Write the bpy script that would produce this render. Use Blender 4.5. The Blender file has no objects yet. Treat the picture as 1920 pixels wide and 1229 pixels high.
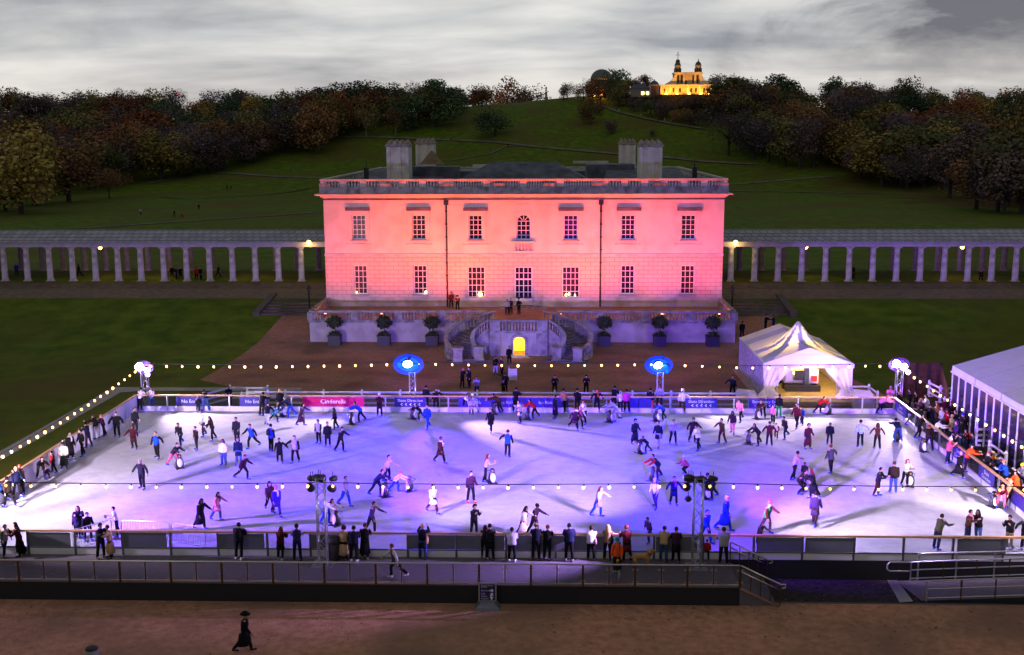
import bpy, bmesh, math, random
from math import sin, cos, pi, radians
from mathutils import Vector, Matrix, noise as mnoise
SC = bpy.context.scene; COL = SC.collection
R = random.Random(7)

# ------------------------------------------------------------------ camera
FPX, PITCH, YAW, ROLL = 2094.76, .17185, .03035, -.0036
CAMP = Vector((2.4624, 0, 20.329))
cam = bpy.data.objects.new('camera', bpy.data.cameras.new('camera')); COL.objects.link(cam)
cam.data.sensor_width = 36; cam.data.lens = FPX*36/1920; cam.data.clip_end = 5000; cam.data.clip_start = .5
_f = Vector((-sin(YAW)*cos(PITCH), cos(YAW)*cos(PITCH), -sin(PITCH)))
_r = Vector((cos(YAW), sin(YAW), 0)); _u = _r.cross(_f)
_rr = _r*cos(ROLL) + _u*sin(ROLL); _uu = _u*cos(ROLL) - _r*sin(ROLL)
cam.matrix_world = Matrix(((_rr.x, _uu.x, -_f.x, CAMP.x), (_rr.y, _uu.y, -_f.y, CAMP.y), (_rr.z, _uu.z, -_f.z, CAMP.z), (0, 0, 0, 1)))
SC.camera = cam

# ------------------------------------------------------------------ world, sun, exposure
SUN_EL, SUN_AZ = radians(4), radians(200)
W = bpy.data.worlds.new('World'); SC.world = W; W.use_nodes = True
def world():
    nt = W.node_tree; N = nt.nodes; L = nt.links; N.clear()
    out = N.new('ShaderNodeOutputWorld'); mix = N.new('ShaderNodeMixShader')
    b1 = N.new('ShaderNodeBackground'); b2 = N.new('ShaderNodeBackground')
    sky = N.new('ShaderNodeTexSky'); sky.sky_type = 'NISHITA'; sky.sun_disc = False
    sky.sun_elevation = SUN_EL; sky.sun_rotation = SUN_AZ
    L.new(sky.outputs[0], b1.inputs[0]); b1.inputs[1].default_value = .05
    tc = N.new('ShaderNodeTexCoord'); sep = N.new('ShaderNodeSeparateXYZ'); L.new(tc.outputs['Generated'], sep.inputs[0])
    def math_(op, a, b=None, clamp=False):
        m = N.new('ShaderNodeMath'); m.operation = op; m.use_clamp = clamp
        for i, v in enumerate((a, b)):
            if v is None: continue
            if isinstance(v, (int, float)): m.inputs[i].default_value = v
            else: L.new(v, m.inputs[i])
        return m.outputs[0]
    x, y, z = sep.outputs
    # project the direction on a cloud layer high above, flattened towards the horizon
    zz = math_('ADD', math_('MAXIMUM', z, 0.), .15)
    cx = math_('DIVIDE', x, zz); cy = math_('DIVIDE', y, zz)
    comb = N.new('ShaderNodeCombineXYZ'); L.new(cx, comb.inputs[0]); L.new(cy, comb.inputs[1])
    def noise(scale, det, rough, vec, off=0, sc=(1, 1, 1)):
        mp = N.new('ShaderNodeMapping'); mp.inputs['Location'].default_value = (off, off*.7, 0); mp.inputs['Scale'].default_value = sc
        L.new(vec, mp.inputs[0]); n = N.new('ShaderNodeTexNoise'); n.inputs['Scale'].default_value = scale
        n.inputs['Detail'].default_value = det; n.inputs['Roughness'].default_value = rough; n.inputs['Distortion'].default_value = .4
        L.new(mp.outputs[0], n.inputs['Vector']); return n.outputs[0]
    n1 = noise(.85, 6, .5, comb.outputs[0], 3.1); n2 = noise(2.4, 6, .55, comb.outputs[0], 9.0, (.7, 1.3, 1)); 
    v = math_('ADD', math_('MULTIPLY', n1, .9), math_('MULTIPLY', n2, .3))
    # one large dark bank of cloud in the west (photo's right)
    ang = math_('ARCTAN2', x, y)          # azimuth, 0 ahead
    wob = noise(7., 8, .6, tc.outputs['Generated'], 1.7, (1, 1, 2.2))
    w0 = math_('SUBTRACT', wob, .5)
    e1 = math_('MULTIPLY', math_('ADD', math_('SUBTRACT', ang, .10), math_('MULTIPLY', w0, .6)), 4.5, True)
    low = math_('MULTIPLY', math_('ADD', math_('SUBTRACT', z, .042), math_('MULTIPLY', w0, .09)), 20., True)
    topl = math_('ADD', math_('ADD', .094, math_('MULTIPLY', math_('SUBTRACT', ang, .13), .42)), math_('MULTIPLY', w0, .20))
    high = math_('MULTIPLY', math_('SUBTRACT', topl, z), 30., True)
    bank = math_('MULTIPLY', math_('MULTIPLY', e1, low), high)
    bank2 = math_('MULTIPLY', math_('MULTIPLY', math_('ADD', math_('SUBTRACT', -.20, ang), math_('MULTIPLY', w0, .6)), 3.5, True), math_('MULTIPLY', math_('ADD', math_('SUBTRACT', z, .062), math_('MULTIPLY', w0, .10)), 16., True))
    bank = math_('MAXIMUM', bank, math_('MULTIPLY', bank2, .42))
    ramp = N.new('ShaderNodeValToRGB'); e = ramp.color_ramp.elements
    e[0].position = .44; e[0].color = (.27, .285, .32, 1); e[1].position = .72; e[1].color = (.66, .65, .63, 1)
    k = ramp.color_ramp.elements.new(.57); k.color = (.46, .465, .475, 1)
    L.new(v, ramp.inputs[0])
    dark = N.new('ShaderNodeMixRGB'); dark.blend_type = 'MIX'; dark.inputs[2].default_value = (.13, .132, .158, 1)
    wob2 = noise(9., 6, .6, tc.outputs['Generated'], 5.2, (1, 1, 2.5))
    L.new(math_('MULTIPLY', bank, math_('ADD', math_('MULTIPLY', wob2, .8), .75), True), dark.inputs[0]); L.new(ramp.outputs[0], dark.inputs[1])
    # pale warm band where the cloud lifts off the horizon
    hz = N.new('ShaderNodeMixRGB'); hz.inputs[2].default_value = (.60, .50, .42, 1)
    L.new(math_('MULTIPLY', math_('SUBTRACT', .075, z), 6., True), hz.inputs[0]); L.new(dark.outputs[0], hz.inputs[1])
    L.new(hz.outputs[0], b2.inputs[0])
    # dusk: unseen sky overhead and behind made darker, to lower the ambient light
    zen = N.new('ShaderNodeMixRGB'); zen.inputs[2].default_value = (.135, .138, .152, 1); L.new(math_('MAXIMUM', math_('MULTIPLY', math_('SUBTRACT', z, .14), 4., True), math_('MULTIPLY', math_('SUBTRACT', .15, y), 2.5, True)), zen.inputs[0]); L.new(hz.outputs[0], zen.inputs[1]); L.new(zen.outputs[0], b2.inputs[0]); b2.inputs[1].default_value = CLOUD
    mix.inputs[0].default_value = .93
    L.new(b1.outputs[0], mix.inputs[1]); L.new(b2.outputs[0], mix.inputs[2]); L.new(mix.outputs[0], out.inputs[0])
CLOUD = 1.08; UPL = 7000; LW = LV = LB = 0; RIGK = .9; LBACK = 650; LHOUSE = 4200; OBL = 1700
world()
sl = bpy.data.lights.new('sun', 'SUN'); sl.energy = .12; sl.angle = radians(25); sl.color = (1, .86, .72)
sun = bpy.data.objects.new('sun', sl); COL.objects.link(sun)
sun.rotation_euler = (Vector((sin(SUN_AZ)*cos(SUN_EL+.5), cos(SUN_AZ)*cos(SUN_EL+.5), sin(SUN_EL+.5)))).to_track_quat('Z', 'Y').to_euler()
SC.view_settings.view_transform = 'Standard'; SC.view_settings.look = 'None'; SC.view_settings.exposure = .3; SC.view_settings.gamma = 1
SC.render.engine = 'CYCLES'; SC.cycles.use_denoising = True; SC.cycles.max_bounces = 6; SC.cycles.transparent_max_bounces = 16
SC.cycles.sample_clamp_indirect = 4; SC.cycles.caustics_reflective = False; SC.cycles.caustics_refractive = False

# ------------------------------------------------------------------ where a pixel of the photograph lies in the place
def ray(u, v):
    d = _f*FPX + _rr*(u-960) - _uu*(v-614.5); return d
def G(u, v, z=0.):
    d = ray(u, v); return CAMP + d*((z-CAMP.z)/d.z)
def onY(u, v, Y):
    d = ray(u, v); return CAMP + d*((Y-CAMP.y)/d.y)
def onX(u, v, X):
    d = ray(u, v); return CAMP + d*((X-CAMP.x)/d.x)
def pix(P):
    d = Vector(P)-CAMP; k = d.dot(_f); return 960+FPX*d.dot(_rr)/k, 614.5-FPX*d.dot(_uu)/k
def sm(a, b, t):
    t = max(0., min(1., (t-a)/(b-a))); return t*t*(3-2*t)
PROF = [(-99, -.95), (51.56, -.95), (51.7, -.7), (90, -.7), (101, -.92), (106.5, -.93), (112.4, -.72), (122, .6), (128, 1.5), (132, 1.95), (135.2, 2.39), (149, 2.39), (153, 1.8), (200, .8), (300, 0), (9999, 0)]
def zt(x, y):
    for (a, za), (b, zb) in zip(PROF, PROF[1:]):
        if y <= b:
            z = za+(zb-za)*(y-a)/(b-a); break
    A = 28+10*math.exp(-((x-35)/105)**2) + 4*math.exp(-((x-95)/60)**2)
    y0 = 385-18*sm(60, 200, x); y1 = 602
    h = A*sm(y0, y1, y)
    if y > 380: h += 1.6*sm(380, 460, y)*mnoise.noise(Vector((x/45, y/45, .3)))
    if y > y1: h -= 6*sm(y1+25, y1+160, y)*math.exp(-((x-25)/95)**2)
    return z + h
def T(u, v):
    d = ray(u, v).normalized(); t = 20.
    while t < 1500:
        p = CAMP+d*t
        if p.z < zt(p.x, p.y): break
        t += 1.5 if t > 160 else .4
    lo, hi = t-1.5, t
    for _ in range(20):
        m = (lo+hi)/2; p = CAMP+d*m
        if p.z < zt(p.x, p.y): hi = m
        else: lo = m
    return CAMP+d*hi

# ------------------------------------------------------------------ materials
def lin(h):
    h = h.lstrip('#'); c = [int(h[i:i+2], 16)/255 for i in (0, 2, 4)]
    return tuple(x/12.92 if x <= .04045 else ((x+.055)/1.055)**2.4 for x in c)
MATS = {}
def mat(name, col=(.5, .5, .5), rough=.7, metal=0., var=.18, scale=4., emit=None, es=0., bump=0., bscale=20., spec=.5, alpha=None, rand=0.):
    if name in MATS: return MATS[name]
    if isinstance(col, str): col = lin(col)
    m = bpy.data.materials.new(name); m.use_nodes = True; nt = m.node_tree; N = nt.nodes; L = nt.links
    b = N['Principled BSDF']; b.inputs['Roughness'].default_value = rough; b.inputs['Metallic'].default_value = metal
    b.inputs['Specular IOR Level'].default_value = spec
    tc = N.new('ShaderNodeTexCoord'); n = N.new('ShaderNodeTexNoise'); n.inputs['Scale'].default_value = scale; n.inputs['Detail'].default_value = 5
    L.new(tc.outputs['Object'], n.inputs['Vector'])
    mx = N.new('ShaderNodeMixRGB'); mx.inputs[1].default_value = (*[c*(1-var) for c in col], 1); mx.inputs[2].default_value = (*[min(1, c*(1+var)) for c in col], 1)
    L.new(n.outputs[0], mx.inputs[0]); src = mx.outputs[0]
    if rand:
        oi = N.new('ShaderNodeObjectInfo'); hs = N.new('ShaderNodeHueSaturation'); mr = N.new('ShaderNodeMapRange')
        mr.inputs[3].default_value = 1-rand; mr.inputs[4].default_value = 1+rand; L.new(oi.outputs['Random'], mr.inputs[0]); L.new(mr.outputs[0], hs.inputs['Value']); L.new(src, hs.inputs['Color']); src = hs.outputs[0]
    L.new(src, b.inputs['Base Color'])
    if emit is not None:
        b.inputs['Emission Color'].default_value = (*(lin(emit) if isinstance(emit, str) else emit), 1); b.inputs['Emission Strength'].default_value = es
    if bump:
        n2 = N.new('ShaderNodeTexNoise'); n2.inputs['Scale'].default_value = bscale; n2.inputs['Detail'].default_value = 4; L.new(tc.outputs['Object'], n2.inputs['Vector'])
        bp = N.new('ShaderNodeBump'); bp.inputs['Strength'].default_value = bump; bp.inputs['Distance'].default_value = .05; L.new(n2.outputs[0], bp.inputs['Height']); L.new(bp.outputs[0], b.inputs['Normal'])
    if alpha is not None: b.inputs['Alpha'].default_value = alpha
    m['_src'] = 1
    MATS[name] = m; return m
def nodes(m):
    return m.node_tree.nodes, m.node_tree.links, m.node_tree.nodes['Principled BSDF']
def two_tone(name, c1, c2, scale, rough=.9, c3=None, s3=.3, bump=0., bs=8., det=8, pos=(.35, .65), coord='Object', spec=.12):
    if name in MATS: return MATS[name]
    m = bpy.data.materials.new(name); m.use_nodes = True; N, L, b = nodes(m)
    tc = N.new('ShaderNodeTexCoord'); n = N.new('ShaderNodeTexNoise'); n.inputs['Scale'].default_value = scale; n.inputs['Detail'].default_value = det; n.inputs['Roughness'].default_value = .65
    L.new(tc.outputs[coord], n.inputs['Vector']); r = N.new('ShaderNodeValToRGB'); e = r.color_ramp.elements
    e[0].position, e[1].position = pos; e[0].color = (*c1, 1); e[1].color = (*c2, 1); L.new(n.outputs[0], r.inputs[0]); src = r.outputs[0]
    if c3:
        n3 = N.new('ShaderNodeTexNoise'); n3.inputs['Scale'].default_value = s3; n3.inputs['Detail'].default_value = 5; L.new(tc.outputs[coord], n3.inputs['Vector'])
        r3 = N.new('ShaderNodeValToRGB'); r3.color_ramp.elements[0].position = .45; r3.color_ramp.elements[1].position = .68; L.new(n3.outputs[0], r3.inputs[0])
        mx = N.new('ShaderNodeMixRGB'); mx.inputs[2].default_value = (*c3, 1); L.new(r3.outputs[0], mx.inputs[0]); L.new(src, mx.inputs[1]); src = mx.outputs[0]
    L.new(src, b.inputs['Base Color']); b.inputs['Roughness'].default_value = rough; b.inputs['Specular IOR Level'].default_value = spec
    if bump:
        n2 = N.new('ShaderNodeTexNoise'); n2.inputs['Scale'].default_value = bs; n2.inputs['Detail'].default_value = 6; L.new(tc.outputs[coord], n2.inputs['Vector'])
        bp = N.new('ShaderNodeBump'); bp.inputs['Strength'].default_value = bump; bp.inputs['Distance'].default_value = .08; L.new(n2.outputs[0], bp.inputs['Height']); L.new(bp.outputs[0], b.inputs['Normal'])
    MATS[name] = m; return m
def glass(name, tint=(.8, .85, .9), keep=.8, rough=.05):
    if name in MATS: return MATS[name]
    m = bpy.data.materials.new(name); m.use_nodes = True; N = m.node_tree.nodes; L = m.node_tree.links
    b = N['Principled BSDF']; b.inputs['Base Color'].default_value = (.05, .05, .06, 1); b.inputs['Roughness'].default_value = rough
    t = N.new('ShaderNodeBsdfTransparent'); t.inputs[0].default_value = (*tint, 1); mx = N.new('ShaderNodeMixShader'); mx.inputs[0].default_value = keep
    L.new(b.outputs[0], mx.inputs[1]); L.new(t.outputs[0], mx.inputs[2]); L.new(mx.outputs[0], N['Material Output'].inputs[0]); MATS[name] = m; return m

# ------------------------------------------------------------------ mesh builder
class MB:
    def __init__(s): s.v = []; s.f = []; s.m = []; s.smooth = []
    def add(s, vs, fs, mi=0, sm_=False):
        o = len(s.v); s.v += [tuple(p) for p in vs]
        for f in fs: s.f.append([i+o for i in f]); s.m.append(mi); s.smooth.append(sm_)
        return s
    def box(s, a, b, mi=0):
        x0, x1 = sorted((a[0], b[0])); y0, y1 = sorted((a[1], b[1])); z0, z1 = sorted((a[2], b[2]))
        vs = [(x0, y0, z0), (x1, y0, z0), (x1, y1, z0), (x0, y1, z0), (x0, y0, z1), (x1, y0, z1), (x1, y1, z1), (x0, y1, z1)]
        return s.add(vs, [(3, 2, 1, 0), (4, 5, 6, 7), (0, 1, 5, 4), (1, 2, 6, 5), (2, 3, 7, 6), (3, 0, 4, 7)], mi)
    def bar(s, p, q, r, r2=None, n=6, mi=0, caps=True, sm_=True):
        return s.tube([p, q], [r, r if r2 is None else r2], n, mi, caps, sm_)
    def tube(s, pts, rs, n=6, mi=0, caps=True, sm_=True):
        pts = [Vector(p) for p in pts]; vs = []; fs = []
        if not isinstance(rs, (list, tuple)): rs = [rs]*len(pts)
        for i, p in enumerate(pts):
            d = (pts[min(i+1, len(pts)-1)]-pts[max(i-1, 0)]).normalized()
            a = d.cross(Vector((0, 0, 1)) if abs(d.z) < .95 else Vector((0, 1, 0))).normalized(); b = d.cross(a).normalized()
            if i and a.dot(la) < 0: a, b = -a, -b
            la = a
            r = rs[i]; rx, ry = r if isinstance(r, tuple) else (r, r)
            for k in range(n):
                t = 2*pi*k/n; vs.append(p+a*rx*cos(t)+b*ry*sin(t))
        for i in range(len(pts)-1):
            for k in range(n):
                fs.append((i*n+k, i*n+(k+1) % n, (i+1)*n+(k+1) % n, (i+1)*n+k))
        if caps: fs.append(tuple(range(n))[::-1]); fs.append(tuple((len(pts)-1)*n+k for k in range(n)))
        return s.add(vs, fs, mi, sm_)
    def beam(s, p, q, w, h, mi=0):     # square bar
        p = Vector(p); q = Vector(q); d = (q-p).normalized(); a = d.cross(Vector((0, 0, 1)) if abs(d.z) < .9 else Vector((0, 1, 0))).normalized(); b = a.cross(d).normalized()
        vs = [c+a*i*w/2+b*j*h/2 for c in (p, q) for i, j in ((-1, -1), (1, -1), (1, 1), (-1, 1))]
        return s.add(vs, [(0, 1, 2, 3), (7, 6, 5, 4), (0, 4, 5, 1), (1, 5, 6, 2), (2, 6, 7, 3), (3, 7, 4, 0)], mi)
    def lathe(s, c, prof, n=8, mi=0, sm_=True, sx=1, sy=1):
        vs = [(c[0]+r*cos(2*pi*k/n)*sx, c[1]+r*sin(2*pi*k/n)*sy, c[2]+z) for r, z in prof for k in range(n)]
        fs = [(i*n+k, i*n+(k+1) % n, (i+1)*n+(k+1) % n, (i+1)*n+k) for i in range(len(prof)-1) for k in range(n)]
        fs.append(tuple(range(n))[::-1]); fs.append(tuple((len(prof)-1)*n+k for k in range(n)))
        return s.add(vs, fs, mi, sm_)
    def ball(s, c, r, n=8, m=5, mi=0, sz=1.):
        return s.lathe((c[0], c[1], c[2]), [(r*sin(pi*(i+.02)/(m+.04)), -r*sz*cos(pi*(i+.02)/(m+.04))) for i in range(m+1)], n, mi)
    def quad(s, a, b, c, d, mi=0): return s.add([a, b, c, d], [(0, 1, 2, 3)], mi)
    def prism(s, poly, z0, z1, mi=0):   # poly in xy, vertical extrusion
        n = len(poly); vs = [(x, y, z0) for x, y in poly]+[(x, y, z1) for x, y in poly]
        return s.add(vs, [tuple(range(n))[::-1], tuple(range(n, 2*n))]+[(i, (i+1) % n, n+(i+1) % n, n+i) for i in range(n)], mi)
    def prismY(s, poly, y0, y1, mi=0):  # poly in xz, extruded along y
        n = len(poly); vs = [(x, y0, z) for x, z in poly]+[(x, y1, z) for x, z in poly]
        return s.add(vs, [tuple(range(n)), tuple(range(n, 2*n))[::-1]]+[((i+1) % n, i, n+i, n+(i+1) % n) for i in range(n)], mi)
    def text(s, txt, size, fn, mi=0, align='CENTER'):
        c = bpy.data.curves.new('t', 'FONT'); c.body = txt; c.size = size; c.align_x = align; c.align_y = 'CENTER'; c.resolution_u = 2
        o = bpy.data.objects.new('t', c); COL.objects.link(o); me = o.to_mesh()
        vs = [fn(v.co.x, v.co.y) for v in me.vertices]; fs = [tuple(p.vertices) for p in me.polygons]
        o.to_mesh_clear(); s.add(vs, fs, mi); bpy.data.objects.remove(o); bpy.data.curves.remove(c); return s
    def mesh(s, name, mats, org=(0, 0, 0)):
        me = bpy.data.meshes.new(name); o = Vector(org)
        me.from_pydata([tuple(Vector(p)-o) for p in s.v], [], s.f)
        for m in (mats if isinstance(mats, (list, tuple)) else [mats]): me.materials.append(m)
        me.polygons.foreach_set('material_index', s.m); me.polygons.foreach_set('use_smooth', s.smooth); me.update(); return me
    def build(s, name, mats, parent=None, label=None, cat=None, group=None, kind=None, base=None):
        org = Vector(base) if base is not None else (wloc(parent) if parent else Vector((0, 0, 0)))
        o = bpy.data.objects.new(name, s.mesh(name, mats, org)); COL.objects.link(o)
        if parent is None: o.location = org
        else: o.parent = parent
        return tag(o, label, cat, group, kind)
def wloc(o):
    p = Vector(o.location)
    while o.parent: o = o.parent; p += o.location
    return p
def tag(o, label=None, cat=None, group=None, kind=None):
    for k, v in (('label', label), ('category', cat), ('group', group), ('kind', kind)):
        if v: o[k] = v
    return o
def thing(name, label, cat, loc, group=None):
    o = bpy.data.objects.new(name, None); o.empty_display_size = .3; o.location = loc; COL.objects.link(o); return tag(o, label, cat, group)
def spot(parent, loc, target, power, col, size=90, blend=.6, rad=.15, name='lamp_light'):
    l = bpy.data.lights.new(name, 'SPOT'); l.energy = power; l.color = col; l.spot_size = radians(size); l.spot_blend = blend; l.shadow_soft_size = rad
    o = bpy.data.objects.new(name, l); COL.objects.link(o); o.parent = parent; o.location = Vector(loc)-wloc(parent)
    o.rotation_euler = (Vector(loc)-Vector(target)).to_track_quat('Z', 'Y').to_euler(); return o
def point(parent, loc, power, col, rad=.1, name='lamp_light'):
    l = bpy.data.lights.new(name, 'POINT'); l.energy = power; l.color = col; l.shadow_soft_size = rad
    o = bpy.data.objects.new(name, l); COL.objects.link(o); o.parent = parent; o.location = Vector(loc)-wloc(parent); return o

# common materials
def brick_mat(name, base, mortar, sx, sy, rough=.85):
    m = bpy.data.materials.new(name); m.use_nodes = True; N, L, b = nodes(m)
    tc = N.new('ShaderNodeTexCoord'); mp = N.new('ShaderNodeMapping'); mp.inputs['Rotation'].default_value = (radians(90), 0, 0)
    br = N.new('ShaderNodeTexBrick'); br.inputs['Scale'].default_value = 1; br.inputs['Brick Width'].default_value = sx; br.inputs['Row Height'].default_value = sy
    br.inputs['Mortar Size'].default_value = .035; br.inputs['Mortar Smooth'].default_value = .4; br.inputs['Color1'].default_value = (*base, 1); br.inputs['Color2'].default_value = (*[c*.95 for c in base], 1); br.inputs['Mortar'].default_value = (*mortar, 1)
    L.new(tc.outputs['Object'], mp.inputs[0]); L.new(mp.outputs[0], br.inputs['Vector'])
    n = N.new('ShaderNodeTexNoise'); n.inputs['Scale'].default_value = .6; n.inputs['Detail'].default_value = 6; L.new(tc.outputs['Object'], n.inputs['Vector'])
    mx = N.new('ShaderNodeMixRGB'); mx.blend_type = 'MULTIPLY'; mx.inputs[0].default_value = .35; L.new(br.outputs[0], mx.inputs[1]); L.new(n.outputs[0], mx.inputs[2])
    L.new(mx.outputs[0], b.inputs['Base Color']); b.inputs['Roughness'].default_value = rough
    bp = N.new('ShaderNodeBump'); bp.inputs['Strength'].default_value = .5; bp.inputs['Distance'].default_value = .05; bp.invert = True; L.new(br.outputs['Fac'], bp.inputs['Height']); L.new(bp.outputs[0], b.inputs['Normal'])
    MATS[name] = m; return m
TSTONE = two_tone('terrace_stone', (.25, .24, .23), (.40, .385, .37), .9, .85, (.17, .165, .16), 1.3)
TWALL = two_tone('terrace_render', (.36, .34, .33), (.44, .42, .41), .5, .85, (.29, .275, .27), .7)
STONE = two_tone('pale_stone', (.46, .44, .42), (.60, .58, .55), .5, .8, (.36, .34, .32), .8)
GREYSTONE = two_tone('weathered_stone', (.22, .215, .21), (.38, .37, .36), 1.2, .85, (.14, .135, .13), 1.5)
STUCCO = two_tone('white_stucco', (.66, .575, .49), (.75, .66, .57), .35, .8, (.58, .50, .42), .5, .15, 6)
ASHLAR = brick_mat('white_ashlar', (.70, .61, .52), (.40, .33, .27), 1.05, .45)
WHITE = mat('white_paint', (.78, .77, .76), .5, var=.06)
BLACK = mat('black_paint', (.012, .012, .014), .55, var=.3)
IRON = mat('dark_iron', (.02, .02, .022), .45, .3, var=.3)
ALU = mat('aluminium', (.55, .55, .57), .35, .85, var=.12)
WOODRAIL = mat('varnished_wood', (.52, .30, .14), .4, var=.25, scale=3)
LEAD = two_tone('grey_lead', (.085, .10, .135), (.15, .165, .20), 1.0, .6, (.06, .07, .09), .6)
WARM = (1., .62, .22)
# ================================================================== SETTING: ground, paths, ice
GRASS = two_tone('park_grass', (.050, .098, .004), (.120, .175, .012), .35, .95, (.105, .092, .018), .04, .6, 3.)
def grass_detail():
    N, L, b = nodes(GRASS)
    # autumn leaf litter under the trees on the park's right, as drifts with their own shape
    src = b.inputs['Base Color'].links[0].from_socket
    ge = N.new('ShaderNodeNewGeometry'); sep = N.new('ShaderNodeSeparateXYZ'); L.new(ge.outputs['Position'], sep.inputs[0])
    n = N.new('ShaderNodeTexNoise'); n.inputs['Scale'].default_value = .022; n.inputs['Detail'].default_value = 8; n.inputs['Roughness'].default_value = .7; L.new(ge.outputs['Position'], n.inputs['Vector'])
    m1 = N.new('ShaderNodeMapRange'); m1.inputs[1].default_value = 40; m1.inputs[2].default_value = 130; m1.inputs[3].default_value = -.35; m1.inputs[4].default_value = .06; L.new(sep.outputs[0], m1.inputs[0])
    m2 = N.new('ShaderNodeMapRange'); m2.inputs[1].default_value = 200; m2.inputs[2].default_value = 330; m2.inputs[3].default_value = -.4; m2.inputs[4].default_value = .05; L.new(sep.outputs[1], m2.inputs[0])
    ad = N.new('ShaderNodeMath'); ad.operation = 'ADD'; L.new(m1.outputs[0], ad.inputs[0]); L.new(m2.outputs[0], ad.inputs[1])
    ad2 = N.new('ShaderNodeMath'); ad2.operation = 'ADD'; L.new(ad.outputs[0], ad2.inputs[0]); L.new(n.outputs[0], ad2.inputs[1])
    r = N.new('ShaderNodeMapRange'); r.inputs[1].default_value = .47; r.inputs[2].default_value = .62; r.inputs[4].default_value = .75; L.new(ad2.outputs[0], r.inputs[0])
    mx = N.new('ShaderNodeMixRGB'); mx.inputs[2].default_value = (.085, .042, .018, 1); L.new(r.outputs[0], mx.inputs[0]); L.new(src, mx.inputs[1]); L.new(mx.outputs[0], b.inputs['Base Color'])
grass_detail()
def terrain():
    xs = [-900, -700, -550]+list(range(-440, 441, 9))+[550, 700, 900]
    ys = [5, 30, 45, 51.56, 51.7, 75, 90, 95, 101, 106.5, 112.4, 117, 122, 125, 128, 130, 132, 135.2, 142, 149, 153, 175, 200, 250, 300, 340, 370]+list(range(380, 640, 7))+[650, 680, 720, 780, 900, 1200]
    vs = [(x, y, zt(x, y)) for y in ys for x in xs]; n = len(xs)
    fs = [(j*n+i, j*n+i+1, (j+1)*n+i+1, (j+1)*n+i) for j in range(len(ys)-1) for i in range(n-1)]
    m = MB(); m.add(vs, fs, 0, True); m.build('ground', GRASS, kind='structure')
terrain()
def sheet(name, poly, m, dz=.004, cuts=True, kind='structure', zf=None):
    bm = bmesh.new(); bm.faces.new([bm.verts.new((x, y, 0)) for x, y in poly])
    for yy, _ in PROF[1:-1]:
        bmesh.ops.bisect_plane(bm, geom=bm.verts[:]+bm.edges[:]+bm.faces[:], plane_co=(0, yy, 0), plane_no=(0, 1, 0))
    for v in bm.verts: v.co.z = (zf or zt)(v.co.x, v.co.y)+dz
    for f in bm.faces:
        if f.normal.z < 0: f.normal_flip()
    me = bpy.data.meshes.new(name); bm.to_mesh(me); bm.free(); me.materials.append(m)
    o = bpy.data.objects.new(name, me); COL.objects.link(o); return tag(o, kind=kind)
def ribbon(name, pts, w, m, dz=.18, world_pts=False):
    P = [Vector(p) if world_pts else T(*p) for p in pts]
    Q = []
    for a, b in zip(P, P[1:]):
        n = max(2, int((b-a).length/5))
        Q += [a.lerp(b, i/n) for i in range(n)]
    Q.append(P[-1]); vs = []
    for i, q in enumerate(Q):
        d = (Q[min(i+1, len(Q)-1)]-Q[max(i-1, 0)]); d.z = 0; d.normalize(); s = Vector((d.y, -d.x, 0))
        for k in (-1, 0, 1):
            p = q+s*k*w/2; vs.append((p.x, p.y, zt(p.x, p.y)+dz))
    fs = [(i*3+j, i*3+j+1, i*3+j+4, i*3+j+3) for i in range(len(Q)-1) for j in range(2)]
    mb = MB(); mb.add(vs, fs); return mb.build(name, m, kind='structure')
GRAVEL = two_tone('brown_gravel', (.27, .145, .092), (.42, .235, .158), 3.2, .95, (.20, .115, .08), .22, .4, 14)
TARMAC = two_tone('worn_esplanade', (.38, .18, .105), (.58, .30, .185), 2.4, .9, (.25, .15, .095), .16, .4, 12)
PALE = two_tone('pale_path', (.26, .24, .21), (.38, .35, .31), 1.5, .9)
TRACK = two_tone('panel_track', (.30, .28, .26), (.42, .40, .37), 1.2, .8)
DARKFLOOR = two_tone('dark_matting', (.014, .013, .015), (.032, .029, .032), 1.5, .8, (.05, .045, .05), .7)
DECKMAT = two_tone('deck_matting', (.09, .08, .093), (.15, .135, .15), 4., .5, (.11, .10, .115), .5, spec=.4)
def zflat(z): return lambda x, y: z
# forecourt and slopes beside the house
fl = [G(375, 711, -.7), T(533, 588), T(533, 566), T(1432, 566), T(1440, 590), G(1600, 709, -.7), G(1600, 745, -.7)]
sheet('gravel_forecourt', [(p.x, p.y) for p in fl[:6]]+[(30.5, 84.9), (-16.3, 84.9), (G(515, 716, -.7).x, 89.0)], GRAVEL, .006)
sheet('colonnade_path', [(-90, 128.05), (90, 128.05), (90, 132.5), (-90, 132.5)], two_tone('path_grit', (.14, .105, .082), (.22, .17, .135), 1.5, .9), .008)
sheet('colonnade_bank', [(-90, 132.6), (90, 132.6), (90, 135.1), (-90, 135.1)], two_tone('bank_grit', (.11, .08, .062), (.18, .135, .11), 1.2, .95), .008)
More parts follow.
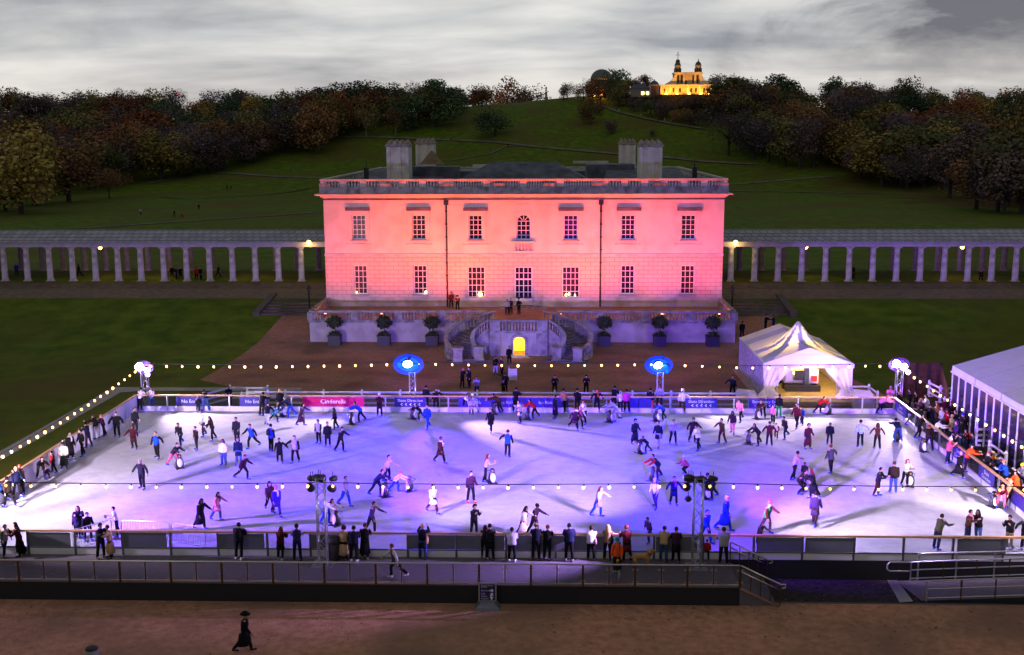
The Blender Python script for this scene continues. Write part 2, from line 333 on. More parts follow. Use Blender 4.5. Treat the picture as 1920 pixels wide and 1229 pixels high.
# park paths
PATHM = two_tone('park_path', (.11, .10, .075), (.21, .185, .15), .3, .9)
ribbon('park_path', [(150, 429), (300, 419), (450, 409), (640, 396)], 2.4, PATHM, .12)
ribbon('park_path', [(280, 345), (360, 323), (440, 326), (520, 332), (640, 336)], 2.7, PATHM, .2)
ribbon('park_path', [(300, 370), (345, 374), (420, 371), (500, 366), (580, 354)], 1.2, two_tone('worn_track', (.06, .06, .025), (.09, .08, .04), .3), .2)
ribbon('park_path', [(1320, 359), (1450, 360), (1600, 363), (1750, 366)], 2.1, PATHM, .2)
ribbon('park_path', [(1300, 350), (1400, 345), (1480, 338), (1570, 331)], 2.0, PATHM, .2)
ribbon('park_path', [(600, 256), (700, 258), (790, 262), (860, 264), (930, 268), (1000, 276), (1090, 284), (1170, 291), (1300, 302), (1420, 309)], 2.5, PATHM, .35)
ribbon('park_path', [(840, 303), (880, 297), (920, 289), (950, 275), (985, 274)], 1.1, PATHM, .3)
ribbon('park_path', [(1128, 200), (1160, 212), (1210, 224), (1260, 234), (1320, 243)], 2.0, PATHM, .5)
# pale panel track round the left of the rink
tr = [G(-20, 858, -.7), G(215, 726, -.7), G(275, 726.5, -.7), G(568, 727, -.7), G(562, 733.5, -.7), G(265, 733.5, -.7), G(226, 736.5, -.7), G(-20, 876, -.7)]
sheet('panel_track', [(p.x, p.y) for p in tr], TRACK, .02)
# esplanade in front of the deck
sheet('esplanade', [(-120, 20), (120, 20), (120, 48.75), (-120, 48.75)], TARMAC, .004)
sheet('tarmac_apron', [(11.3, 48.76), (60, 48.76), (60, 51.54), (11.3, 51.54)], two_tone('dark_tarmac', (.022, .019, .02), (.05, .042, .042), 3., .85), .004, zf=zflat(-.95))
KERB = mat('kerb_stone', (.10, .085, .07), .9)
MB().box((11.3, 48.68, -.96), (23.4, 48.80, -.925)).build('kerb', KERB, kind='structure')
# ---- ice
RL, RR, YN, YF = -28.06, 27.99, 51.64, 80.37
def ice_mat():
    m = bpy.data.materials.new('scraped_ice'); m.use_nodes = True; N, L, b = nodes(m)
    tc = N.new('ShaderNodeTexCoord')
    def no(scale, rot, sc, det=6):
        mp = N.new('ShaderNodeMapping'); mp.inputs['Rotation'].default_value = (0, 0, rot); mp.inputs['Scale'].default_value = sc; L.new(tc.outputs['Object'], mp.inputs[0])
        n = N.new('ShaderNodeTexNoise'); n.inputs['Scale'].default_value = scale; n.inputs['Detail'].default_value = det; n.inputs['Roughness'].default_value = .7; L.new(mp.outputs[0], n.inputs['Vector']); return n.outputs[0]
    a = no(1.3, .4, (1, 1, 1)); s1 = no(2.2, .5, (.25, 3, 1)); s2 = no(2.2, -.7, (.25, 3.4, 1)); g = no(11, .2, (.5, 1.6, 1), 8)
    def mm(op, x, y):
        q = N.new('ShaderNodeMath'); q.operation = op
        for i, w in enumerate((x, y)):
            if isinstance(w, (int, float)): q.inputs[i].default_value = w
            else: L.new(w, q.inputs[i])
        return q.outputs[0]
    f = mm('ADD', mm('MULTIPLY', a, .45), mm('ADD', mm('MULTIPLY', mm('ADD', s1, s2), .25), mm('MULTIPLY', g, .35)))
    r = N.new('ShaderNodeValToRGB'); e = r.color_ramp.elements; e[0].position = .42; e[0].color = (.30, .30, .33, 1); e[1].position = .80; e[1].color = (.56, .57, .60, 1); L.new(f, r.inputs[0])
    L.new(r.outputs[0], b.inputs['Base Color']); b.inputs['Roughness'].default_value = .55; b.inputs['Specular IOR Level'].default_value = .06
    bp = N.new('ShaderNodeBump'); bp.inputs['Strength'].default_value = .35; bp.inputs['Distance'].default_value = .03; L.new(f, bp.inputs['Height']); L.new(bp.outputs[0], b.inputs['Normal'])
    return m
MB().box((RL, YN, -.30), (RR, YF, 0)).build('ice', ice_mat(), kind='structure')
MB().box((RL-.25, YN-.06, -.94), (RR+.25, YF+.25, -.302)).build('rink_base', mat('black_skirt', (.01, .01, .012), .8), kind='structure')
# spectator floor right of the rink
MB().box((RR+.26, 55.5, -.90), (45, YF+4.2, -.03)).build('spectator_floor', DARKFLOOR, kind='structure')
# ================================================================== THE HOUSE
HX, HY, HD = 21.70, 121.39, 44.28
Z0, ZTOP = 1.59, 13.6
def FP(u, v, y=HY): p = onY(u, v, y); return p.x, p.z
house = thing('stone_house', 'large white two storey villa lit coral pink behind the ice rink', 'house', (0, HY, Z0))
Z1 = FP(960, 478)[1]                     # string course
ZC = FP(960, 371)[1]; ZP0 = FP(960, 363.5)[1]; ZP1 = FP(960, 350)[1]; ZP2 = FP(960, 335.5)[1]
XB0, XB1 = FP(840, 470)[0], FP(1124, 470)[0]     # slightly projecting middle bays
PJ = .28
def openings(rows):
    """front wall made of strips round rectangular openings; returns list of quads (x0,x1,z0,z1)"""
    return rows
UP = []   # upper windows: x0,x1,z0,z1
for u0, u1 in ((659.5, 686), (772.3, 798.5), (879, 905), (1057, 1083.2), (1165, 1190.5), (1278, 1304)):
    x0, z1 = FP(u0, 403.5); x1, z0 = FP(u1, 450); UP.append((x0, x1, z0, z1))
LO = []
for u0, u1, v0, v1 in ((663, 689, 498, 552.5), (775, 801, 498, 552.5), (877, 910, 500, 558.5), (1054, 1086.3, 500, 558.5), (1164.5, 1189.5, 498, 552.5), (1277, 1302, 498, 552.5)):
    x0, z1 = FP(u0, v0); x1, z0 = FP(u1, v1); LO.append((x0, x1, z0, z1))
d0 = FP(965, 500); d1 = FP(998.5, 575); DOOR = (d0[0], d1[0], Z0+.18, d0[1])
a0 = FP(968.7, 403); a1 = FP(995, 450); ARCH = (a0[0], a1[0], a1[1], FP(982, 415)[1])   # arched part above z1
ar = (ARCH[1]-ARCH[0])/2; acx = (ARCH[0]+ARCH[1])/2
def wall_with_holes(mb, x0, x1, z0, z1, y, holes, mi, depth=.5):
    hs = sorted([h for h in holes if h[0] >= x0 and h[1] <= x1]); xs = x0
    for a, b, c, d in hs:
        mb.box((xs, y, z0), (a, y+depth, z1), mi); mb.box((a, y, z0), (b, y+depth, c), mi); mb.box((a, y, d), (b, y+depth, z1), mi); xs = b
    mb.box((xs, y, z0), (x1, y+depth, z1), mi)
w = MB()
for s0, s1, yy in ((-HX, XB0, HY), (XB0, XB1, HY-PJ), (XB1, HX, HY)):
    dd = .5 if yy == HY else .5+PJ
    wall_with_holes(w, s0, s1, Z0+1.05, Z1, yy, LO+([(DOOR[0], DOOR[1], Z0+1.05, DOOR[3])] if yy != HY else []), 1, dd)
    hs = list(UP)
    if yy != HY: hs.append((ARCH[0], ARCH[1], ARCH[2], ARCH[3]+ar))
    wall_with_holes(w, s0, s1, Z1, ZC, yy, hs, 0, dd)
# spandrels of the arched window
for sgn in (-1, 1):
    pts = [(acx+sgn*ar, ARCH[3]+ar), (acx+sgn*ar, ARCH[3])]+[(acx+sgn*ar*cos(t), ARCH[3]+ar*sin(t)) for t in [i*pi/16 for i in range(1, 9)]]
    w.prismY(pts if sgn < 0 else pts[::-1], HY-PJ, HY+.5, 0)
# side and back walls
w.box((-HX, HY+.5, Z0), (-HX+.5, HY+HD, ZC), 0); w.box((HX-.5, HY+.5, Z0), (HX, HY+HD, ZC), 0); w.box((-HX+.5, HY+HD-.5, Z0), (HX-.5, HY+HD, ZC), 0)
w.build('wall', [STUCCO, ASHLAR], house)
pl = MB(); pl.box((-HX-.06, HY-.08, Z0), (XB0, HY+.5, Z0+1.05)); pl.box((XB1, HY-.08, Z0), (HX+.06, HY+.5, Z0+1.05))
pl.box((XB0, HY-PJ-.08, Z0), (DOOR[0], HY+.5, Z0+1.05)); pl.box((DOOR[1], HY-PJ-.08, Z0), (XB1, HY+.5, Z0+1.05))
pl.build('plinth', STONE, house)
sc_ = MB(); sc_.box((-HX-.05, HY-.09, Z1-.12), (XB0-.003, HY+.1, Z1+.12)); sc_.box((XB0, HY-PJ-.09, Z1-.12), (XB1, HY+.1, Z1+.12)); sc_.box((XB1+.003, HY-.09, Z1-.12), (HX+.05, HY+.1, Z1+.12)); sc_.build('string_course', STONE, house)
# frieze band and cornice all round
c = MB()
ZF = FP(960, 373.6)[1]
for (x0, x1, yy) in ((-HX, XB0, HY), (XB0, XB1, HY-PJ), (XB1, HX, HY)):
    c.box((x0-.04, yy-.10, ZF-.08), (x1+.04, yy+.2, ZF+.10), 1)
prof = [(.0, ZC-.02), (.18, ZC+.08), (.30, ZC+.22), (.74, ZC+.30), (.78, ZP0), (-.5, ZP0+.02)]
def ringwall(mb, prof, ins=0., mi=0):
    A = (-HX, HX, HY-PJ*.6, HY+HD); n = len(prof); vs = []
    for (sx, sy) in ((0, 0), (1, 0), (1, 1), (0, 1)):
        for o, z in prof: vs.append(((A[1]+o if sx else A[0]-o), (A[3]+o if sy else A[2]-o), z))
    fs = []
    for k in range(4):
        k2 = (k+1) % 4
        for i in range(n-1): fs.append((k*n+i, k2*n+i, k2*n+i+1, k*n+i+1))
    mb.add(vs, fs, mi)
ringwall(c, prof); c.build('cornice', [STUCCO, LEAD], house)
# roof parapet: solid grey plinth, balusters and coping
par = MB(); ringwall(par, [(.28, ZP0+.015), (.28, ZP1), (-.35, ZP1), (-.35, ZP0-.3)], mi=0)
cop = MB(); ringwall(cop, [(.20, ZP2-.22), (.26, ZP2-.18), (.26, ZP2), (-.22, ZP2), (-.22, ZP2-.18), (-.16, ZP2-.22)], mi=0)
par.build('parapet_base', GREYSTONE, house); cop.build('parapet_coping', STONE, house)
BAL = [(.10, 0), (.10, .08), (.06, .12), (.115, .34), (.10, .45), (.055, .75), (.075, .86), (.10, .90), (.10, 1)]
def baluster(mb, x, y, z0, z1, n=8, k=1.): 
    h = z1-z0; mb.lathe((x, y, z0), [(r*k, t*h) for r, t in BAL], n)
bal = MB(); pier = MB(); yb = HY-PJ*.6+.02; zb0, zb1 = ZP1, ZP2-.22
def px_x(u): return onY(u, 343, HY)[0]
def run(xa, xb, groups, per, y, pw):
    L_ = (xb-xa)/groups
    for g in range(groups):
        a = xa+g*L_; pier.box((a-pw/2, y-.18, zb0), (a+pw/2, y+.18, zb1+.004))
        for i in range(per): baluster(bal, a+pw/2+(L_-pw)*(i+.5)/per, y, zb0, zb1, 7, 1.25)
    pier.box((xb-pw/2, y-.18, zb0), (xb+pw/2, y+.18, zb1+.004))
xa, xm, xe = -HX-.02, XB0, XB1
run(-HX+.15, XB0-.5, 6, 4, yb, .75); run(XB0+.35, XB1-.35, 4, 11, yb, .8); run(XB1+.5, HX-.15, 6, 4, yb, .75)
pier.box((XB0-.62, yb-.22, zb0), (XB0+.5, yb+.16, zb1+.003)); pier.box((XB1-.5, yb-.22, zb0), (XB1+.62, yb+.16, zb1+.003))
for u in (604, 724, 840, 936, 1028.5, 1121, 1236, 1358):   # bigger pedestals on the grey base
    x = px_x(u); x = max(-HX+.3, min(HX-.3, x)); pier.box((x-.62, yb-.34, ZP0+.02), (x+.62, yb+.2, ZP1+.35), 1)
for sx in (-1, 1):                       # side and back runs
    xs = sx*(HX-.02)
    for g in range(13):
        y0 = HY+g*HD/12.02; pier.box((xs-.18, y0-.45, zb0), (xs+.18, y0+.45, zb1+.004))
        if g < 12:
            for i in range(8): baluster(bal, xs, y0+.45+(HD/12-.9)*(i+.5)/8, zb0, zb1, 6, 1.2)
for g in range(12):
    x0 = -HX+g*2*HX/12; pier.box((x0-.4, HY+HD-.2, zb0), (x0+.4, HY+HD+.16, zb1+.004))
    for i in range(8): baluster(bal, x0+.4+(2*HX/12-.8)*(i+.5)/8, HY+HD-.02, zb0, zb1, 6, 1.2)
bal.build('balustrade', STONE, house); pier.build('parapet_pier', [STONE, GREYSTONE], house)
# lead roof: flat gutters, hipped centre, lower blocks either side
zr = ZP1-.5
r = MB(); r.box((-HX+.36, HY+.1, zr-.2), (HX-.36, HY+HD-.4, zr))
def hip(mb, x0, x1, y0, y1, z0, z1, ridge, mi=0):
    cxm, cym = (x0+x1)/2, (y0+y1)/2; rx = ridge/2
    mb.add([(x0, y0, z0), (x1, y0, z0), (x1, y1, z0), (x0, y1, z0), (cxm-rx, cym, z1), (cxm+rx, cym, z1)], [(0, 1, 5, 4), (1, 2, 5), (2, 3, 4, 5), (3, 0, 4)], mi)
xl = px_x(838)+.2; xr_ = px_x(1120)-.2
hip(r, xl-1.2, xr_+1.2, HY+3.0, HY+17, zr+.05, ZP2+1.55, 7.5)
hip(r, -HX+2.2, xl-1.5, HY+7, HY+30, zr+.05, ZP2+.55, 9); hip(r, xr_+1.5, HX-2.2, HY+7, HY+30, zr+.05, ZP2+.45, 9)
pxd = lambda u, d: onY(u, 325, HY+d).x
r.box((pxd(773, 14), HY+14, zr), (pxd(858, 14), HY+18, ZP2+.9)); r.box((pxd(1100, 18), HY+18, zr), (pxd(1190, 18), HY+24, ZP2+1.0))
hip(r, pxd(787, 20), pxd(829, 20), HY+20, HY+23, ZP2+1.0, ZP2+2.7, .2, 1)
r.box((-10, HY+26, zr), (10, HY+38, ZP2-.05)); r.build('roof', [LEAD, two_tone('brown_lead', (.16, .12, .07), (.24, .19, .12), 1.5)], house)
gs = MB(); gs.box((px_x(1085), HY+25.5, ZP2+.95), (px_x(1165), HY+26.2, ZP2+1.25)); gs.box((px_x(862), HY+22, ZP2+.6), (px_x(925), HY+22.5, ZP2+.95)); gs.build('roof_upstand', STONE, house)
for u in (687, 1302):
    p = onY(u, 330, HY+8); MB().box((p.x-.25, HY+7.7, zr), (p.x+.25, HY+8.3, ZP2+1.0)).bar((p.x, HY+8, ZP2+1.0), (p.x, HY+8, ZP2+1.8), .05).build('roof_vent', IRON, house)
# chimneys: fluted white stacks with clay pots on top
CH = two_tone('chimney_render', (.62, .60, .58), (.74, .72, .70), .6, .85, (.54, .51, .48), 1.2); POT = two_tone('stained_cap', (.20, .17, .14), (.42, .38, .33), 2.2, .9)
for (u0, u1, vt, dy) in ((724.5, 766, 275, 9.), (779, 813, 270, 30.), (1163, 1192, 271, 30.), (1199.5, 1242, 275, 9.)):
    Y = HY+dy; a = onY(u0, vt, Y); b = onY(u1, vt, Y); zt_ = a.z; wd = b.x-a.x; m = MB()
    m.box((a.x, Y, zr), (b.x, Y+3.2, zt_))
    for i, (f0, f1) in enumerate(((0, .16), (.34, .66), (.84, 1))): m.box((a.x+wd*f0, Y-.16, zr), (a.x+wd*f1, Y-.002, zt_-.05))
    m.box((a.x-.12, Y-.28, zt_), (b.x+.12, Y+3.3, zt_+.22), 1)
    k = MB(); n = 4
    for i in range(n):
        x0 = a.x+wd*i/n
        k.prismY([(x0, zt_+.22), (x0+wd/n, zt_+.22), (x0+wd/n*.8, zt_+.5), (x0+wd/n*.5, zt_+.68), (x0+wd/n*.2, zt_+.5)], Y-.1, Y+1.2)
        k.prismY([(x0, zt_+.225), (x0+wd/n, zt_+.225), (x0+wd/n*.5, zt_+.8)], Y+1.5, Y+3)
    ch = m.build('chimney', [CH, POT], house); k.build('chimney_cap', POT, ch)
# windows
GLS = mat('dark_window', (.012, .011, .012), .25, spec=.12, var=.3, scale=.6); FRM = mat('sash_paint', (.74, .73, .72), .5, var=.05); SILL = mat('grey_sill', (.34, .34, .37), .8)
def window(x0, x1, z0, z1, nx, ny, y, hood=None, sill=True, surround=False, arch=False, bar=.055):
    f = MB(); m = MB(); cx = (x0+x1)/2; hw = (x1-x0)/2
    yf = y+.28
    m.box((x0+.02, yf+.10, z0+.02), (x1-.02, yf+.13, z1-.02))
    if arch:
        m.prismY([(cx-(hw-.02)*cos(t), z1+(hw-.02)*sin(t)) for t in [i*pi/12 for i in range(13)]], yf+.10, yf+.13)
        for i in range(12):
            t0, t1 = i*pi/12, (i+1)*pi/12; ra = hw; rb = hw-.1
            f.prismY([(cx-ra*cos(t0), z1+ra*sin(t0)), (cx-rb*cos(t0), z1+rb*sin(t0)), (cx-rb*cos(t1), z1+rb*sin(t1)), (cx-ra*cos(t1), z1+ra*sin(t1))], yf-.02, yf+.12)
        for t in (.25*pi, .5*pi, .75*pi): f.beam((cx+.22*hw*cos(t), yf+.04, z1+.22*hw*sin(t)), (cx+(hw-.06)*cos(t), yf+.04, z1+(hw-.06)*sin(t)), bar, bar)
    f.box((x0, yf-.02, z0), (x0+.10, yf+.12, z1)); f.box((x1-.10, yf-.02, z0), (x1, yf+.12, z1))
    if not arch: f.box((x0+.1, yf-.02, z1-.10), (x1-.1, yf+.12, z1))
    f.box((x0+.1, yf-.02, z0), (x1-.1, yf+.12, z0+.12))
    for i in range(1, nx): xx = x0+(x1-x0)*i/nx; f.box((xx-bar/2, yf+.01, z0+.12), (xx+bar/2, yf+.09, z1-(.1 if not arch else 0)))
    for j in range(1, ny+(1 if arch else 0)): zz = z0+(z1-z0)*j/ny; f.box((x0+.1, yf+.012, zz-bar/2), (x1-.1, yf+.088, zz+bar/2))
    wo = f.build('window', FRM, house); m.build('pane', GLS, wo)
    if sill: MB().box((x0-.18, y-.24, z0-.16), (x1+.18, y+.15, z0-.003)).build('sill', SILL, wo)
    if hood: h = MB(); h.box((hood[0], y-.34, hood[2]-.05), (hood[1], y+.02, hood[3])).box((hood[0]+.12, y-.2, hood[2]-.28), (hood[1]-.12, y+.02, hood[2]-.05), 1).build('hood', [LEAD, STUCCO], wo)
    if surround:
        s = MB(); t = .42
        for a, b in ((x0-t, x0-.003), (x1+.003, x1+t)): s.box((a, y-.09, z0-.45), (b, y+.02, z1+.5))
        s.box((x0-.003, y-.09, z1+.003), (x1+.003, y+.02, z1+.5)); s.box((x0-t-.25, y-.14, z0-.62), (x1+t+.25, y+.02, z0-.46)); s.build('surround', STUCCO, wo)
    return wo
def yof(x): return HY-PJ if XB0 < x < XB1 else HY
for (x0, x1, z0, z1), uu in zip(UP, ((648, 693), (762, 807.5), (869, 915), (1047, 1094), (1156, 1202), (1270, 1316))):
    hx0, hz1 = FP(uu[0], 389.3); hx1, hz0 = FP(uu[1], 394.3)
    window(x0, x1, z0, z1, 3, 5, yof(x0), (hx0, hx1, hz0, hz1), True, True)
for i, (x0, x1, z0, z1) in enumerate(LO): window(x0, x1, z0, z1, 4 if i in (2, 3) else 3, 5, yof(x0), None, i not in (2, 3), False)
wa = window(ARCH[0], ARCH[1], ARCH[2], ARCH[3], 3, 4, HY-PJ, None, True, False, True)
s = MB()      # arched surround, carved panel above, little balustraded apron below
for i in range(12):
    t0, t1 = i*pi/12, (i+1)*pi/12; ra, rb = ar+.42, ar+.02
    s.prismY([(acx-ra*cos(t0), ARCH[3]+ra*sin(t0)), (acx-rb*cos(t0), ARCH[3]+rb*sin(t0)), (acx-rb*cos(t1), ARCH[3]+rb*sin(t1)), (acx-ra*cos(t1), ARCH[3]+ra*sin(t1))], HY-PJ-.09, HY-PJ+.02)
for sg in (-1, 1): s.box((acx+sg*(ar+.02), HY-PJ-.09, ARCH[2]), (acx+sg*(ar+.42), HY-PJ+.02, ARCH[3]))
s.build('surround', STUCCO, wa)
b0 = FP(963, 455); b1 = FP(1000, 471.5)
ap = MB(); ap.box((b0[0]-.3, HY-PJ-.5, b0[1]), (b1[0]+.3, HY-PJ, b0[1]+.16)); ap.box((b0[0], HY-PJ-.4, b1[1]-.1), (b1[0], HY-PJ, b1[1]+.1))
for i in range(6): baluster(ap, b0[0]+.15+(b1[0]-b0[0]-.3)*i/5, HY-PJ-.2, b1[1]+.1, b0[1], 6, .9)
ap.build('window_balustrade', STUCCO, house)
p0 = FP(968, 383); p1 = FP(993, 395); MB().box((p0[0], HY-PJ-.07, p1[1]), (p1[0], HY-PJ+.02, p0[1])).box((p0[0]+.2, HY-PJ-.10, p1[1]+.12), (p1[0]-.2, HY-PJ-.06, p0[1]-.12)).build('carved_panel', STUCCO, house)
# garden door: glazed double leaves over solid lower panels
dr = MB(); g = MB(); x0, x1, z0, z1 = DOOR; zm = z0+.75; y = HY-PJ+.18
dr.box((x0, y-.02, z0), (x1, y+.1, zm)); dr.box((x0, y-.02, zm), (x0+.12, y+.1, z1)); dr.box((x1-.12, y-.02, zm), (x1, y+.1, z1)); dr.box((x0+.12, y-.02, z1-.12), (x1-.12, y+.1, z1))
for i in range(1, 4): xx = x0+(x1-x0)*i/4; bb = .09 if i == 2 else .055; dr.box((xx-bb/2, y-.01, zm), (xx+bb/2, y+.09, z1-.12))
for j in range(1, 5): zz = zm+(z1-zm)*j/5; bb = .14 if j == 3 else .055; dr.box((x0+.12, y-.008, zz-bb/2), (x1-.12, y+.088, zz+bb/2))
g.box((x0+.1, y+.1, zm), (x1-.1, y+.13, z1-.1)); do = dr.build('door', FRM, house); g.build('pane', GLS, do)
MB().box((x0-1.6, HY-PJ-1.6, Z0), (x1+1.6, HY-PJ-.09, Z0+.09)).box((x0-.6, HY-PJ-.9, Z0+.09), (x1+.6, HY-PJ-.09, Z0+.18)).build('doorstep', GREYSTONE, house)
# drain pipes with hopper heads
for xx, s_ in ((XB0, -1), (XB1, 1)):
    m = MB(); m.bar((xx+s_*.12, HY-.16, Z0), (xx+s_*.12, HY-.16, ZC-.6), .085, n=8); m.box((xx+s_*.12-.26, HY-.42, ZC-.75), (xx+s_*.12+.26, HY-.06, ZC-.25))
    for k in range(8): zz = Z0+.6+k*1.4; m.box((xx+s_*.12-.14, HY-.28, zz), (xx+s_*.12+.14, HY-.03, zz+.16))
    m.build('drainpipe', IRON, house)
# lit candles and lamps seen in some windows
LIT = mat('window_lamp', (1, .7, .3), .5, emit=(1, .72, .28), es=9)
for i, (u, v, rr_) in enumerate(((899, 551.5, .18), (903, 552, .16), (1061, 552.5, .13), (1066.5, 551, .13), (1078, 553, .10), (798, 548, .13), (669, 548, .09))):
    p = onY(u, v, HY+.05); MB().lathe((p.x, HY+.05 if 840 > u or u > 1124 else HY-PJ+.05, p.z-rr_), [(.02, 0), (rr_*.8, rr_*.3), (rr_*.7, rr_*1.2), (rr_*.35, rr_*2)], 8).build('window_lamp', LIT, house)
# ------------------------------------------------------------------ terrace in front of the house
TY, TW = 112.43, 21.74; ZR = 2.55; ZG = -.72
terr = thing('stone_terrace', 'raised stone terrace with balustrade running along the villa front', 'terrace', (0, TY, ZG))
m = MB(); m.box((-TW, TY, ZG-.5), (TW, TY+.45, Z0-.28), 0); 
for sx in (-1, 1): m.box((sx*TW, TY+.45, ZG-.5), (sx*(TW-.45), HY-.1, Z0-.28), 0)
m.build('retaining_wall', [TWALL], terr)
MB().box((-TW+.46, TY+.46, Z0-.5), (TW-.46, HY-.1, Z0)).build('terrace_floor', two_tone('terrace_paving', (.20, .15, .12), (.29, .22, .18), 1.1, .9), terr)
sh = MB(); gap = 3.3
for (a, b) in ((-TW-.12, -gap), (gap, TW+.12)): sh.box((a, TY-.14, Z0-.28), (b, TY+.5, Z0+.02))
for sx in (-1, 1): sh.box((sx*(TW+.12), TY+.5, Z0-.28), (sx*(TW-.5), HY-.1, Z0+.02))
sh.build('plinth_course', GREYSTONE, terr)
bal = MB(); pr = MB(); cp = MB()
zb, zt2 = Z0+.02, ZR-.2
def trun(mb, p, q, npan, per, k=1.1):
    p = Vector(p); q = Vector(q); d = q-p
    for i in range(npan+1):
        c = p+d*i/npan; pr.box((c.x-.42 if d.x else c.x-.2, c.y-.2 if d.x else c.y-.42, zb), (c.x+.42 if d.x else c.x+.2, c.y+.2 if d.x else c.y+.42, zt2+.003))
        if i < npan:
            for j in range(per):
                t = (.45/(d.length/npan))+(1-.9/(d.length/npan))*(j+.5)/per; c2 = p+d*(i+t)/npan; baluster(mb, c2.x, c2.y, zb, zt2, 8, k)
    n = Vector((-d.y, d.x, 0)).normalized()*.27
    cp.add([p-n, q-n, q+n, p+n]+[v+Vector((0, 0, .2)) for v in (p-n, q-n, q+n, p+n)], [(0, 3, 2, 1), (4, 5, 6, 7), (0, 1, 5, 4), (1, 2, 6, 5), (2, 3, 7, 6), (3, 0, 4, 7)])
p_ = lambda x, y: (x, y, zt2)
trun(bal, p_(-TW+.2, TY+.15), p_(-gap-.3, TY+.15), 4, 11); trun(bal, p_(gap+.3, TY+.15), p_(TW-.2, TY+.15), 4, 11)
trun(bal, p_(-TW+.2, TY+.16), p_(-TW+.2, HY-.5), 2, 9); trun(bal, p_(TW-.2, TY+.16), p_(TW-.2, HY-.5), 2, 9)
bal.build('balustrade', TSTONE, terr); pr.build('pedestal', TSTONE, terr); cp.build('coping', TSTONE, terr)
# ------------------------------------------------------------------ horseshoe stair with landing and arched cellar door
SY = 106.3; TZG = ZG; ZG = -.93; la = onY(919, 595, SY); lb = onY(1025, 595, SY); LX0, LX1 = la.x, lb.x; LC = (LX0+LX1)/2
st = thing('horseshoe_stair', 'curving double stone stair with arched yellow lit door beneath its landing', 'stair', (LC, SY, ZG))
da = onY(963, 672, SY); db = onY(984, 632, SY); DX0, DX1, DZ1 = da.x, db.x, db.z; dcx = (DX0+DX1)/2; dhr = (DX1-DX0)/2
m = MB(); zl = Z0-.26
m.box((LX0, SY, ZG), (DX0-.05, SY+.5, zl)); m.box((DX1+.05, SY, ZG), (LX1, SY+.5, zl)); m.box((DX0-.05, SY, DZ1), (DX1+.05, SY+.5, zl))
for sg in (-1, 1):
    pts = [(dcx+sg*(dhr+.05), DZ1+.003), (dcx+sg*(dhr+.05), DZ1-dhr*.75)]+[(dcx+sg*dhr*cos(t), DZ1-dhr*.75+dhr*.75*sin(t)) for t in [i*pi/12 for i in range(1, 7)]]
    m.prismY(pts if sg < 0 else pts[::-1], SY, SY+.5)
m.box((LX0, SY+.5, ZG), (LX0+.4, TY-.01, zl)); m.box((LX1-.4, SY+.5, ZG), (LX1, TY-.01, zl)); m.build('landing_wall', TWALL, st)
MB().box((LX0-.1, SY-.12, zl), (LX1+.1, TY-.15, Z0-.005)).build('landing', GREYSTONE, st)
# doorway: stone arch, keystone, lit passage
m = MB()
for i in range(10):
    t0, t1 = i*pi/10, (i+1)*pi/10; ra, rb = dhr+.32, dhr
    zc = DZ1-dhr*.75
    m.prismY([(dcx-ra*cos(t0), zc+ra*.85*sin(t0)), (dcx-rb*cos(t0), zc+rb*.75*sin(t0)), (dcx-rb*cos(t1), zc+rb*.75*sin(t1)), (dcx-ra*cos(t1), zc+ra*.85*sin(t1))], SY-.12, SY-.003)
for sg in (-1, 1): m.box((dcx+sg*dhr, SY-.12, ZG), (dcx+sg*(dhr+.32), SY-.003, zc))
m.prismY([(dcx-.16, DZ1), (dcx+.16, DZ1), (dcx+.28, zl-.05), (dcx-.28, zl-.05)], SY-.22, SY-.002); m.build('door_surround', GREYSTONE, st)
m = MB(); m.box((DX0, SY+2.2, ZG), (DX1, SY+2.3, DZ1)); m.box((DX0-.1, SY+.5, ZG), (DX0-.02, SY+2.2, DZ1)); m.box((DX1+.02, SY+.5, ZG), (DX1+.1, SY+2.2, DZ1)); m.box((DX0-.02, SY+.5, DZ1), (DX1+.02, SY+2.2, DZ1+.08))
m.build('lit_passage', mat('glowing_passage', (.8, .6, .12), .8, emit=(1., .60, .03), es=.85), st)  # passage walls and ceiling emit yellow themselves, imitating lamplight on them
point(st, (dcx, SY+.9, DZ1-.35), 60, (1, .62, .08), .15)
MB().box((DX0-.35, SY-.75, ZG-.2), (DX1+.35, SY-.002, ZG+.14)).box((DX0-.5, SY-1.05, ZG-.2), (DX1+.5, SY-.75, ZG+.05)).build('doorstep', STONE, st)
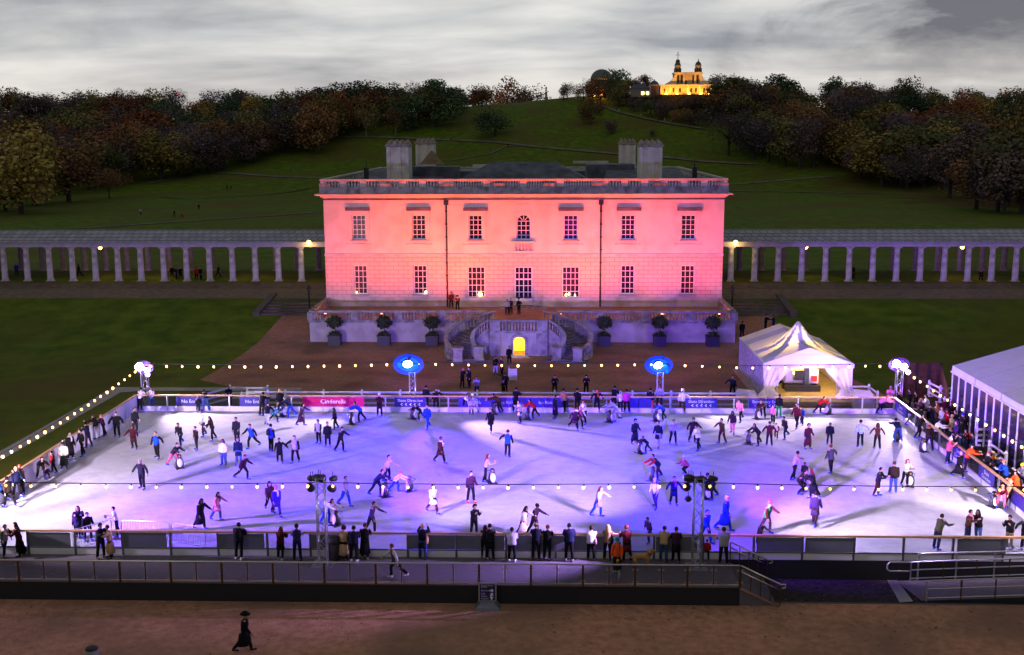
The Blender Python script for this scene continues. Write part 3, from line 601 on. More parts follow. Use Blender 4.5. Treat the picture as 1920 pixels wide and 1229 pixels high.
# curving flights
def bez(P, t): return sum((Vector(p)*c for p, c in zip(P, ((1-t)**3, 3*t*(1-t)**2, 3*t*t*(1-t), t**3))), Vector())
for sg in (-1, 1):
    e = LX0 if sg < 0 else LX1
    X = lambda x: e+sg*x
    OUT = [(X(-.35), TY-.30, 0), (X(3.4), TY-.6, 0), (X(6.2), 107.2, 0), (X(2.9), 103.3, 0)]
    INN = [(X(.15), SY+.3, 0), (X(1.7), SY+.5, 0), (X(2.3), 105.4, 0), (X(.95), 103.9, 0)]
    NS = 15; stp = MB(); so = []; si = []
    for i in range(NS+1): so.append(bez(OUT, i/NS)); si.append(bez(INN, i/NS))
    hgt = (Z0-ZG)/NS
    for i in range(NS):
        a, b, c2, d2 = so[i], so[i+1], si[i+1], si[i]; z1 = Z0-hgt*(i+.02)-.01
        q = [a, b, c2, d2] if sg > 0 else [d2, c2, b, a]
        bb = [Vector((v.x, v.y, ZG-.05)) for v in q]; tt = [Vector((v.x, v.y, z1)) for v in q]
        stp.add(bb+tt, [(4, 5, 6, 7), (0, 1, 5, 4), (1, 2, 6, 5), (2, 3, 7, 6), (3, 0, 4, 7)])
    # spreading bottom steps
    for k, (ex, zz) in enumerate(((.35, .12), (.9, .0))):
        a, d2 = so[-1], si[-1]; dn = (so[-1]-so[-2]+si[-1]-si[-2]).normalized(); tr_ = (a-d2).normalized()
        q = [a+tr_*ex-dn*.5, a+tr_*ex*.8+dn*(.35+.4*k), d2-tr_*ex*.8+dn*(.35+.4*k), d2-tr_*ex-dn*.5]; q = q if sg > 0 else q[::-1]
        stp.add([Vector((v.x, v.y, ZG-.05)) for v in q]+[Vector((v.x, v.y, ZG+.13*(2-k))) for v in q], [(4, 5, 6, 7), (0, 1, 5, 4), (1, 2, 6, 5), (2, 3, 7, 6), (3, 0, 4, 7)])
    stp.build('stair_flight', two_tone('stair_stone', (.08, .078, .076), (.19, .185, .18), 1.8, .85), st)
    for line in (so, si):
        sk = MB(); bl = MB(); n = len(line)
        inner = line is si
        zo = [Z0-hgt*i for i in range(n)]
        for i in range(n-1):
            p, q = line[i], line[i+1]; d = (q-p); nn = Vector((-d.y, d.x, 0)).normalized()
            for w_, za, zb_, za2, zb2 in ((.17, ZG-.05, zo[i]+.15, ZG-.05, zo[i+1]+.15), (.20, zo[i]+.92, zo[i]+1.07, zo[i+1]+.92, zo[i+1]+1.07)):
                vs = [p+nn*w_+Vector((0, 0, za)), p-nn*w_+Vector((0, 0, za)), q-nn*w_+Vector((0, 0, za2)), q+nn*w_+Vector((0, 0, za2)), p+nn*w_+Vector((0, 0, zb_)), p-nn*w_+Vector((0, 0, zb_)), q-nn*w_+Vector((0, 0, zb2)), q+nn*w_+Vector((0, 0, zb2))]
                sk.add(vs, [(4, 5, 6, 7), (0, 4, 7, 3), (1, 2, 6, 5), (0, 1, 5, 4), (2, 3, 7, 6)])
            for t in ((.25, .75) if d.length > .42 else (.5,)):
                c2 = p.lerp(q, t); zc2 = zo[i]+(zo[i+1]-zo[i])*t; baluster(bl, c2.x, c2.y, zc2+.14, zc2+.93, 6, .85)
        o = sk.build('stair_balustrade', TSTONE, st); bl.build('baluster', TSTONE, o)
        c2 = line[-1]; MB().box((c2.x-.42, c2.y-.42, ZG), (c2.x+.42, c2.y+.42, ZG+1.25)).box((c2.x-.52, c2.y-.52, ZG), (c2.x+.52, c2.y+.52, ZG+.22)).box((c2.x-.5, c2.y-.5, ZG+1.25), (c2.x+.5, c2.y+.5, ZG+1.4)).build('newel', TSTONE, st)
m = MB(); bl = MB(); m.box((LX0-.1, SY-.13, Z0+.85), (LX1+.1, SY+.38, Z0+1.02))
for a in (LX0+.45, LX1-.45): m.box((a-.5, SY-.06, Z0), (a+.5, SY+.3, Z0+.85)); m.box((a-.55, SY-.1, ZG), (a+.55, SY-.003, zl))
for i in range(11): baluster(bl, LX0+1.05+(LX1-LX0-2.1)*(i+.5)/11, SY+.12, Z0, Z0+.85, 8, 1.1)
o = m.build('landing_balustrade', TSTONE, st); bl.build('baluster', TSTONE, o)
ZG = TZG
# topiary in square planters along the terrace wall
def leaf_ball(mb, c, r, n, s, seed, sz=1., mi=0):
    rg = random.Random(seed)
    for i in range(n):
        d = Vector((rg.gauss(0, 1), rg.gauss(0, 1), rg.gauss(0, 1))).normalized(); rad = r*(rg.random()**.35)*rg.uniform(.78, 1.08); p = Vector(c)+Vector((d.x*rad, d.y*rad, d.z*rad*sz))
        a = Vector((rg.gauss(0, 1), rg.gauss(0, 1), rg.gauss(0, 1))).normalized(); b = a.cross(d).normalized()
        ss = s*rg.uniform(.6, 1.3); mb.add([p-a*ss-b*ss*.5, p+a*ss-b*ss*.5, p+a*ss+b*ss*.5, p-a*ss+b*ss*.5], [(0, 1, 2, 3)], mi)
LEAF = two_tone('evergreen_leaf', (.022, .036, .016), (.06, .085, .04), 6, .7)
for i, u in enumerate((626, 719, 809.5, 1133, 1237, 1336)):
    p = G(u, 648, -.7); z = zt(p.x, 111.2); Y = 111.0
    pos = ('at the far left end of the terrace wall', 'second from the far left along the terrace wall', 'beside the left stair flight', 'beside the right stair flight', 'second from the far right along the terrace wall', 'at the far right end of the terrace wall')[i]
    t = thing('potted_tree', 'bay tree in square planter '+pos, 'potted tree', (p.x, Y, z), 'bay trees along the terrace wall')
    q = MB(); q.box((p.x-.62, Y-.62, z), (p.x+.62, Y+.62, z+.95)); q.box((p.x-.68, Y-.68, z+.95), (p.x+.68, Y+.68, z+1.03)).build('planter', mat('navy_planter', (.012, .014, .026), .5), t)
    q = MB(); leaf_ball(q, (p.x, Y, z+1.15), .6, 130, .11, i, .45); q.build('underplanting', LEAF, t)
    MB().tube([(p.x, Y, z+.95), (p.x+.05, Y, z+1.5), (p.x, Y, z+2.1)], [.06, .05, .04], 6).build('trunk', mat('bay_bark', (.06, .045, .03), .9), t)
    q = MB(); leaf_ball(q, (p.x, Y, z+2.35), .86, 620, .12, 40+i, .85); q.build('crown', LEAF, t)
# ================================================================== COLONNADES, LAMP POSTS, SIDE STEPS
CY = 136.87; CZ = 2.41; CE = onY(960, 463, CY-.3).z
SLATE = mat('slate', (.2, .21, .24), .6)
def slate():
    N, L, b = nodes(SLATE); tc = N.new('ShaderNodeTexCoord'); mp = N.new('ShaderNodeMapping'); mp.inputs['Rotation'].default_value = (radians(62), 0, 0)
    br = N.new('ShaderNodeTexBrick'); br.inputs['Scale'].default_value = 1; br.inputs['Brick Width'].default_value = .9; br.inputs['Row Height'].default_value = .55; br.inputs['Mortar Size'].default_value = .05; br.inputs['Bias'].default_value = -.2
    br.inputs['Color1'].default_value = (.34, .35, .39, 1); br.inputs['Color2'].default_value = (.20, .21, .25, 1); br.inputs['Mortar'].default_value = (.05, .05, .07, 1)
    L.new(tc.outputs['Object'], mp.inputs[0]); L.new(mp.outputs[0], br.inputs['Vector']); L.new(br.outputs[0], b.inputs['Base Color'])
slate()
FLAG = two_tone('worn_flags', (.16, .125, .10), (.30, .245, .20), 1.1, .9)
BACKST = two_tone('shaded_column_stone', (.26, .21, .18), (.42, .36, .32), 1.5, .85)  # same stone as the front row, darkened to carry the shade
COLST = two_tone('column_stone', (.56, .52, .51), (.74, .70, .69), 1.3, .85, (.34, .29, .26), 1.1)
colprof = [(.46, 0), (.46, .10), (.40, .14), (.375, .24), (.37, 1.3), (.33, CE-CZ-.62), (.30, CE-CZ-.42), (.36, CE-CZ-.34), (.40, CE-CZ-.26), (.40, CE-CZ-.12)]
def col_mesh(mat_, name):
    m = MB(); m.lathe((0, 0, 0), colprof, 14); m.box((-.47, -.47, -.12), (.47, .47, .02)); m.box((-.44, -.44, CE-CZ-.13), (.44, .44, CE-CZ)); return m.mesh(name, mat_)
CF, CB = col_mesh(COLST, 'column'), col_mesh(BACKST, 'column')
LAMPY = mat('lantern_glow', (1, .7, .2), .4, emit=(1, .62, .10), es=14)
for side, lab in ((-1, 'long open colonnade of pale columns running left from the villa'), (1, 'long open colonnade of pale columns running right from the villa')):
    x0, x1 = side*HX, side*82
    t = thing('colonnade', lab, 'colonnade', (x0, CY, CZ), 'colonnades either side of the villa')
    m = MB(); m.box((x0, CY-.62, CZ-1.2), (x1, CY+.62, CZ-.12)); m.box((x0, CY+10.0, CZ-1), (x1, CY+11.2, CZ-.12)); m.build('kerb_course', COLST, t)
    m = MB(); m.box((x0, CY+.62, CZ-.6), (x1, CY+10, CZ-.14)); m.build('walkway_floor', FLAG, t)
    m = MB(); m.box((x0, CY-.5, CE), (x1, CY+.5, CE+.42)); m.box((x0, CY-.62, CE+.42), (x1, CY+.5, CE+.62)); m.box((x0, CY+10.1, CE), (x1, CY+11.1, CE+.5)); m.build('entablature', two_tone('entablature_stone', (.42, .38, .40), (.56, .52, .54), 1.2, .85), t)
    m = MB(); rz = CE+1.62; m.add([(x0, CY-.78, CE+.62), (x1, CY-.78, CE+.62), (x1, CY+5.5, rz), (x0, CY+5.5, rz), (x0, CY+11.3, CE+.62), (x1, CY+11.3, CE+.62)], [(0, 1, 2, 3), (3, 2, 5, 4)]); m.build('roof', SLATE, t)
    m = MB(); m.box((x0, CY+.5, CE+.1), (x1, CY+10.1, CE+.2)); m.build('ceiling', STUCCO, t)
    u0 = 565 if side < 0 else 1414.5; x = onY(u0, 500, CY).x; stp = 2.872*side
    if side > 0: x -= stp
    k = 0
    while abs(x) < 81:
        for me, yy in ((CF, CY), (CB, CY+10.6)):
            o = bpy.data.objects.new('column', me); COL.objects.link(o); o.parent = t; o.location = Vector((x, yy, CZ))-Vector(t.location)
        x += stp; k += 1
    for u in ((188, 303, 476) if side < 0 else (1511, 1804)):
        p = onY(u, 468, CY+3); lt = MB(); lt.lathe((p.x, CY+3, CE-.62), [(.12, 0), (.22, .08), (.26, .42), (.10, .5)], 8); o = lt.build('hanging_lantern', LAMPY, t); lt = MB(); lt.bar((p.x, CY+3, CE-.12), (p.x, CY+3, CE+.1), .03); lt.build('lantern_rod', IRON, o)
        point(t, (p.x, CY+3, CE-.9), 55, (1, .6, .2), .12)
    for u in ((579,) if side < 0 else (1379,)):     # bright lamps by the villa corners
        p = onY(u, 455, CY-1.0); MB().ball((p.x, CY-1.0, p.z), .26, 10, 6).build('wall_lamp', LAMPY, t); point(t, (p.x, CY-1.4, p.z-.2), 60, (1, .66, .25), .12)
# broad steps beside the terrace
for sg in (-1, 1):
    t = thing('garden_steps', ('stone steps left of the terrace up to the colonnade path' if sg < 0 else 'stone steps right of the terrace up to the colonnade path'), 'steps', (sg*25, 122, .5), 'garden steps beside the terrace')
    m = MB(); xa, xb = sg*(TW+.2), sg*29.2
    for i in range(6): m.box((xa, 121.6+i*1.15, -.2), (xb, 129, .72+i*.155))
    m.build('flight', two_tone('step_stone', (.09, .072, .062), (.16, .13, .115), 1.2, .9), t)
    m = MB(); m.add([(xb, 121.2, -.3), (xb+sg*.8, 121.2, -.3), (xb+sg*.8, 129.5, -.3), (xb, 129.5, -.3), (xb, 121.2, .95), (xb+sg*.8, 121.2, .95), (xb+sg*.8, 129.5, 1.9), (xb, 129.5, 1.9)], [(0, 3, 2, 1), (4, 5, 6, 7), (0, 1, 5, 4), (1, 2, 6, 5), (2, 3, 7, 6), (3, 0, 4, 7)]); m.build('side_wall', KERB, t)
def lamp_post(u, v, lab):
    p = T(u, v); z = p.z; t = thing('lamp_post', lab, 'lamp post', (p.x, p.y, z), 'lamp posts beside the terrace')
    h = onY(u, v-56, p.y).z-z
    m = MB(); m.lathe((p.x, p.y, z), [(.2, 0), (.2, .5), (.12, .62), (.09, .8), (.075, h-.75), (.16, h-.7), (.16, h-.66)], 8); m.bar((p.x-.4, p.y, h*.72+z), (p.x+.4, p.y, h*.72+z), .03); m.build('post', IRON, t)
    m = MB(); m.lathe((p.x, p.y, z+h-.66), [(.14, 0), (.25, .45)], 6, 0, False); l = m.build('lantern', glass('lantern_glass', (.8, .8, .8), .6), t); m = MB(); m.lathe((p.x, p.y, z+h-.21), [(.29, 0), (.12, .18), (.04, .3)], 6, 0, False); m.build('lantern_cap', IRON, l)
lamp_post(580.5, 592, 'black lamp post with glazed lantern left of the terrace'); lamp_post(1372, 592, 'black lamp post with glazed lantern right of the terrace')
# uplights on the terrace, the source of the coral light
CORAL = mat('coral_lens', (1, .3, .15), .4, emit=(1, .25, .08), es=14)
for i, (x, pw) in enumerate(((-20.3, .55), (-14.5, .8), (-8.3, 1.25), (-3.9, 1.0), (3.9, 1.0), (8.3, 1.25), (14.5, .95), (20.3, .65))):
    y = TY+1.3; t = thing('uplight', 'small coral floodlight on the terrace floor, '+('far left corner', 'second from the left corner', 'third from the left corner', 'just left of the landing', 'just right of the landing', 'third from the right corner', 'second from the right corner', 'far right corner')[i], 'floodlight', (x, y, Z0), 'coral floodlights along the terrace')
    m = MB(); m.box((x-.22, y-.12, Z0+.12), (x+.22, y+.1, Z0+.42)); m.box((x-.26, y-.03, Z0), (x-.23, y+.03, Z0+.3)); m.box((x+.23, y-.03, Z0), (x+.26, y+.03, Z0+.3)); m.build('housing', BLACK, t)
    m = MB(); m.box((x-.19, y-.08, Z0+.425), (x+.19, y+.08, Z0+.44)); m.box((x-.19, y+.105, Z0+.15), (x+.19, y+.12, Z0+.4)); m.build('lens', CORAL, t)
    point(t, (x, y+.05, Z0+.62), UPL*.012*pw, (1, .30, .06), .12)
    spot(t, (x, y+.2, Z0+.5), (x*.97, HY, 10.6), UPL*pw, (1, .085, .0) if abs(x) < 16 else (1, .075, .02), 100, .9, .15)
# ================================================================== RINK BARRIERS, BANNERS, FENCES, TOWERS, STRING LIGHTS
BH = 1.18
CLEAR = glass('clear_panel', (.86, .88, .92), .9)
SMOKE = glass('smoked_panel', (.30, .29, .32), .72, .15)
KICK = mat('white_kickboard', (.66, .66, .70), .45, var=.1, scale=1.5)
ALUP = mat('post_metal', (.12, .12, .13), .45, .6)
def barrier(lab, a, b, step, kick=.33, near=False, z0=0., posts=None):
    a = Vector((*a, z0)); b = Vector((*b, z0)); d = b-a; L_ = d.length; dn = d.normalized(); n = Vector((-dn.y, dn.x, 0))
    t = thing('rink_barrier', lab, 'barrier', a.lerp(b, .5), 'barriers round the ice rink')
    Z = lambda z: Vector((0, 0, z))
    m = MB(); m.beam(a+Z(BH+.03), b+Z(BH+.03), .16, .09); m.build('hand_rail', WOODRAIL, t)
    m = MB(); m.beam(a+Z(kick/2+.003), b+Z(kick/2+.003), .07, kick); m.build('kickboard', KICK, t)
    m = MB(); m.beam(a+Z(kick+.03), b+Z(kick+.03), .09, .05); m.build('lower_rail', ALUP if near else ALU, t)
    ts = posts or [i/round(L_/step) for i in range(round(L_/step)+1)]
    me = MB(); me.box((-.05, -.05, 0), (.05, .05, BH-.02)); mesh = me.mesh('post', ALUP if near else ALU)
    for k in ts:
        p = a+d*k-n*.02; o = bpy.data.objects.new('post', mesh); COL.objects.link(o); o.parent = t; o.location = p-Vector(t.location); o.rotation_euler = (0, 0, math.atan2(d.y, d.x))
    pts = [0]+[k for k in ts if 0 < k < 1]+[1]
    for k0, k1 in zip(pts, pts[1:]):
        p, q = a+d*k0+dn*.06, a+d*k1-dn*.06; m = MB(); m.beam(p+Z((BH+kick+.05)/2), q+Z((BH+kick+.05)/2), .014, BH-kick-.09); m.build('clear_panel', CLEAR, t)
    return t
bf = barrier('back rink barrier of clear panels between villa forecourt and ice', (RL, YF), (RR, YF), 2.35)
bl_ = barrier('left rink barrier lined with plain white boards by the grass strip', (RL, YN), (RL, YF), 2.35)
br_ = barrier('right rink barrier with timber rail beside the crowd', (RR, YF), (RR, YN), 2.35)
pn = [(G(u, 1045, 0).x-RL)/(RR-RL) for u in (48, 137, 227, 318, 408, 501, 582, 670, 765, 856, 949, 1041.6, 1132, 1225, 1316, 1410, 1500, 1595, 1686.6, 1778, 1870)]
bn = barrier('front rink barrier where spectators lean on the timber rail', (RL, YN), (RR, YN), 2.3, .33, True, 0, [0]+pn+[1])
# plain white liner on the left barrier
MB().box((RL+.05, YN+.1, .34), (RL+.065, YF-.1, BH-.03)).build('white_liner', mat('white_liner', (.62, .61, .64), .5, var=.08, scale=.8), bl_)
BLUEB = mat('banner_blue', (.020, .012, .21), .5, var=.15, scale=1); REDB = two_tone('banner_red', (.42, .008, .05), (.50, .012, .14), .6, .5); INK = mat('banner_white', (.78, .78, .82), .5, var=.02)
GREYB = two_tone('banner_back', (.115, .125, .15), (.155, .165, .19), .5, .6)
def banner(lab, u0, u1, lines, m=None, group='banners on the rink barrier', y=YF-.07, v=768, zz=(.40, 1.12)):
    x0 = G(u0, v, .4 if v < 900 else .5).x; x1 = G(u1, v, .4 if v < 900 else .5).x
    b = MB(); b.box((x0, y, zz[0]), (x1, y+.012, zz[1])); cx = (x0+x1)/2
    for txt, s, dz in lines:
        cz = (zz[0]+zz[1])/2+dz
        if txt == 'ARROWS':
            for i in range(5):
                for sg in (-1, 1):
                    xx = cx+(i-2)*.33; b.add([(xx-.07, y-.004, cz), (xx+.05, y-.004, cz+sg*.10), (xx+.10, y-.004, cz+sg*.07), (xx+.01, y-.004, cz)], [(0, 1, 2, 3)], 1)
        else: b.text(txt, s, lambda p, q: (cx+p, y-.004, cz+q), 1)
    return b.build('banner', [m or BLUEB, INK], None, lab, 'banner', group, base=(cx, y, zz[0]))
banner('blue banner reading No Entry nearest the left rear corner', 322, 377, [('No Entry', .36, 0)])
banner('blue banner reading No Entry beside the red pantomime banner', 443, 499, [('No Entry', .36, 0)])
banner('wide red banner with white Cinderella lettering', 562.5, 680, [('Cinderella', .46, .02)], REDB).location.x += 0
banner('blue Skate Direction banner beneath the left blue floodlight', 737, 797, [('Skate Direction', .30, .12), ('ARROWS', 0, -.17)])
for u0, u1, lb in ((858, 918.5, 'blue Ice Rink banner behind the family in pale jackets'), (919.5, 979, 'blue Ice Rink banner behind the skater in brown jacket'), (980, 1066, 'long blue Ice Rink banner behind the bending red jacket')):
    banner(lb, u0, u1, [('Ice Rink', .32, 0)])
banner('plain blue banner without lettering, beside the right blue floodlight', 1178, 1222, [])
banner('blue Skate Direction banner between the right blue floodlight and the tent', 1286, 1346, [('Skate Direction', .30, .12), ('ARROWS', 0, -.17)])
banner('blue banner reading Emergency Exit in front of the tent', 1406, 1466, [('Emergency Exit', .30, .12), ('ARROWS', 0, -.17)])
def side_banner(lab, y0, y1):
    b = MB(); x = RR-.075; b.box((x, y0, .40), (x+.012, y1, 1.12)); cy = (y0+y1)/2
    b.text('Skate', .34, lambda p, q: (x-.004, cy-p, .90+q), 1); b.text('Direction', .34, lambda p, q: (x-.004, cy-p, .60+q), 1)
    b.build('banner', [BLUEB, INK], None, lab, 'banner', 'banners on the rink barrier', base=(x, cy, .4))
def YR(u): 
    v = 747.5+.762*(u-1679); return onX(u, v, RR).y
side_banner('blue banner on the right barrier, at the rear corner under the white floodlight', YR(1702), YR(1681))
side_banner('blue banner on the right barrier, behind the pink jacketed skater', YR(1812), YR(1789))
side_banner('blue banner on the right barrier, next to the orange jacketed skater', YR(1868), YR(1838))
side_banner('blue banner on the right barrier, nearest the front corner', YR(1990), YR(1899))
for i, (u0, u1, w) in enumerate(((52, 135, 'beside the woman in the long black skirt'), (230, 316, 'right of the embracing couple'), (410, 499, 'behind the man with the black backpack'), (584, 668, 'behind the left lighting tower'), (767, 855, 'behind the beige shoulder bag'), (858, 947, 'left of the white puffer jacket'), (951, 1040, 'behind the pair in dark coats'), (1043, 1131, 'behind the pink shoulder bag'), (1227, 1303, 'left of the right lighting tower'), (1413, 1499, 'below the small boy in green'), (1502, 1594, 'right of the small boy in green'), (1780, 1869, 'above the right wheelchair ramp'))):
    x0, x1 = G(u0, 1020, .5).x, G(u1, 1020, .5).x
    MB().box((x0, YN-.055, .42), (x1, YN-.043, 1.13)).build('banner', GREYB, None, 'grey banner back on the front barrier, '+w, 'banner', 'grey banner backs on the front barrier', base=((x0+x1)/2, YN-.05, .42))
# ---- white post and rail fences
def fence(lab, pts, zs=(.35, .72, 1.1), foot=True, z=None, step=None):
    P = [Vector(p) for p in pts]; z0 = z
    t = thing('rail_fence', lab, 'fence', P[0], 'white post and rail fences')
    Q = []
    for a, b in zip(P, P[1:]):
        n = max(1, round((b-a).length/(step or 2.9))); Q += [a.lerp(b, i/n) for i in range(n)]
    Q.append(P[-1]); top = zs[-1]+.16
    for a, b in zip(P, P[1:]):
        for h in zs: MB().beam(a+Vector((0, 0, h)), b+Vector((0, 0, h)), .05, .14).build('rail', WHITE, t)
    for q in Q:
        m = MB(); m.box((q.x-.075, q.y-.075, q.z), (q.x+.075, q.y+.075, q.z+top)); m.add([(q.x-.09, q.y-.09, q.z+top), (q.x+.09, q.y-.09, q.z+top), (q.x+.09, q.y+.09, q.z+top), (q.x-.09, q.y+.09, q.z+top), (q.x, q.y, q.z+top+.1)], [(0, 1, 4), (1, 2, 4), (2, 3, 4), (3, 0, 4), (3, 2, 1, 0)])
        if foot: m.box((q.x-.3, q.y-.12, q.z), (q.x+.3, q.y+.12, q.z+.07))
        m.build('post', WHITE, t)
FY = 83.6; zg_ = -.69
X = lambda u, v=745: onY(u, v, FY).x
h1 = onY(960, 737, FY).z-zg_
fence('white rail fence running behind the back rink barrier', [(X(464), FY, zg_), (X(1405), FY, zg_)], (h1-.85, h1-.42, h1), step=3.03)
P_ = lambda u, v, z=-.69: (G(u, v, z).x, G(u, v, z).y, z)
fence('white rail fence bay standing open behind the No Entry banners', [(X(414), FY+2.6, zg_), (X(487), FY+2.6, zg_)], (.3, .72, 1.15), False)
fence('white rail fence panel slanting forward left of the open bay', [(X(414), FY+2.5, zg_), (X(381), FY+.2, zg_)], (.3, .72, 1.15), False)
fence('white rail fence panel slanting forward beside the navy-topped spectator', [(X(487), FY+2.5, zg_), (X(452), FY+.2, zg_)], (.3, .72, 1.15), False)
fence('white rail fence between the tent and the right floodlight tower', [P_(1585, 752), P_(1628, 752), P_(1644, 765)], (.35, .75, 1.15), False, step=1.9)
fence('white rail fence corner near the brown board wall', [P_(1741, 744, -.03), P_(1762, 755, -.03), P_(1789, 755, -.03)], (.35, .72, 1.1))
fence('white rail fence crossing behind the crowd at right', [P_(1829, 836, -.03), P_(1873, 836, -.03)], (.35, .72, 1.1), True)
fence('white rail fence beside the parked penguin skating aids', [P_(1853, 865, -.03), P_(1884, 888, -.03)], (.35, .75, 1.15), True)
# ---- lighting towers
TR = mat('truss_metal', (.52, .52, .55), .35, .8, var=.2)
def truss(t, x, y, z0, z1, w=.42):
    m = MB(); c = [(x-w/2, y-w/2), (x+w/2, y-w/2), (x+w/2, y+w/2), (x-w/2, y+w/2)]
    for a in c: m.bar((*a, z0), (*a, z1), .035, n=6)
    n = max(3, round((z1-z0)/.5))
    for k in range(4):
        a, b = c[k], c[(k+1) % 4]
        for i in range(n):
            za, zb = z0+(z1-z0)*i/n, z0+(z1-z0)*(i+1)/n
            p, q = (a, b) if i % 2 else (b, a); m.bar((*p, za), (*q, zb), .016, n=4)
        m.bar((*a, z0+.05), (*b, z0+.05), .016, n=4); m.bar((*a, z1-.02), (*b, z1-.02), .016, n=4)
    m.build('truss', TR, t); MB().box((x-.5, y-.5, z0), (x+.5, y+.5, z0+.03)).build('base_plate', ALU, t)
def head(t, p, target, col, es, power, lcol, size=80, r=.24, rad=.12, blend=.6, spots=True):
    """round floodlight: can, yoke and glowing lens"""
    p = Vector(p); d = (Vector(target)-p).normalized(); m = MB()
    m.tube([p-d*.42, p-d*.3, p-d*.02, p], [.10, r*.85, r, r], 12); o = m.build('floodlight', BLACK, t)
    a = d.cross(Vector((0, 0, 1))).normalized(); y = MB(); y.beam(p-d*.2+a*(r+.03), p-d*.2-a*(r+.03)+Vector((0, 0, 0)), .03, .03); y.beam(p-d*.2+Vector((0, 0, r)), p-d*.2+Vector((0, 0, r+.2)), .03, .03); y.build('yoke', IRON, o)
    if col is not None:
        lm = MB(); lm.tube([p+d*.004, p+d*.05], [r*.95, r*.7], 12)
        lm.build('lens', mat('lens_%d' % len(MATS), col, .3, var=0, emit=col, es=es), o)
    if power: spot(t, p+d*.12, target, power, lcol, size, blend, rad)
    return o
VIO = (.24, .085, 1.); BLU = (.07, .06, 1.); WHV = (.80, .56, 1.)
def halo_disc(t, x, y, z, col, r, n, es=7):
    # glowing disc added behind the flood to imitate its halo: dished, two tones
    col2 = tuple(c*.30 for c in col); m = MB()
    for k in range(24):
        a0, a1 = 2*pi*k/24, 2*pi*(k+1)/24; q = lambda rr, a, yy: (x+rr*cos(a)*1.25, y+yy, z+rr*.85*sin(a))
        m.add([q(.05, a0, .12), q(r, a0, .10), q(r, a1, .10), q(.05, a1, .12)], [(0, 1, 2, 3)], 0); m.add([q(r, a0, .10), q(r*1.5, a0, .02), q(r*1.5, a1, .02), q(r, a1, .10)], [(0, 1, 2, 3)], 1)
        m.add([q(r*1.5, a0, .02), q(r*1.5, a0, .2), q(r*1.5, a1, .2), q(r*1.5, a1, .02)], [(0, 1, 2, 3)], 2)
    nm = 'halo_disc_%d' % round(col[0]*100); m.build('glow_disc', [mat(nm, col, .5, var=0, emit=col, es=es), mat(nm+'_rim', col2, .5, var=0, emit=col2, es=es), BLACK], t)
TWR = {}
# corner tower, left rear
def tower(lab, u, v, y, z0=-.69):
    p = onY(u, v, y); t = thing('lighting_tower', lab, 'lighting tower', (p.x, y, z0), 'lighting towers round the rink'); truss(t, p.x, y, z0, p.z+.1); return t, p
t, p = TWR['FL'] = tower('lighting tower with dazzling white floods at the left rear corner', 270, 690, 81.6)
z = p.z
head(t, (p.x-.25, 81.3, z+.15), (p.x+11, 67, 0), (1, .90, 1), 40, LW*2.6, WHV, 120, .34); head(t, (p.x+.35, 81.3, z-.12), (p.x+5.5, 76, 0), (1, .88, 1), 30, LW*.55, WHV, 75, .24)
halo_disc(t, p.x, 81.5, z+.05, (.30, .12, .8), .40, 6, 1.3); head(t, (p.x+.2, 81.7, z-.55), (p.x+9, 50, 0), (.7, .5, 1), 5, LV*.7, VIO, 70, .2)
t, p = TWR['T2'] = tower('lighting tower with blue floods left of the stair, behind the rink', 773, 700, 81.7)
z = onY(770, 684, 81.7).z
halo_disc(t, p.x-.25, 81.45, z+.05, (.0, .07, 1), .62, 9, 1.6); head(t, (p.x-.3, 81.4, z+.1), (p.x+1.0, 74.5, 0), (.35, .55, 1), 40, LB, BLU, 88, .36, blend=.25); head(t, (p.x+.3, 81.4, z-.1), (p.x+6, 64, 0), (0, .1, 1), 1.6, LV*.55, (.12, .05, 1), 95, .26); head(t, (p.x-.9, 81.5, z), (p.x-9, 64, 0), (0, .1, 1), 1.6, LB*.7, BLU, 95, .26)
point(t, (p.x-.3, 82.3, z+.2), LBACK, (.04, .03, 1), .3); head(t, (p.x-.2, 81.9, z+.5), (p.x-3, TY, -2.6), None, 0, LHOUSE, (.46, .06, 1), 40, .18, blend=.9)  # rear head added to tint the terrace violet; point imitates the lamp's halo
t, p = TWR['T3'] = tower('lighting tower with blue floods right of the stair, behind the rink', 1238, 700, 81.7)
z = onY(1237, 685, 81.7).z
halo_disc(t, p.x-.15, 81.45, z+.03, (.0, .07, 1), .56, 9, 1.6); head(t, (p.x-.2, 81.4, z+.05), (p.x+1.2, 74.5, 0), (.35, .55, 1), 40, LB, BLU, 88, .34, blend=.25); head(t, (p.x+.35, 81.4, z-.05), (p.x-6, 66, 0), (0, .1, 1), 1.6, LV*.9, VIO, 95, .24); head(t, (p.x+.5, 81.5, z-.4), (p.x+9, 64, 0), (0, .1, 1), 1.6, LB*.6, BLU, 95, .2)
point(t, (p.x-.2, 82.3, z+.2), LBACK, (.04, .03, 1), .3); head(t, (p.x+.2, 81.9, z+.5), (p.x+3, TY, -2.6), None, 0, LHOUSE, (.46, .06, 1), 40, .18, blend=.9)  # house-facing head added for violet terrace light; bare point imitates lamp glow
t, p = TWR['FR'] = tower('lighting tower with dazzling white floods at the right rear corner', 1687, 695, 82.4)
z = onY(1687, 686, 82.4).z
head(t, (p.x-.35, 82.1, z+.2), (p.x-10, 66, 0), (1, .85, 1), 40, LW*2.6, WHV, 105, .32); head(t, (p.x+.2, 82.1, z-.0), (p.x-3, 72, 0), (1, .85, 1), 34, LW*.8, WHV, 90, .28); head(t, (p.x+.55, 82.2, z-.45), (p.x-8, 52, 0), (.8, .6, 1), 20, LV*.5, VIO, 70, .18)
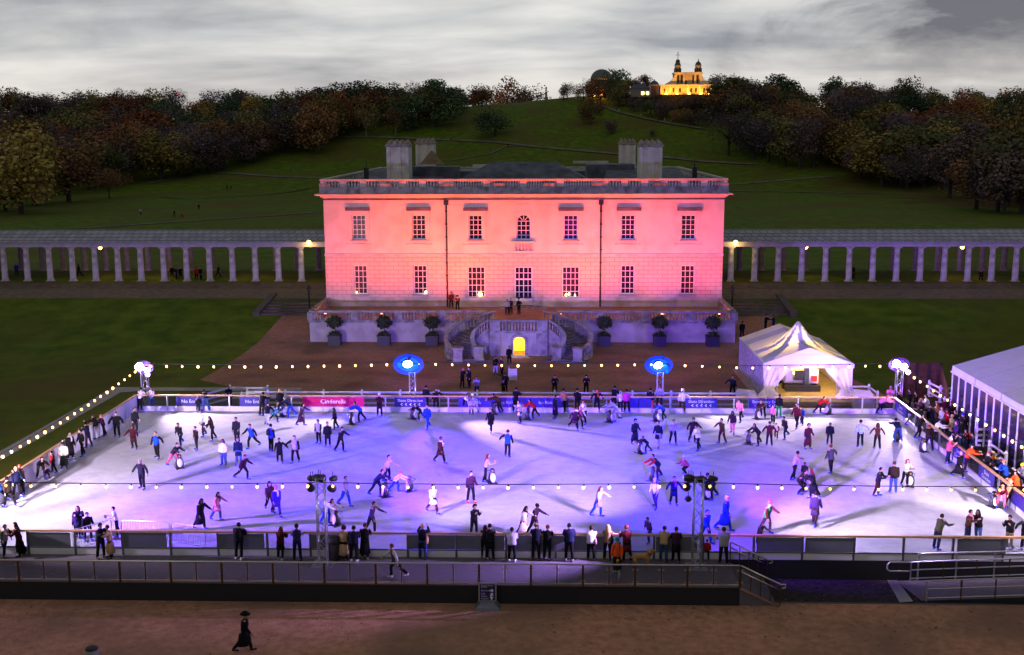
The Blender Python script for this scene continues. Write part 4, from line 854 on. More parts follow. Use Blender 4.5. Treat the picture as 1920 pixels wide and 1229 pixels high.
point(t, (p.x, 83.2, z+.3), LBACK*.9, (.62, .30, 1), .3); halo_disc(t, p.x-.1, 82.25, z+.1, (.24, .08, .7), .42, 6, 1.3)  # bare point behind the tower imitates lamp glow
# two tall towers on the spectator deck
AMB = (.9, .5, .1)
for u, lab, lft in ((601, 'tall lighting tower on the deck beside the tan coated spectator', True), (1310, 'tall lighting tower on the deck beside the grey hooded spectator', False)):
    y = 50.6; p = onY(u, 905, y); z = p.z
    t = thing('lighting_tower', lab, 'lighting tower', (p.x, y, 0), 'lighting towers round the rink'); truss(t, p.x, y, 0., z+.25, .40); TWR['DL' if lft else 'DR'] = (t, p)
    if lft:
        head(t, (p.x-.25, y+.2, z+.15), (p.x-12, 60, 0), AMB, 1.2, LW*1.6, (.85, .58, 1), 100, .2); head(t, (p.x+.1, y+.2, z+.15), (p.x+10, 66, 0), AMB, 1.2, LW*2.4, (.66, .48, 1), 62, .2)
        head(t, (p.x-.50, y+.15, z-.35), (p.x-.5, 55, 0), None, 0, LB*.4, (.06, .05, 1), 90, .2); head(t, (p.x+.55, y+.15, z-.35), (p.x+3, 60, 0), None, 0, LB*.8, BLU, 80, .2)
    else:
        MB().box((p.x-.7, y-.2, z+.1), (p.x+.15, y+.1, z+.28)).build('crossbar', IRON, t)
        head(t, (p.x-.45, y+.2, z+.15), (p.x-9, 68, 0), AMB, .6, LW*2.4, (.66, .48, 1), 62, .2); head(t, (p.x+.2, y+.2, z+.1), (p.x+10, 66, 0), AMB, .6, LW*2.0, (.74, .52, 1), 90, .18)
        head(t, (p.x-.55, y+.15, z-.3), (p.x-1, 57, 0), None, 0, LB*.7, BLU, 90, .2); head(t, (p.x+.5, y+.15, z-.3), (p.x+3, 57, 0), None, 0, LB*.45, (.06, .10, 1), 90, .18); head(t, (p.x-.45, y+.15, z-.85), (p.x+2, 66, 0), None, 0, LB*.6, BLU, 80, .16)
# towers just beyond the picture's lower corners, where the strings of bulbs end
for x, lab, tx in ((RL-.7, 'lighting tower with white floods at the left front corner', RL+9), (RR+.7, 'lighting tower with white floods at the right front corner', RR-9)):
    y = 50.4; t = thing('lighting_tower', lab, 'lighting tower', (x, y, 0), 'lighting towers round the rink'); truss(t, x, y, 0., 4.4, .40); TWR['NL' if x < 0 else 'NR'] = (t, Vector((x, y, 4.5))); head(t, (x, y+.2, 4.5), (tx, 62, 0), (1, .9, 1), 10, LW*3.6, (.92, .62, 1), 95, .3)
# the beams of the rig: tower, aim on the ice, cone, colour, power
RIG = [('DL', (-16, 72.5), 45, 'b', 22639), ('DL', (0, 72.5), 45, 'v', 32989), ('DL', (8, 69), 45, 'w', 11291), ('DR', (-8, 55), 80, 'l', 16616), ('DR', (-8, 72.5), 45, 'l', 21620), ('DR', (0, 72.5), 45, 'l', 20674), ('DR', (8, 69), 80, 'b', 8862), ('DR', (8, 72.5), 45, 'b', 26332), ('DR', (16, 55), 80, 'v', 4248), ('DR', (24, 55), 45, 'w', 11809), ('DR', (24, 62), 45, 'w', 16129), ('DR', (24, 72.5), 45, 'v', 53462), ('FL', (0, 69), 80, 'w', 15195), ('FR', (8, 72.5), 45, 'w', 21890), ('FR', (24, 69), 80, 'w', 3584), ('FR', (24, 72.5), 80, 'w', 2354), ('NL', (-24, 72.5), 45, 'w', 31838), ('NL', (-24, 72.5), 80, 'w', 12394), ('NL', (-8, 62), 80, 'w', 13408), ('NL', (-8, 72.5), 45, 'v', 43996), ('NL', (0, 62), 45, 'v', 63842), ('NR', (24, 55), 80, 'w', 3060), ('NR', (24, 69), 45, 'w', 22066), ('T2', (-24, 69), 45, 'w', 13969), ('T2', (-16, 55), 45, 'b', 21695), ('T2', (-16, 72.5), 80, 'b', 4884), ('T2', (0, 55), 45, 'b', 22170), ('T2', (16, 62), 45, 'l', 39894), ('T3', (8, 72.5), 80, 'b', 4951), ('T3', (24, 72.5), 80, 'w', 4254)]
TINT = dict(w=(.84, .65, .92), l=(.50, .30, 1), v=(.22, .035, 1.25), b=(.045, .01, 1.3)); KT = {}
for tw, aim, cone, c, pw in RIG:
    t, p = TWR[tw]; k = KT.get(tw, 0); KT[tw] = k+1; sgn = 1 if p.y < 60 else -1
    q = Vector((p.x+(-.6, .6, -.3, .3, 0)[k % 5], p.y+sgn*.3, p.z+(.05, -.12, -.3)[k // 5 % 3]))
    if tw in ('T2', 'T3', 'FL', 'FR') or k > 2: spot(t, q+Vector((0, sgn*.35, 0)), (*aim, 0), pw*RIGK, TINT[c], cone, .7, .14)
    else: head(t, q+Vector((0, sgn*.2, 0)), (*aim, 0), TINT[c], 2, pw*RIGK, TINT[c], cone, .15, .14, .7)
# ---- festoon lights
BULB = mat('bulb_glow', (1, .8, .4), .3, emit=(1, .50, .09), es=5.5); CAB = mat('black_cable', (.015, .015, .017), .6)
def bulb_mesh():
    m = MB(); m.lathe((0, 0, -.20), [(.02, .03), (.06, .06), (.085, .12), (.065, .19), (.045, .22)], 8); m.lathe((0, 0, .02), [(.055, 0), (.055, .10)], 6, 1); return m.mesh('bulb', [BULB, CAB])
BM = bulb_mesh()
def festoon(lab, P, sag, n, cable=.022, bs=1.):
    P = [Vector(p) for p in P]; t = thing('string_light', lab, 'string lights', P[0], 'strings of warm bulbs round the rink')
    cb = MB(); spans = list(zip(P, P[1:])); tot = sum((b-a).length for a, b in spans)
    for a, b in spans:
        L_ = (b-a).length; k = max(2, round(n*L_/tot)); sg = sag*(L_/10)**2
        f = lambda s: a.lerp(b, s)-Vector((0, 0, sg*4*s*(1-s)))
        cb.tube([f(i/14) for i in range(15)], cable, 5)
        for i in range(k):
            q = f((i+.5)/k); o = bpy.data.objects.new('bulb', BM); COL.objects.link(o); o.parent = t; o.location = q-Vector((0, 0, .12))-P[0]; o.rotation_euler = (R.uniform(-.25, .25), R.uniform(-.25, .25), 0); o.scale = [bs*R.uniform(.82, 1.15)]*3
    cb.build('cable', CAB, t)
A0 = onY(268, 682, 81.5); A1 = onX(-60, 885, RL-.15)
festoon('string of warm bulbs above the left barrier and grass strip', [A0, A1], .05, 24)
B1, B2, B3, B4 = onY(770, 678, 81.6), onY(1237, 679, 81.6), onY(1397, 686, 82), onY(1686, 684, 82.4)
festoon('string of warm bulbs behind the rink, left corner to left blue flood', [A0, B1], .035, 17)
festoon('string of warm bulbs behind the rink, between the two blue floods', [B1, B2], .035, 15)
festoon('string of warm bulbs from the right blue flood along the tent eave', [B2, B3, onY(1638, 682, 82.2), B4], .02, 15)
C1 = onX(1925, 838, 30.4)
festoon('string of warm bulbs in front of the big white marquee', [B4, C1], .03, 17)
D1, D2 = onY(601, 905, 50.4), onY(1308, 905, 50.4)
festoon('string of warm bulbs over the front of the ice, left end to left tower', [onY(-60, 903, 50.4), D1], .03, 14, .022, .72)
festoon('string of warm bulbs over the front of the ice, between the deck towers', [D1, D2], .03, 15, .022, .72)
festoon('string of warm bulbs over the front of the ice, right tower outwards', [D2, onY(1990, 912, 50.4)], .03, 15, .022, .72)
# ------------------------------------------------------------------ bodies grown as one skin over a skeleton
def skin(me, rs, lev=1, root=0):
    o = bpy.data.objects.new('tmp', me); COL.objects.link(o); o.modifiers.new('s', 'SKIN'); sv = me.skin_vertices[0].data
    for i, r_ in enumerate(rs): sv[i].radius = (r_, r_) if not isinstance(r_, tuple) else r_
    sv[root].use_root = True
    mm = o.modifiers.new('d', 'SUBSURF'); mm.levels = lev
    dg = bpy.context.evaluated_depsgraph_get(); out = bpy.data.meshes.new_from_object(o.evaluated_get(dg)); bpy.data.objects.remove(o); bpy.data.meshes.remove(me)
    for p in out.polygons: p.use_smooth = True
    return out
# ================================================================== DECK, RAMPS, TENTS, SMALL THINGS
DX1_ = 11.3; DY0 = 48.3
deck = thing('spectator_deck', 'long raised viewing deck with glass balustrade along the front of the rink', 'deck', (-10, 50, 0))
MB().box((-45, DY0, -.06), (DX1_, YN-.08, 0)).build('deck_floor', DECKMAT, deck)
SKIRT = MATS['black_skirt']
MB().box((-45, DY0+.06, -.98), (DX1_, DY0+.10, -.062)).build('front_skirt', SKIRT, deck); MB().box((DX1_-.02, YN-.14, -.98), (46, YN-.10, .03)).build('rear_skirt', SKIRT, deck)
GP = glass('balustrade_glass', (.93, .92, .96), .93, .04); BRZ = mat('bronze_post', (.10, .065, .035), .4, .7)
STEEL = mat('brushed_steel', (.62, .60, .58), .22, 1., var=.08)
xs = [x for x in [DX1_-2.37*k for k in range(0, 26)]]
m = MB(); m.bar((-45, DY0, 1.0), (DX1_, DY0, 1.0), .045, n=8); m.build('hand_rail', STEEL, deck)
m = MB(); m.beam((-45, DY0, .07), (DX1_, DY0, .07), .06, .06); m.build('bottom_rail', STEEL, deck)
pm = MB(); pm.box((-.05, -.035, -.06), (.05, .035, .97)); pmesh = pm.mesh('post', BRZ); qm = MB(); qm.box((-.025, -.025, .05), (.025, .025, .97)); qmesh = qm.mesh('post', BRZ)
cl = MB()
for s_ in (-1, 1):
    for z in (.2, .78): cl.box((s_*.05, -.045, z-.025), (s_*.15, -.012, z+.025))
clm = cl.mesh('glass_clamp', STEEL)
for i, x in enumerate(xs):
    for me, dx in ((pmesh, 0), (qmesh, -1.185)):
        if x+dx < -45: continue
        o = bpy.data.objects.new('post', me); COL.objects.link(o); o.parent = deck; o.location = Vector((x+dx, DY0, 0))-Vector(deck.location)
        c = bpy.data.objects.new('glass_clamp', clm); COL.objects.link(c); c.parent = o
        if x+dx-1.185 > -45: MB().box((x+dx-1.12, DY0-.008, .12), (x+dx-.065, DY0+.008, .94)).build('glass_panel', GP, deck)
# stair from the deck end down to the tarmac
t = thing('deck_stair', 'steel stair with sloping handrails at the right end of the deck', 'stair', (DX1_, 49.9, -.95))
m = MB()
for i in range(5): m.box((DX1_+.03+i*.34, DY0+.1, -.95), (DX1_+.37+i*.34, YN-.2, -.02-.18*(i+1)))
m.build('step_flight', DECKMAT, t)
for y in (DY0, YN-.35):
    m = MB(); a = Vector((DX1_+.05, y, 1.0)); b = Vector((DX1_+1.85, y, .12)); m.tube([a, b, b+Vector((.22, 0, 0)), b+Vector((.22, 0, -.16)), b+Vector((.05, 0, -.18))], .04, 8); a2 = a-Vector((0, 0, .28)); b2 = b-Vector((0, 0, .28))
    m.bar(a2, b2, .035, n=8); m.build('hand_rail', STEEL, t)
    m = MB()
    for k in range(5):
        q = (a-Vector((0, 0, 1))).lerp(b-Vector((0, 0, 1.0)), k/4); m.beam((q.x, y, q.z+.0), (q.x, y, q.z+1.0), .05, .04)
    m.build('baluster', BRZ, t)
    m = MB(); m.add([(a.x, y, -.02), (b.x, y, -.9), (b.x, y, -.02), (a.x, y, .85)], [(0, 1, 2, 3)]); m.build('glass_panel', GP, t)
    m = MB(); m.beam((a.x, y, -.08), (b.x, y, -.95), .05, .10); m.build('stringer', STEEL, t)
# wheelchair ramp rising to the right
t = thing('wheelchair_ramp', 'long aluminium ramp with double handrails rising to the right', 'ramp', (24, 49.8, -.95))
rf = [G(1668, 1091, -.92), G(1700, 1129, -.92)]; x0 = rf[1].x; yA, yB = rf[1].y+.05, rf[0].y
rz = lambda x: -.88+.045*max(0, x-x0-.5)
m = MB(); m.add([(x0+.7, yA, rz(x0)), (46, yA, rz(46)), (46, yB, rz(46)), (x0+.2, yB, rz(x0))], [(0, 1, 2, 3)]); m.build('ramp_floor', DECKMAT, t)
m = MB(); m.add([tuple(G(1687, 1130, -.925)), tuple(G(1712, 1128, -.86)), tuple(G(1682, 1088, -.86)), tuple(G(1663, 1088, -.925))], [(0, 1, 2, 3)]); m.build('threshold_plate', ALU, t)
m = MB(); m.add([(x0+.7, yA+.003, -.96), (46, yA+.003, -.96), (46, yA+.003, rz(46)-.01), (x0+.7, yA+.003, rz(x0)-.01)], [(0, 1, 2, 3)]); m.build('ramp_skirt', SKIRT, t)
for y, hs in ((yA, (.95, .55, .1)), (yB, (.95, .55, .12))):
    m = MB()
    for h in hs:
        a = (x0+.9, y, rz(x0+.9)+h); b = (46, y, rz(46)+h); m.bar(a, b, .035, n=8)
    if y == yB: m.tube([(x0+.9, y, rz(x0)+.95), (x0-.1, y, rz(x0)+.95), (x0-.22, y, rz(x0)+.82), (x0-.22, y, rz(x0)+.60), (x0-.1, y, rz(x0)+.5), (x0+.9, y, rz(x0)+.5)], .04, 8)
    m.build('hand_rail', STEEL if y == yA else ALU, t)
    for k in range(12):
        x = x0+.9+k*1.55; MB().box((x-.03, y-.03, rz(x)-.05), (x+.03, y+.03, rz(x)+.95)).build('post', BRZ if k else ALU, t)
t = thing('ramp_railing', 'aluminium railing of the upper ramp flight against the rink barrier', 'railing', (25, YN-.3, -.5))
m = MB(); y = YN-.35
for h in (.75, .35): m.bar((x0+1.2, y, -.35+h+.1), (46, y, .55+h+.1), .04, n=8)
m.build('hand_rail', ALU, t)
for k in range(10): x = x0+1.25+k*1.8; MB().box((x-.035, y-.035, -.95), (x+.035, y+.035, .40+.0447*(x-x0))).build('post', ALU, t)
# sign board on a wheeled base
p = G(913, 1139, -.95); t = thing('sign_board', 'navy pavement sign with arrows on a grey base before the deck', 'sign', (p.x, p.y, -.95))
q = onY(897, 1093, p.y); q2 = onY(931, 1128, p.y); w2 = (q2.x-q.x)/2; cx = (q.x+q2.x)/2; za, zb = q2.z, q.z
m = MB(); m.box((cx-w2, p.y-.03, za), (cx+w2, p.y+.03, zb)); m.build('frame', ALU, t)
m = MB(); m.box((cx-w2+.06, p.y-.04, za+.06), (cx+w2-.06, p.y-.031, zb-.06)); fn = lambda dx, dz: (lambda a, b: (cx+dx+a, p.y-.045, za+(zb-za)*dz+b))
m.text("Queen's House", .085, fn(-w2+.12, .87), 1, 'LEFT'); m.text('Ice Rink', .085, fn(-w2+.12, .79), 1, 'LEFT')
for s_, z in (('Entrance', .60), ('Café', .43), ('Toilets', .29), ('Museum', .16)): m.text(s_, .10, fn(-w2+.12, z), 1, 'LEFT')
for z, a in ((.60, 0), (.38, .8), (.20, 1.57)):
    c = Vector((cx+w2-.22, p.y-.046, za+(zb-za)*z)); R2 = lambda X_, Y_: (c.x+X_*cos(a)-Y_*sin(a), c.y, c.z+X_*sin(a)+Y_*cos(a))
    m.add([R2(.10, 0), R2(.0, .10), R2(0, -.10)], [(0, 1, 2)], 1); m.add([R2(0, .03), R2(-.1, .03), R2(-.1, -.03), R2(0, -.03)], [(0, 1, 2, 3)], 1)
m.build('face', [mat('sign_navy', (.012, .014, .11), .4, var=.05), INK], t)
m = MB(); m.add([(cx-.55, p.y-.42, -.95), (cx+.55, p.y-.42, -.95), (cx+.55, p.y+.42, -.95), (cx-.55, p.y+.42, -.95), (cx-.5, p.y-.38, -.83), (cx+.5, p.y-.38, -.83), (cx+.5, p.y+.38, -.83), (cx-.5, p.y+.38, -.83), (cx-.3, p.y-.16, -.66), (cx+.3, p.y-.16, -.66), (cx+.3, p.y+.16, -.66), (cx-.3, p.y+.16, -.66)], [(0, 1, 5, 4), (1, 2, 6, 5), (2, 3, 7, 6), (3, 0, 4, 7), (4, 5, 9, 8), (5, 6, 10, 9), (6, 7, 11, 10), (7, 4, 8, 11), (8, 9, 10, 11)]); m.box((cx-.12, p.y-.04, -.66), (cx+.12, p.y+.04, za)); m.build('base', mat('grey_plastic', (.14, .15, .17), .5), t)
# litter bin on the deck, planter at the bottom edge, notice on the forecourt
p = G(627, 1048, 0); t = thing('litter_bin', 'round black litter bin on the deck beside the left lighting tower', 'bin', (p.x, p.y, 0))
MB().lathe((p.x, p.y, 0), [(.30, 0), (.33, .04), (.33, .85)], 14).build('body', BLACK, t); MB().lathe((p.x, p.y, .85), [(.35, 0), (.35, .08), (.28, .26), (.12, .36)], 14).build('lid', mat('bin_lid', (.018, .018, .02), .4), t)
p = G(173, 1232, -.95); t = thing('stone_bollard', 'squat round bollard with black top at the bottom edge', 'bollard', (p.x, p.y, -.95)); MB().lathe((p.x, p.y, -.95), [(.27, 0), (.25, .34)], 14).build('drum', GREYSTONE, t); MB().lathe((p.x, p.y, -.61), [(.26, 0), (.26, .05), (.20, .09)], 14).build('top', BLACK, t)
p = G(961, 716, -.7); t = thing('notice_board', 'white printed notice standing on the gravel before the stair', 'sign', (p.x, p.y, -.7))
a = onY(953, 716, p.y); b = onY(969.5, 692, p.y); m = MB(); m.box((a.x, p.y-.03, -.55), (b.x, p.y+.03, b.z)); cx = (a.x+b.x)/2
for z, s_ in ((.86, 'WELCOME'), (.62, 'Ice Rink'), (.42, 'open daily'), (.27, 'until late')): m.text(s_, .15, lambda q, r_: (cx+q, p.y-.035, -.55+(b.z+.55)*z+r_), 1)
m.build('face', [mat('notice_white', (.62, .60, .58), .6), mat('ink_grey', (.12, .11, .13), .6)], t); MB().box((a.x+.05, p.y+.03, -.7), (a.x+.1, p.y+.3, .6)).box((b.x-.1, p.y+.03, -.7), (b.x-.05, p.y+.3, .6)).build('stand', ALU, t)
p = G(939, 672, -.7); a = onY(945, 646, 107.2); t = thing('flag_banner', 'tall black feather banner with white lettering beside the arched door', 'banner', (a.x, 107.2, ZG)); z = onY(950, 646, 107.2).z
m = MB(); m.box((a.x, 107.17, ZG+.12), (a.x+.52, 107.2, z)); m.text('WELCOME', .34, lambda q, r_: (a.x+.26-r_, 107.165, (ZG+z)/2+q), 1); m.build('cloth', [BLACK, INK], t); MB().bar((a.x-.02, 107.19, ZG), (a.x-.02, 107.19, z+.1), .025).box((a.x-.25, 107, ZG), (a.x+.4, 107.4, ZG+.05)).build('pole', IRON, t)
# crowd-control barriers standing on the ice at left
def crowd_barrier(lab, a, b):
    a = Vector(a); b = Vector(b); d = b-a; L_ = d.length; dn = d/L_; Z = lambda z: Vector((0, 0, z)); t = thing('crowd_barrier', lab, 'barrier', a, 'steel crowd barriers on the ice')
    m = MB(); r_ = .022; c = .12
    m.tube([a+Z(.12), a+Z(1.0), a+dn*c+Z(1.12), b-dn*c+Z(1.12), b+Z(1.0), b+Z(.12), a+Z(.12)], r_, 6)
    m.build('frame', ALU, t); m = MB(); n = max(5, int(L_/.14))
    for i in range(1, n): q = a+d*i/n; m.bar(q+Z(.12), q+Z(1.11), .009, n=4)
    m.build('bars', ALU, t); nn = Vector((-dn.y, dn.x, 0))
    for q in (a+d*.1, b-d*.1): m = MB(); m.tube([q-nn*.3, q+Z(.1), q+nn*.3], .018, 5); m.build('foot', ALU, t)
def ice(u, v): p = G(u, v, 0); return (p.x, p.y, 0)
crowd_barrier('steel crowd barrier leaning between the hugging couple and the family', ice(133, 1036), ice(211, 1014)); crowd_barrier('steel crowd barrier on the ice, the upright one right of the boy in white', ice(229, 1015), ice(320, 1019)); crowd_barrier('steel crowd barrier on the ice angled towards the lady in black', ice(323, 1019), ice(386, 1030))
# ------------------------------------------------------------------ tent with ice resurfacer
TENTW = two_tone('tent_canvas', (.78, .78, .80), (.88, .88, .89), .5, .6, bump=.4, bs=1.6)
def sheer():
    N, L, b = nodes(TENTW); t = N.new('ShaderNodeBsdfTranslucent'); t.inputs[0].default_value = (.8, .78, .74, 1); mx = N.new('ShaderNodeMixShader'); mx.inputs[0].default_value = .22; L.new(b.outputs[0], mx.inputs[1]); L.new(t.outputs[0], mx.inputs[2]); L.new(mx.outputs[0], N['Material Output'].inputs[0])
sheer(); TGREY = two_tone('tent_grey_panel', (.52, .54, .60), (.62, .64, .70), .6, .6)
TX0, TX1, TY0, TY1 = 19.75, 26.65, 87.0, 98.2; tz = -.35
ev = onY(1512, 682, TY0).z; gz = onY(1512, 652, TY0).z; pk = onY(1497, 599, 91.3)
tent = thing('pagoda_tent', 'white peaked tent with tied back curtains housing the ice machine', 'tent', ((TX0+TX1)/2, TY0, tz))
def roofz(x, y):
    cxm = (TX0+TX1)/2; g = ev+(gz-ev)*(1-abs(x-cxm)/((TX1-TX0)/2))
    dx, dy = (x-pk.x)/3.4, (y-pk.y)/(4.2 if y < pk.y else 3.6); r_ = min(1, max(abs(dx), abs(dy))*.55+.45*math.hypot(dx, dy)); cone = ev+.0+(pk.z-ev)*(1-r_)**1.9
    return max(g if y > TY0+.0 else g, cone)
n, k = 36, 48; vs = []; fs = []; mi = []
for j in range(k+1):
    for i in range(n+1):
        x = TX0-.12+(TX1-TX0+.24)*i/n; y = TY0-.12+(TY1-TY0+.24)*j/k; vs.append((x, y, roofz(x, y)))
m = MB(); m.v = vs
for j in range(k):
    for i in range(n):
        x = TX0+(TX1-TX0)*(i+.5)/n; y = TY0+(TY1-TY0)*(j+.5)/k; a = math.atan2(y-pk.y, x-pk.x); st_ = 0
        if y < pk.y+1.2 and (int((a+2*pi)/(pi/8)+.5) % 2 == 0) and abs(x-pk.x) < 3.3: st_ = 1
        if y > pk.y+3.4 and y < pk.y+5: st_ = 1
        m.f.append([j*(n+1)+i, j*(n+1)+i+1, (j+1)*(n+1)+i+1, (j+1)*(n+1)+i]); m.m.append(st_); m.smooth.append(True)
m.build('canopy', [TENTW, TGREY], tent)
cxm = (TX0+TX1)/2
m = MB(); m.add([(TX0-.12, TY0-.125, ev-.35), (TX1+.12, TY0-.125, ev-.35), (TX1+.12, TY0-.125, ev+.02), (cxm, TY0-.125, gz+.02), (TX0-.12, TY0-.125, ev+.02)], [(0, 1, 2, 3, 4)]); m.build('gable_valance', TENTW, tent)
WALLP = glass('tent_window_film', (.75, .72, .80), .25, .3)
m = MB(); nn_ = 40
vs = []
for i in range(nn_+1):
    y = TY0+(TY1-TY0)*i/nn_; vs += [(TX0+.06*sin(i*1.7), y, tz), (TX0+.05*sin(i*2.1+1), y, (tz+ev)/2), (TX0+.03*sin(i*1.3), y, ev+.02)]
m.add(vs, [(i*3+j, (i+1)*3+j, (i+1)*3+j+1, i*3+j+1) for i in range(nn_) for j in range(2)], 0, True); m.build('side_wall', two_tone('side_sheeting', (.30, .29, .34), (.56, .54, .60), 3.5, .35, pos=(.42, .58)), tent)
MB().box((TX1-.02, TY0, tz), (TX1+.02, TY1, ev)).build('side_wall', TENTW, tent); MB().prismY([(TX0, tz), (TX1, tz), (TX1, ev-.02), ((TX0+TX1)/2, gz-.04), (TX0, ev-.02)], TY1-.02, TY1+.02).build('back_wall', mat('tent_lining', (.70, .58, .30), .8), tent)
for x in (TX0, TX0+1.1, TX1-1.1, TX1):
    for y in ((TY0+.05, TY1-.05) if x in (TX0, TX1) else (TY0+.05,)): MB().box((x-.06, y-.06, tz), (x+.06, y+.06, ev)).build('pole', ALU, tent)
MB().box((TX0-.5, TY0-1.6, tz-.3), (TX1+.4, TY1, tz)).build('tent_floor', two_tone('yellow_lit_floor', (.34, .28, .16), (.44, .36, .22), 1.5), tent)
for sg in (-1, 1):                        # curtains swept to the sides
    m = MB(); vs = []; nx, nz = 18, 12; e = TX0 if sg < 0 else TX1
    for j in range(nz+1):
        t_ = j/nz; w_ = 2.3 if t_ < .02 else 2.25-1.25*sm(0, .75, t_)+1.2*sm(.75, 1., t_)
        sh_ = -.0 if t_ < .7 else .75*(t_-.7)/.3
        for i in range(nx+1):
            s = i/nx; x = e-sg*(w_*s-sh_); y = TY0-.05-.12*sin(s*22+t_*2)*(.5+t_)-.75*sm(.72, 1, t_)*(.4+s*.6); vs.append((x, y, ev-.1-(ev-.1-tz)*min(1, t_*1.02)+.05))
    m.add(vs, [(j*(nx+1)+i, j*(nx+1)+i+1, (j+1)*(nx+1)+i+1, (j+1)*(nx+1)+i) for j in range(nz) for i in range(nx)], 0, True); m.build('curtain', TENTW, tent)
m = MB(); m.bar((TX0+1.5, TY0+5, ev+.1), (TX1-1.5, TY0+5, ev+.1), .06); m.build('tent_lamp', mat('work_lamp', (1, .8, .3), .5, emit=(1, .66, .16), es=10), tent); point(tent, (cxm, TY0+3.6, ev-.25), 1300, (1, .60, .10), .3); point(tent, (cxm+1.6, TY0+1.2, ev-.3), 300, (1, .58, .10), .2)
# the ice resurfacing machine
zx, zy = (onY(1500, 720, TY0+3).x), TY0+2.2
zm = thing('ice_resurfacer', 'white ice resurfacing machine with driver seat parked in the peaked tent', 'ice machine', (zx, zy, tz))
MW = mat('machine_white', (.72, .70, .64), .35, var=.06); b = tz
m = MB(); m.box((zx-1.35, zy+.6, b+.5), (zx+1.35, zy+3.6, b+1.25)); m.prismY([(zx-1.3, b+1.25), (zx+1.3, b+1.25), (zx+1.15, b+2.0), (zx-1.15, b+2.0)], zy+1.5, zy+3.6); m.box((zx-1.3, zy+.2, b+.7), (zx-.75, zy+1.5, b+1.7)); m.box((zx+.55, zy+.1, b+.6), (zx+1.3, zy+1.5, b+1.75)); m.build('body', MW, zm)
m = MB(); m.box((zx-.65, zy+.0, b+.9), (zx+.1, zy+.6, b+1.05)).box((zx-.65, zy-.12, b+1.05), (zx+.1, zy+.02, b+1.75)); m.build('seat', BLACK, zm); m = MB(); m.bar((zx-.25, zy+.9, b+1.0), (zx-.25, zy+.75, b+1.6), .04); m.lathe((zx-.25, zy+.72, b+1.6), [(.2, 0), (.22, .03), (.2, .06)], 12); m.build('steering_wheel', IRON, zm)
m = MB(); m.box((zx+.12, zy-.15, b+.35), (zx+.5, zy+.3, b+2.05)); m.build('dump_auger', mat('dark_blue_steel', (.02, .035, .07), .4), zm)
m = MB(); m.box((zx+.75, zy-.1, b+.8), (zx+1.15, zy+.098, b+1.25)); m.build('gas_bottle_case', mat('red_case', (.42, .02, .02), .4), zm)
m = MB(); m.box((zx-1.4, zy-.35, b+.02), (zx+1.4, zy+.15, b+.5)); m.build('conditioner', IRON, zm)
for sx in (-1, 1):
    for yy in (.9, 2.9): m = MB(); m.tube([(zx+sx*1.05, zy+yy, b+.35), (zx+sx*1.42, zy+yy, b+.35)], .35, 14); m.build('wheel', mat('tyre_rubber', (.015, .015, .015), .8), zm)
for x, w_, lab in ((1373, 1.3, 'white covered crate left of the peaked tent'), (1603, 1.2, 'white covered crate right of the peaked tent, by the rail fence')):
    p = G(x+18 if x < 1500 else x, 752, -.69); t = thing('covered_crate', lab, 'crate', (p.x, 84.9, -.69), 'covered crates beside the tent')
    m = MB(); m.box((p.x-.75, 84.5, -.69), (p.x+.75, 85.8, .35)); m.build('crate', mat('crate_cover', (.42, .41, .42), .7), t); m = MB(); m.add([(p.x-.82, 84.42, .2), (p.x+.82, 84.42, .2), (p.x+.82, 85.88, .2), (p.x-.82, 85.88, .2), (p.x-.7, 84.6, .52), (p.x+.5, 84.55, .44), (p.x+.7, 85.7, .5), (p.x-.6, 85.8, .62)], [(4, 5, 6, 7), (0, 1, 5, 4), (1, 2, 6, 5), (2, 3, 7, 6), (3, 0, 4, 7)]); m.build('cover', TENTW, t)
# ------------------------------------------------------------------ big marquee at the right
mc = onY(1788, 697, 78); Yn = 50.; ex = mc.x; ez = mc.z
e2 = onX(1920, 780, ex)
mz = ez; mq = thing('marquee', 'large white marquee with glazed side wall right of the rink', 'tent', (ex, 70, -.05))
MY0, MY1 = 52., 78.; WD = 15.
MB().box((ex, MY0, -.9), (ex+WD, MY1, -.028)).build('marquee_floor', DARKFLOOR, mq)
rg = mz+2.3
bays = [MY1-i*4.33 for i in range(7)]
for a, b_ in zip(bays, bays[1:]):
    m = MB(); m.add([(ex-.1, b_+.04, mz+.42), (ex-.1, a-.04, mz+.42), (ex+WD/2, a-.04, rg+.42), (ex+WD/2, b_+.04, rg+.42), (ex+WD+.1, b_+.04, mz+.42), (ex+WD+.1, a-.04, mz+.42)], [(0, 3, 2, 1), (3, 4, 5, 2)]); m.build('roof_panel', TENTW, mq)
    m = MB(); m.add([(ex-.16, b_+.05, mz+.03), (ex-.16, a-.05, mz+.03), (ex-.10, a-.05, mz+.44), (ex-.10, b_+.05, mz+.44)], [(0, 1, 2, 3)]); m.build('valance', TENTW, mq)
m = MB()
for a in bays: m.tube([(ex-.1, a, mz+.38), (ex+WD/2, a, rg+.38), (ex+WD+.1, a, mz+.38)], .05, 6)
m.build('roof_rib', mat('rib_grey', (.22, .22, .24), .5), mq)
m = MB(); m.box((ex-.22, MY0, mz-.04), (ex-.06, MY1, mz+.04)); m.build('gutter', WHITE, mq)
m = MB(); m.add([(ex, MY1, -.03), (ex+WD, MY1, -.03), (ex+WD, MY1, mz+.4), (ex+WD/2, MY1, rg+.4), (ex, MY1, mz+.4)], [(4, 3, 2, 1, 0)]); m.build('gable_wall', TENTW, mq)
GW = mat('marquee_window', (.03, .022, .06), .15, var=.6, scale=.8); nP = 21
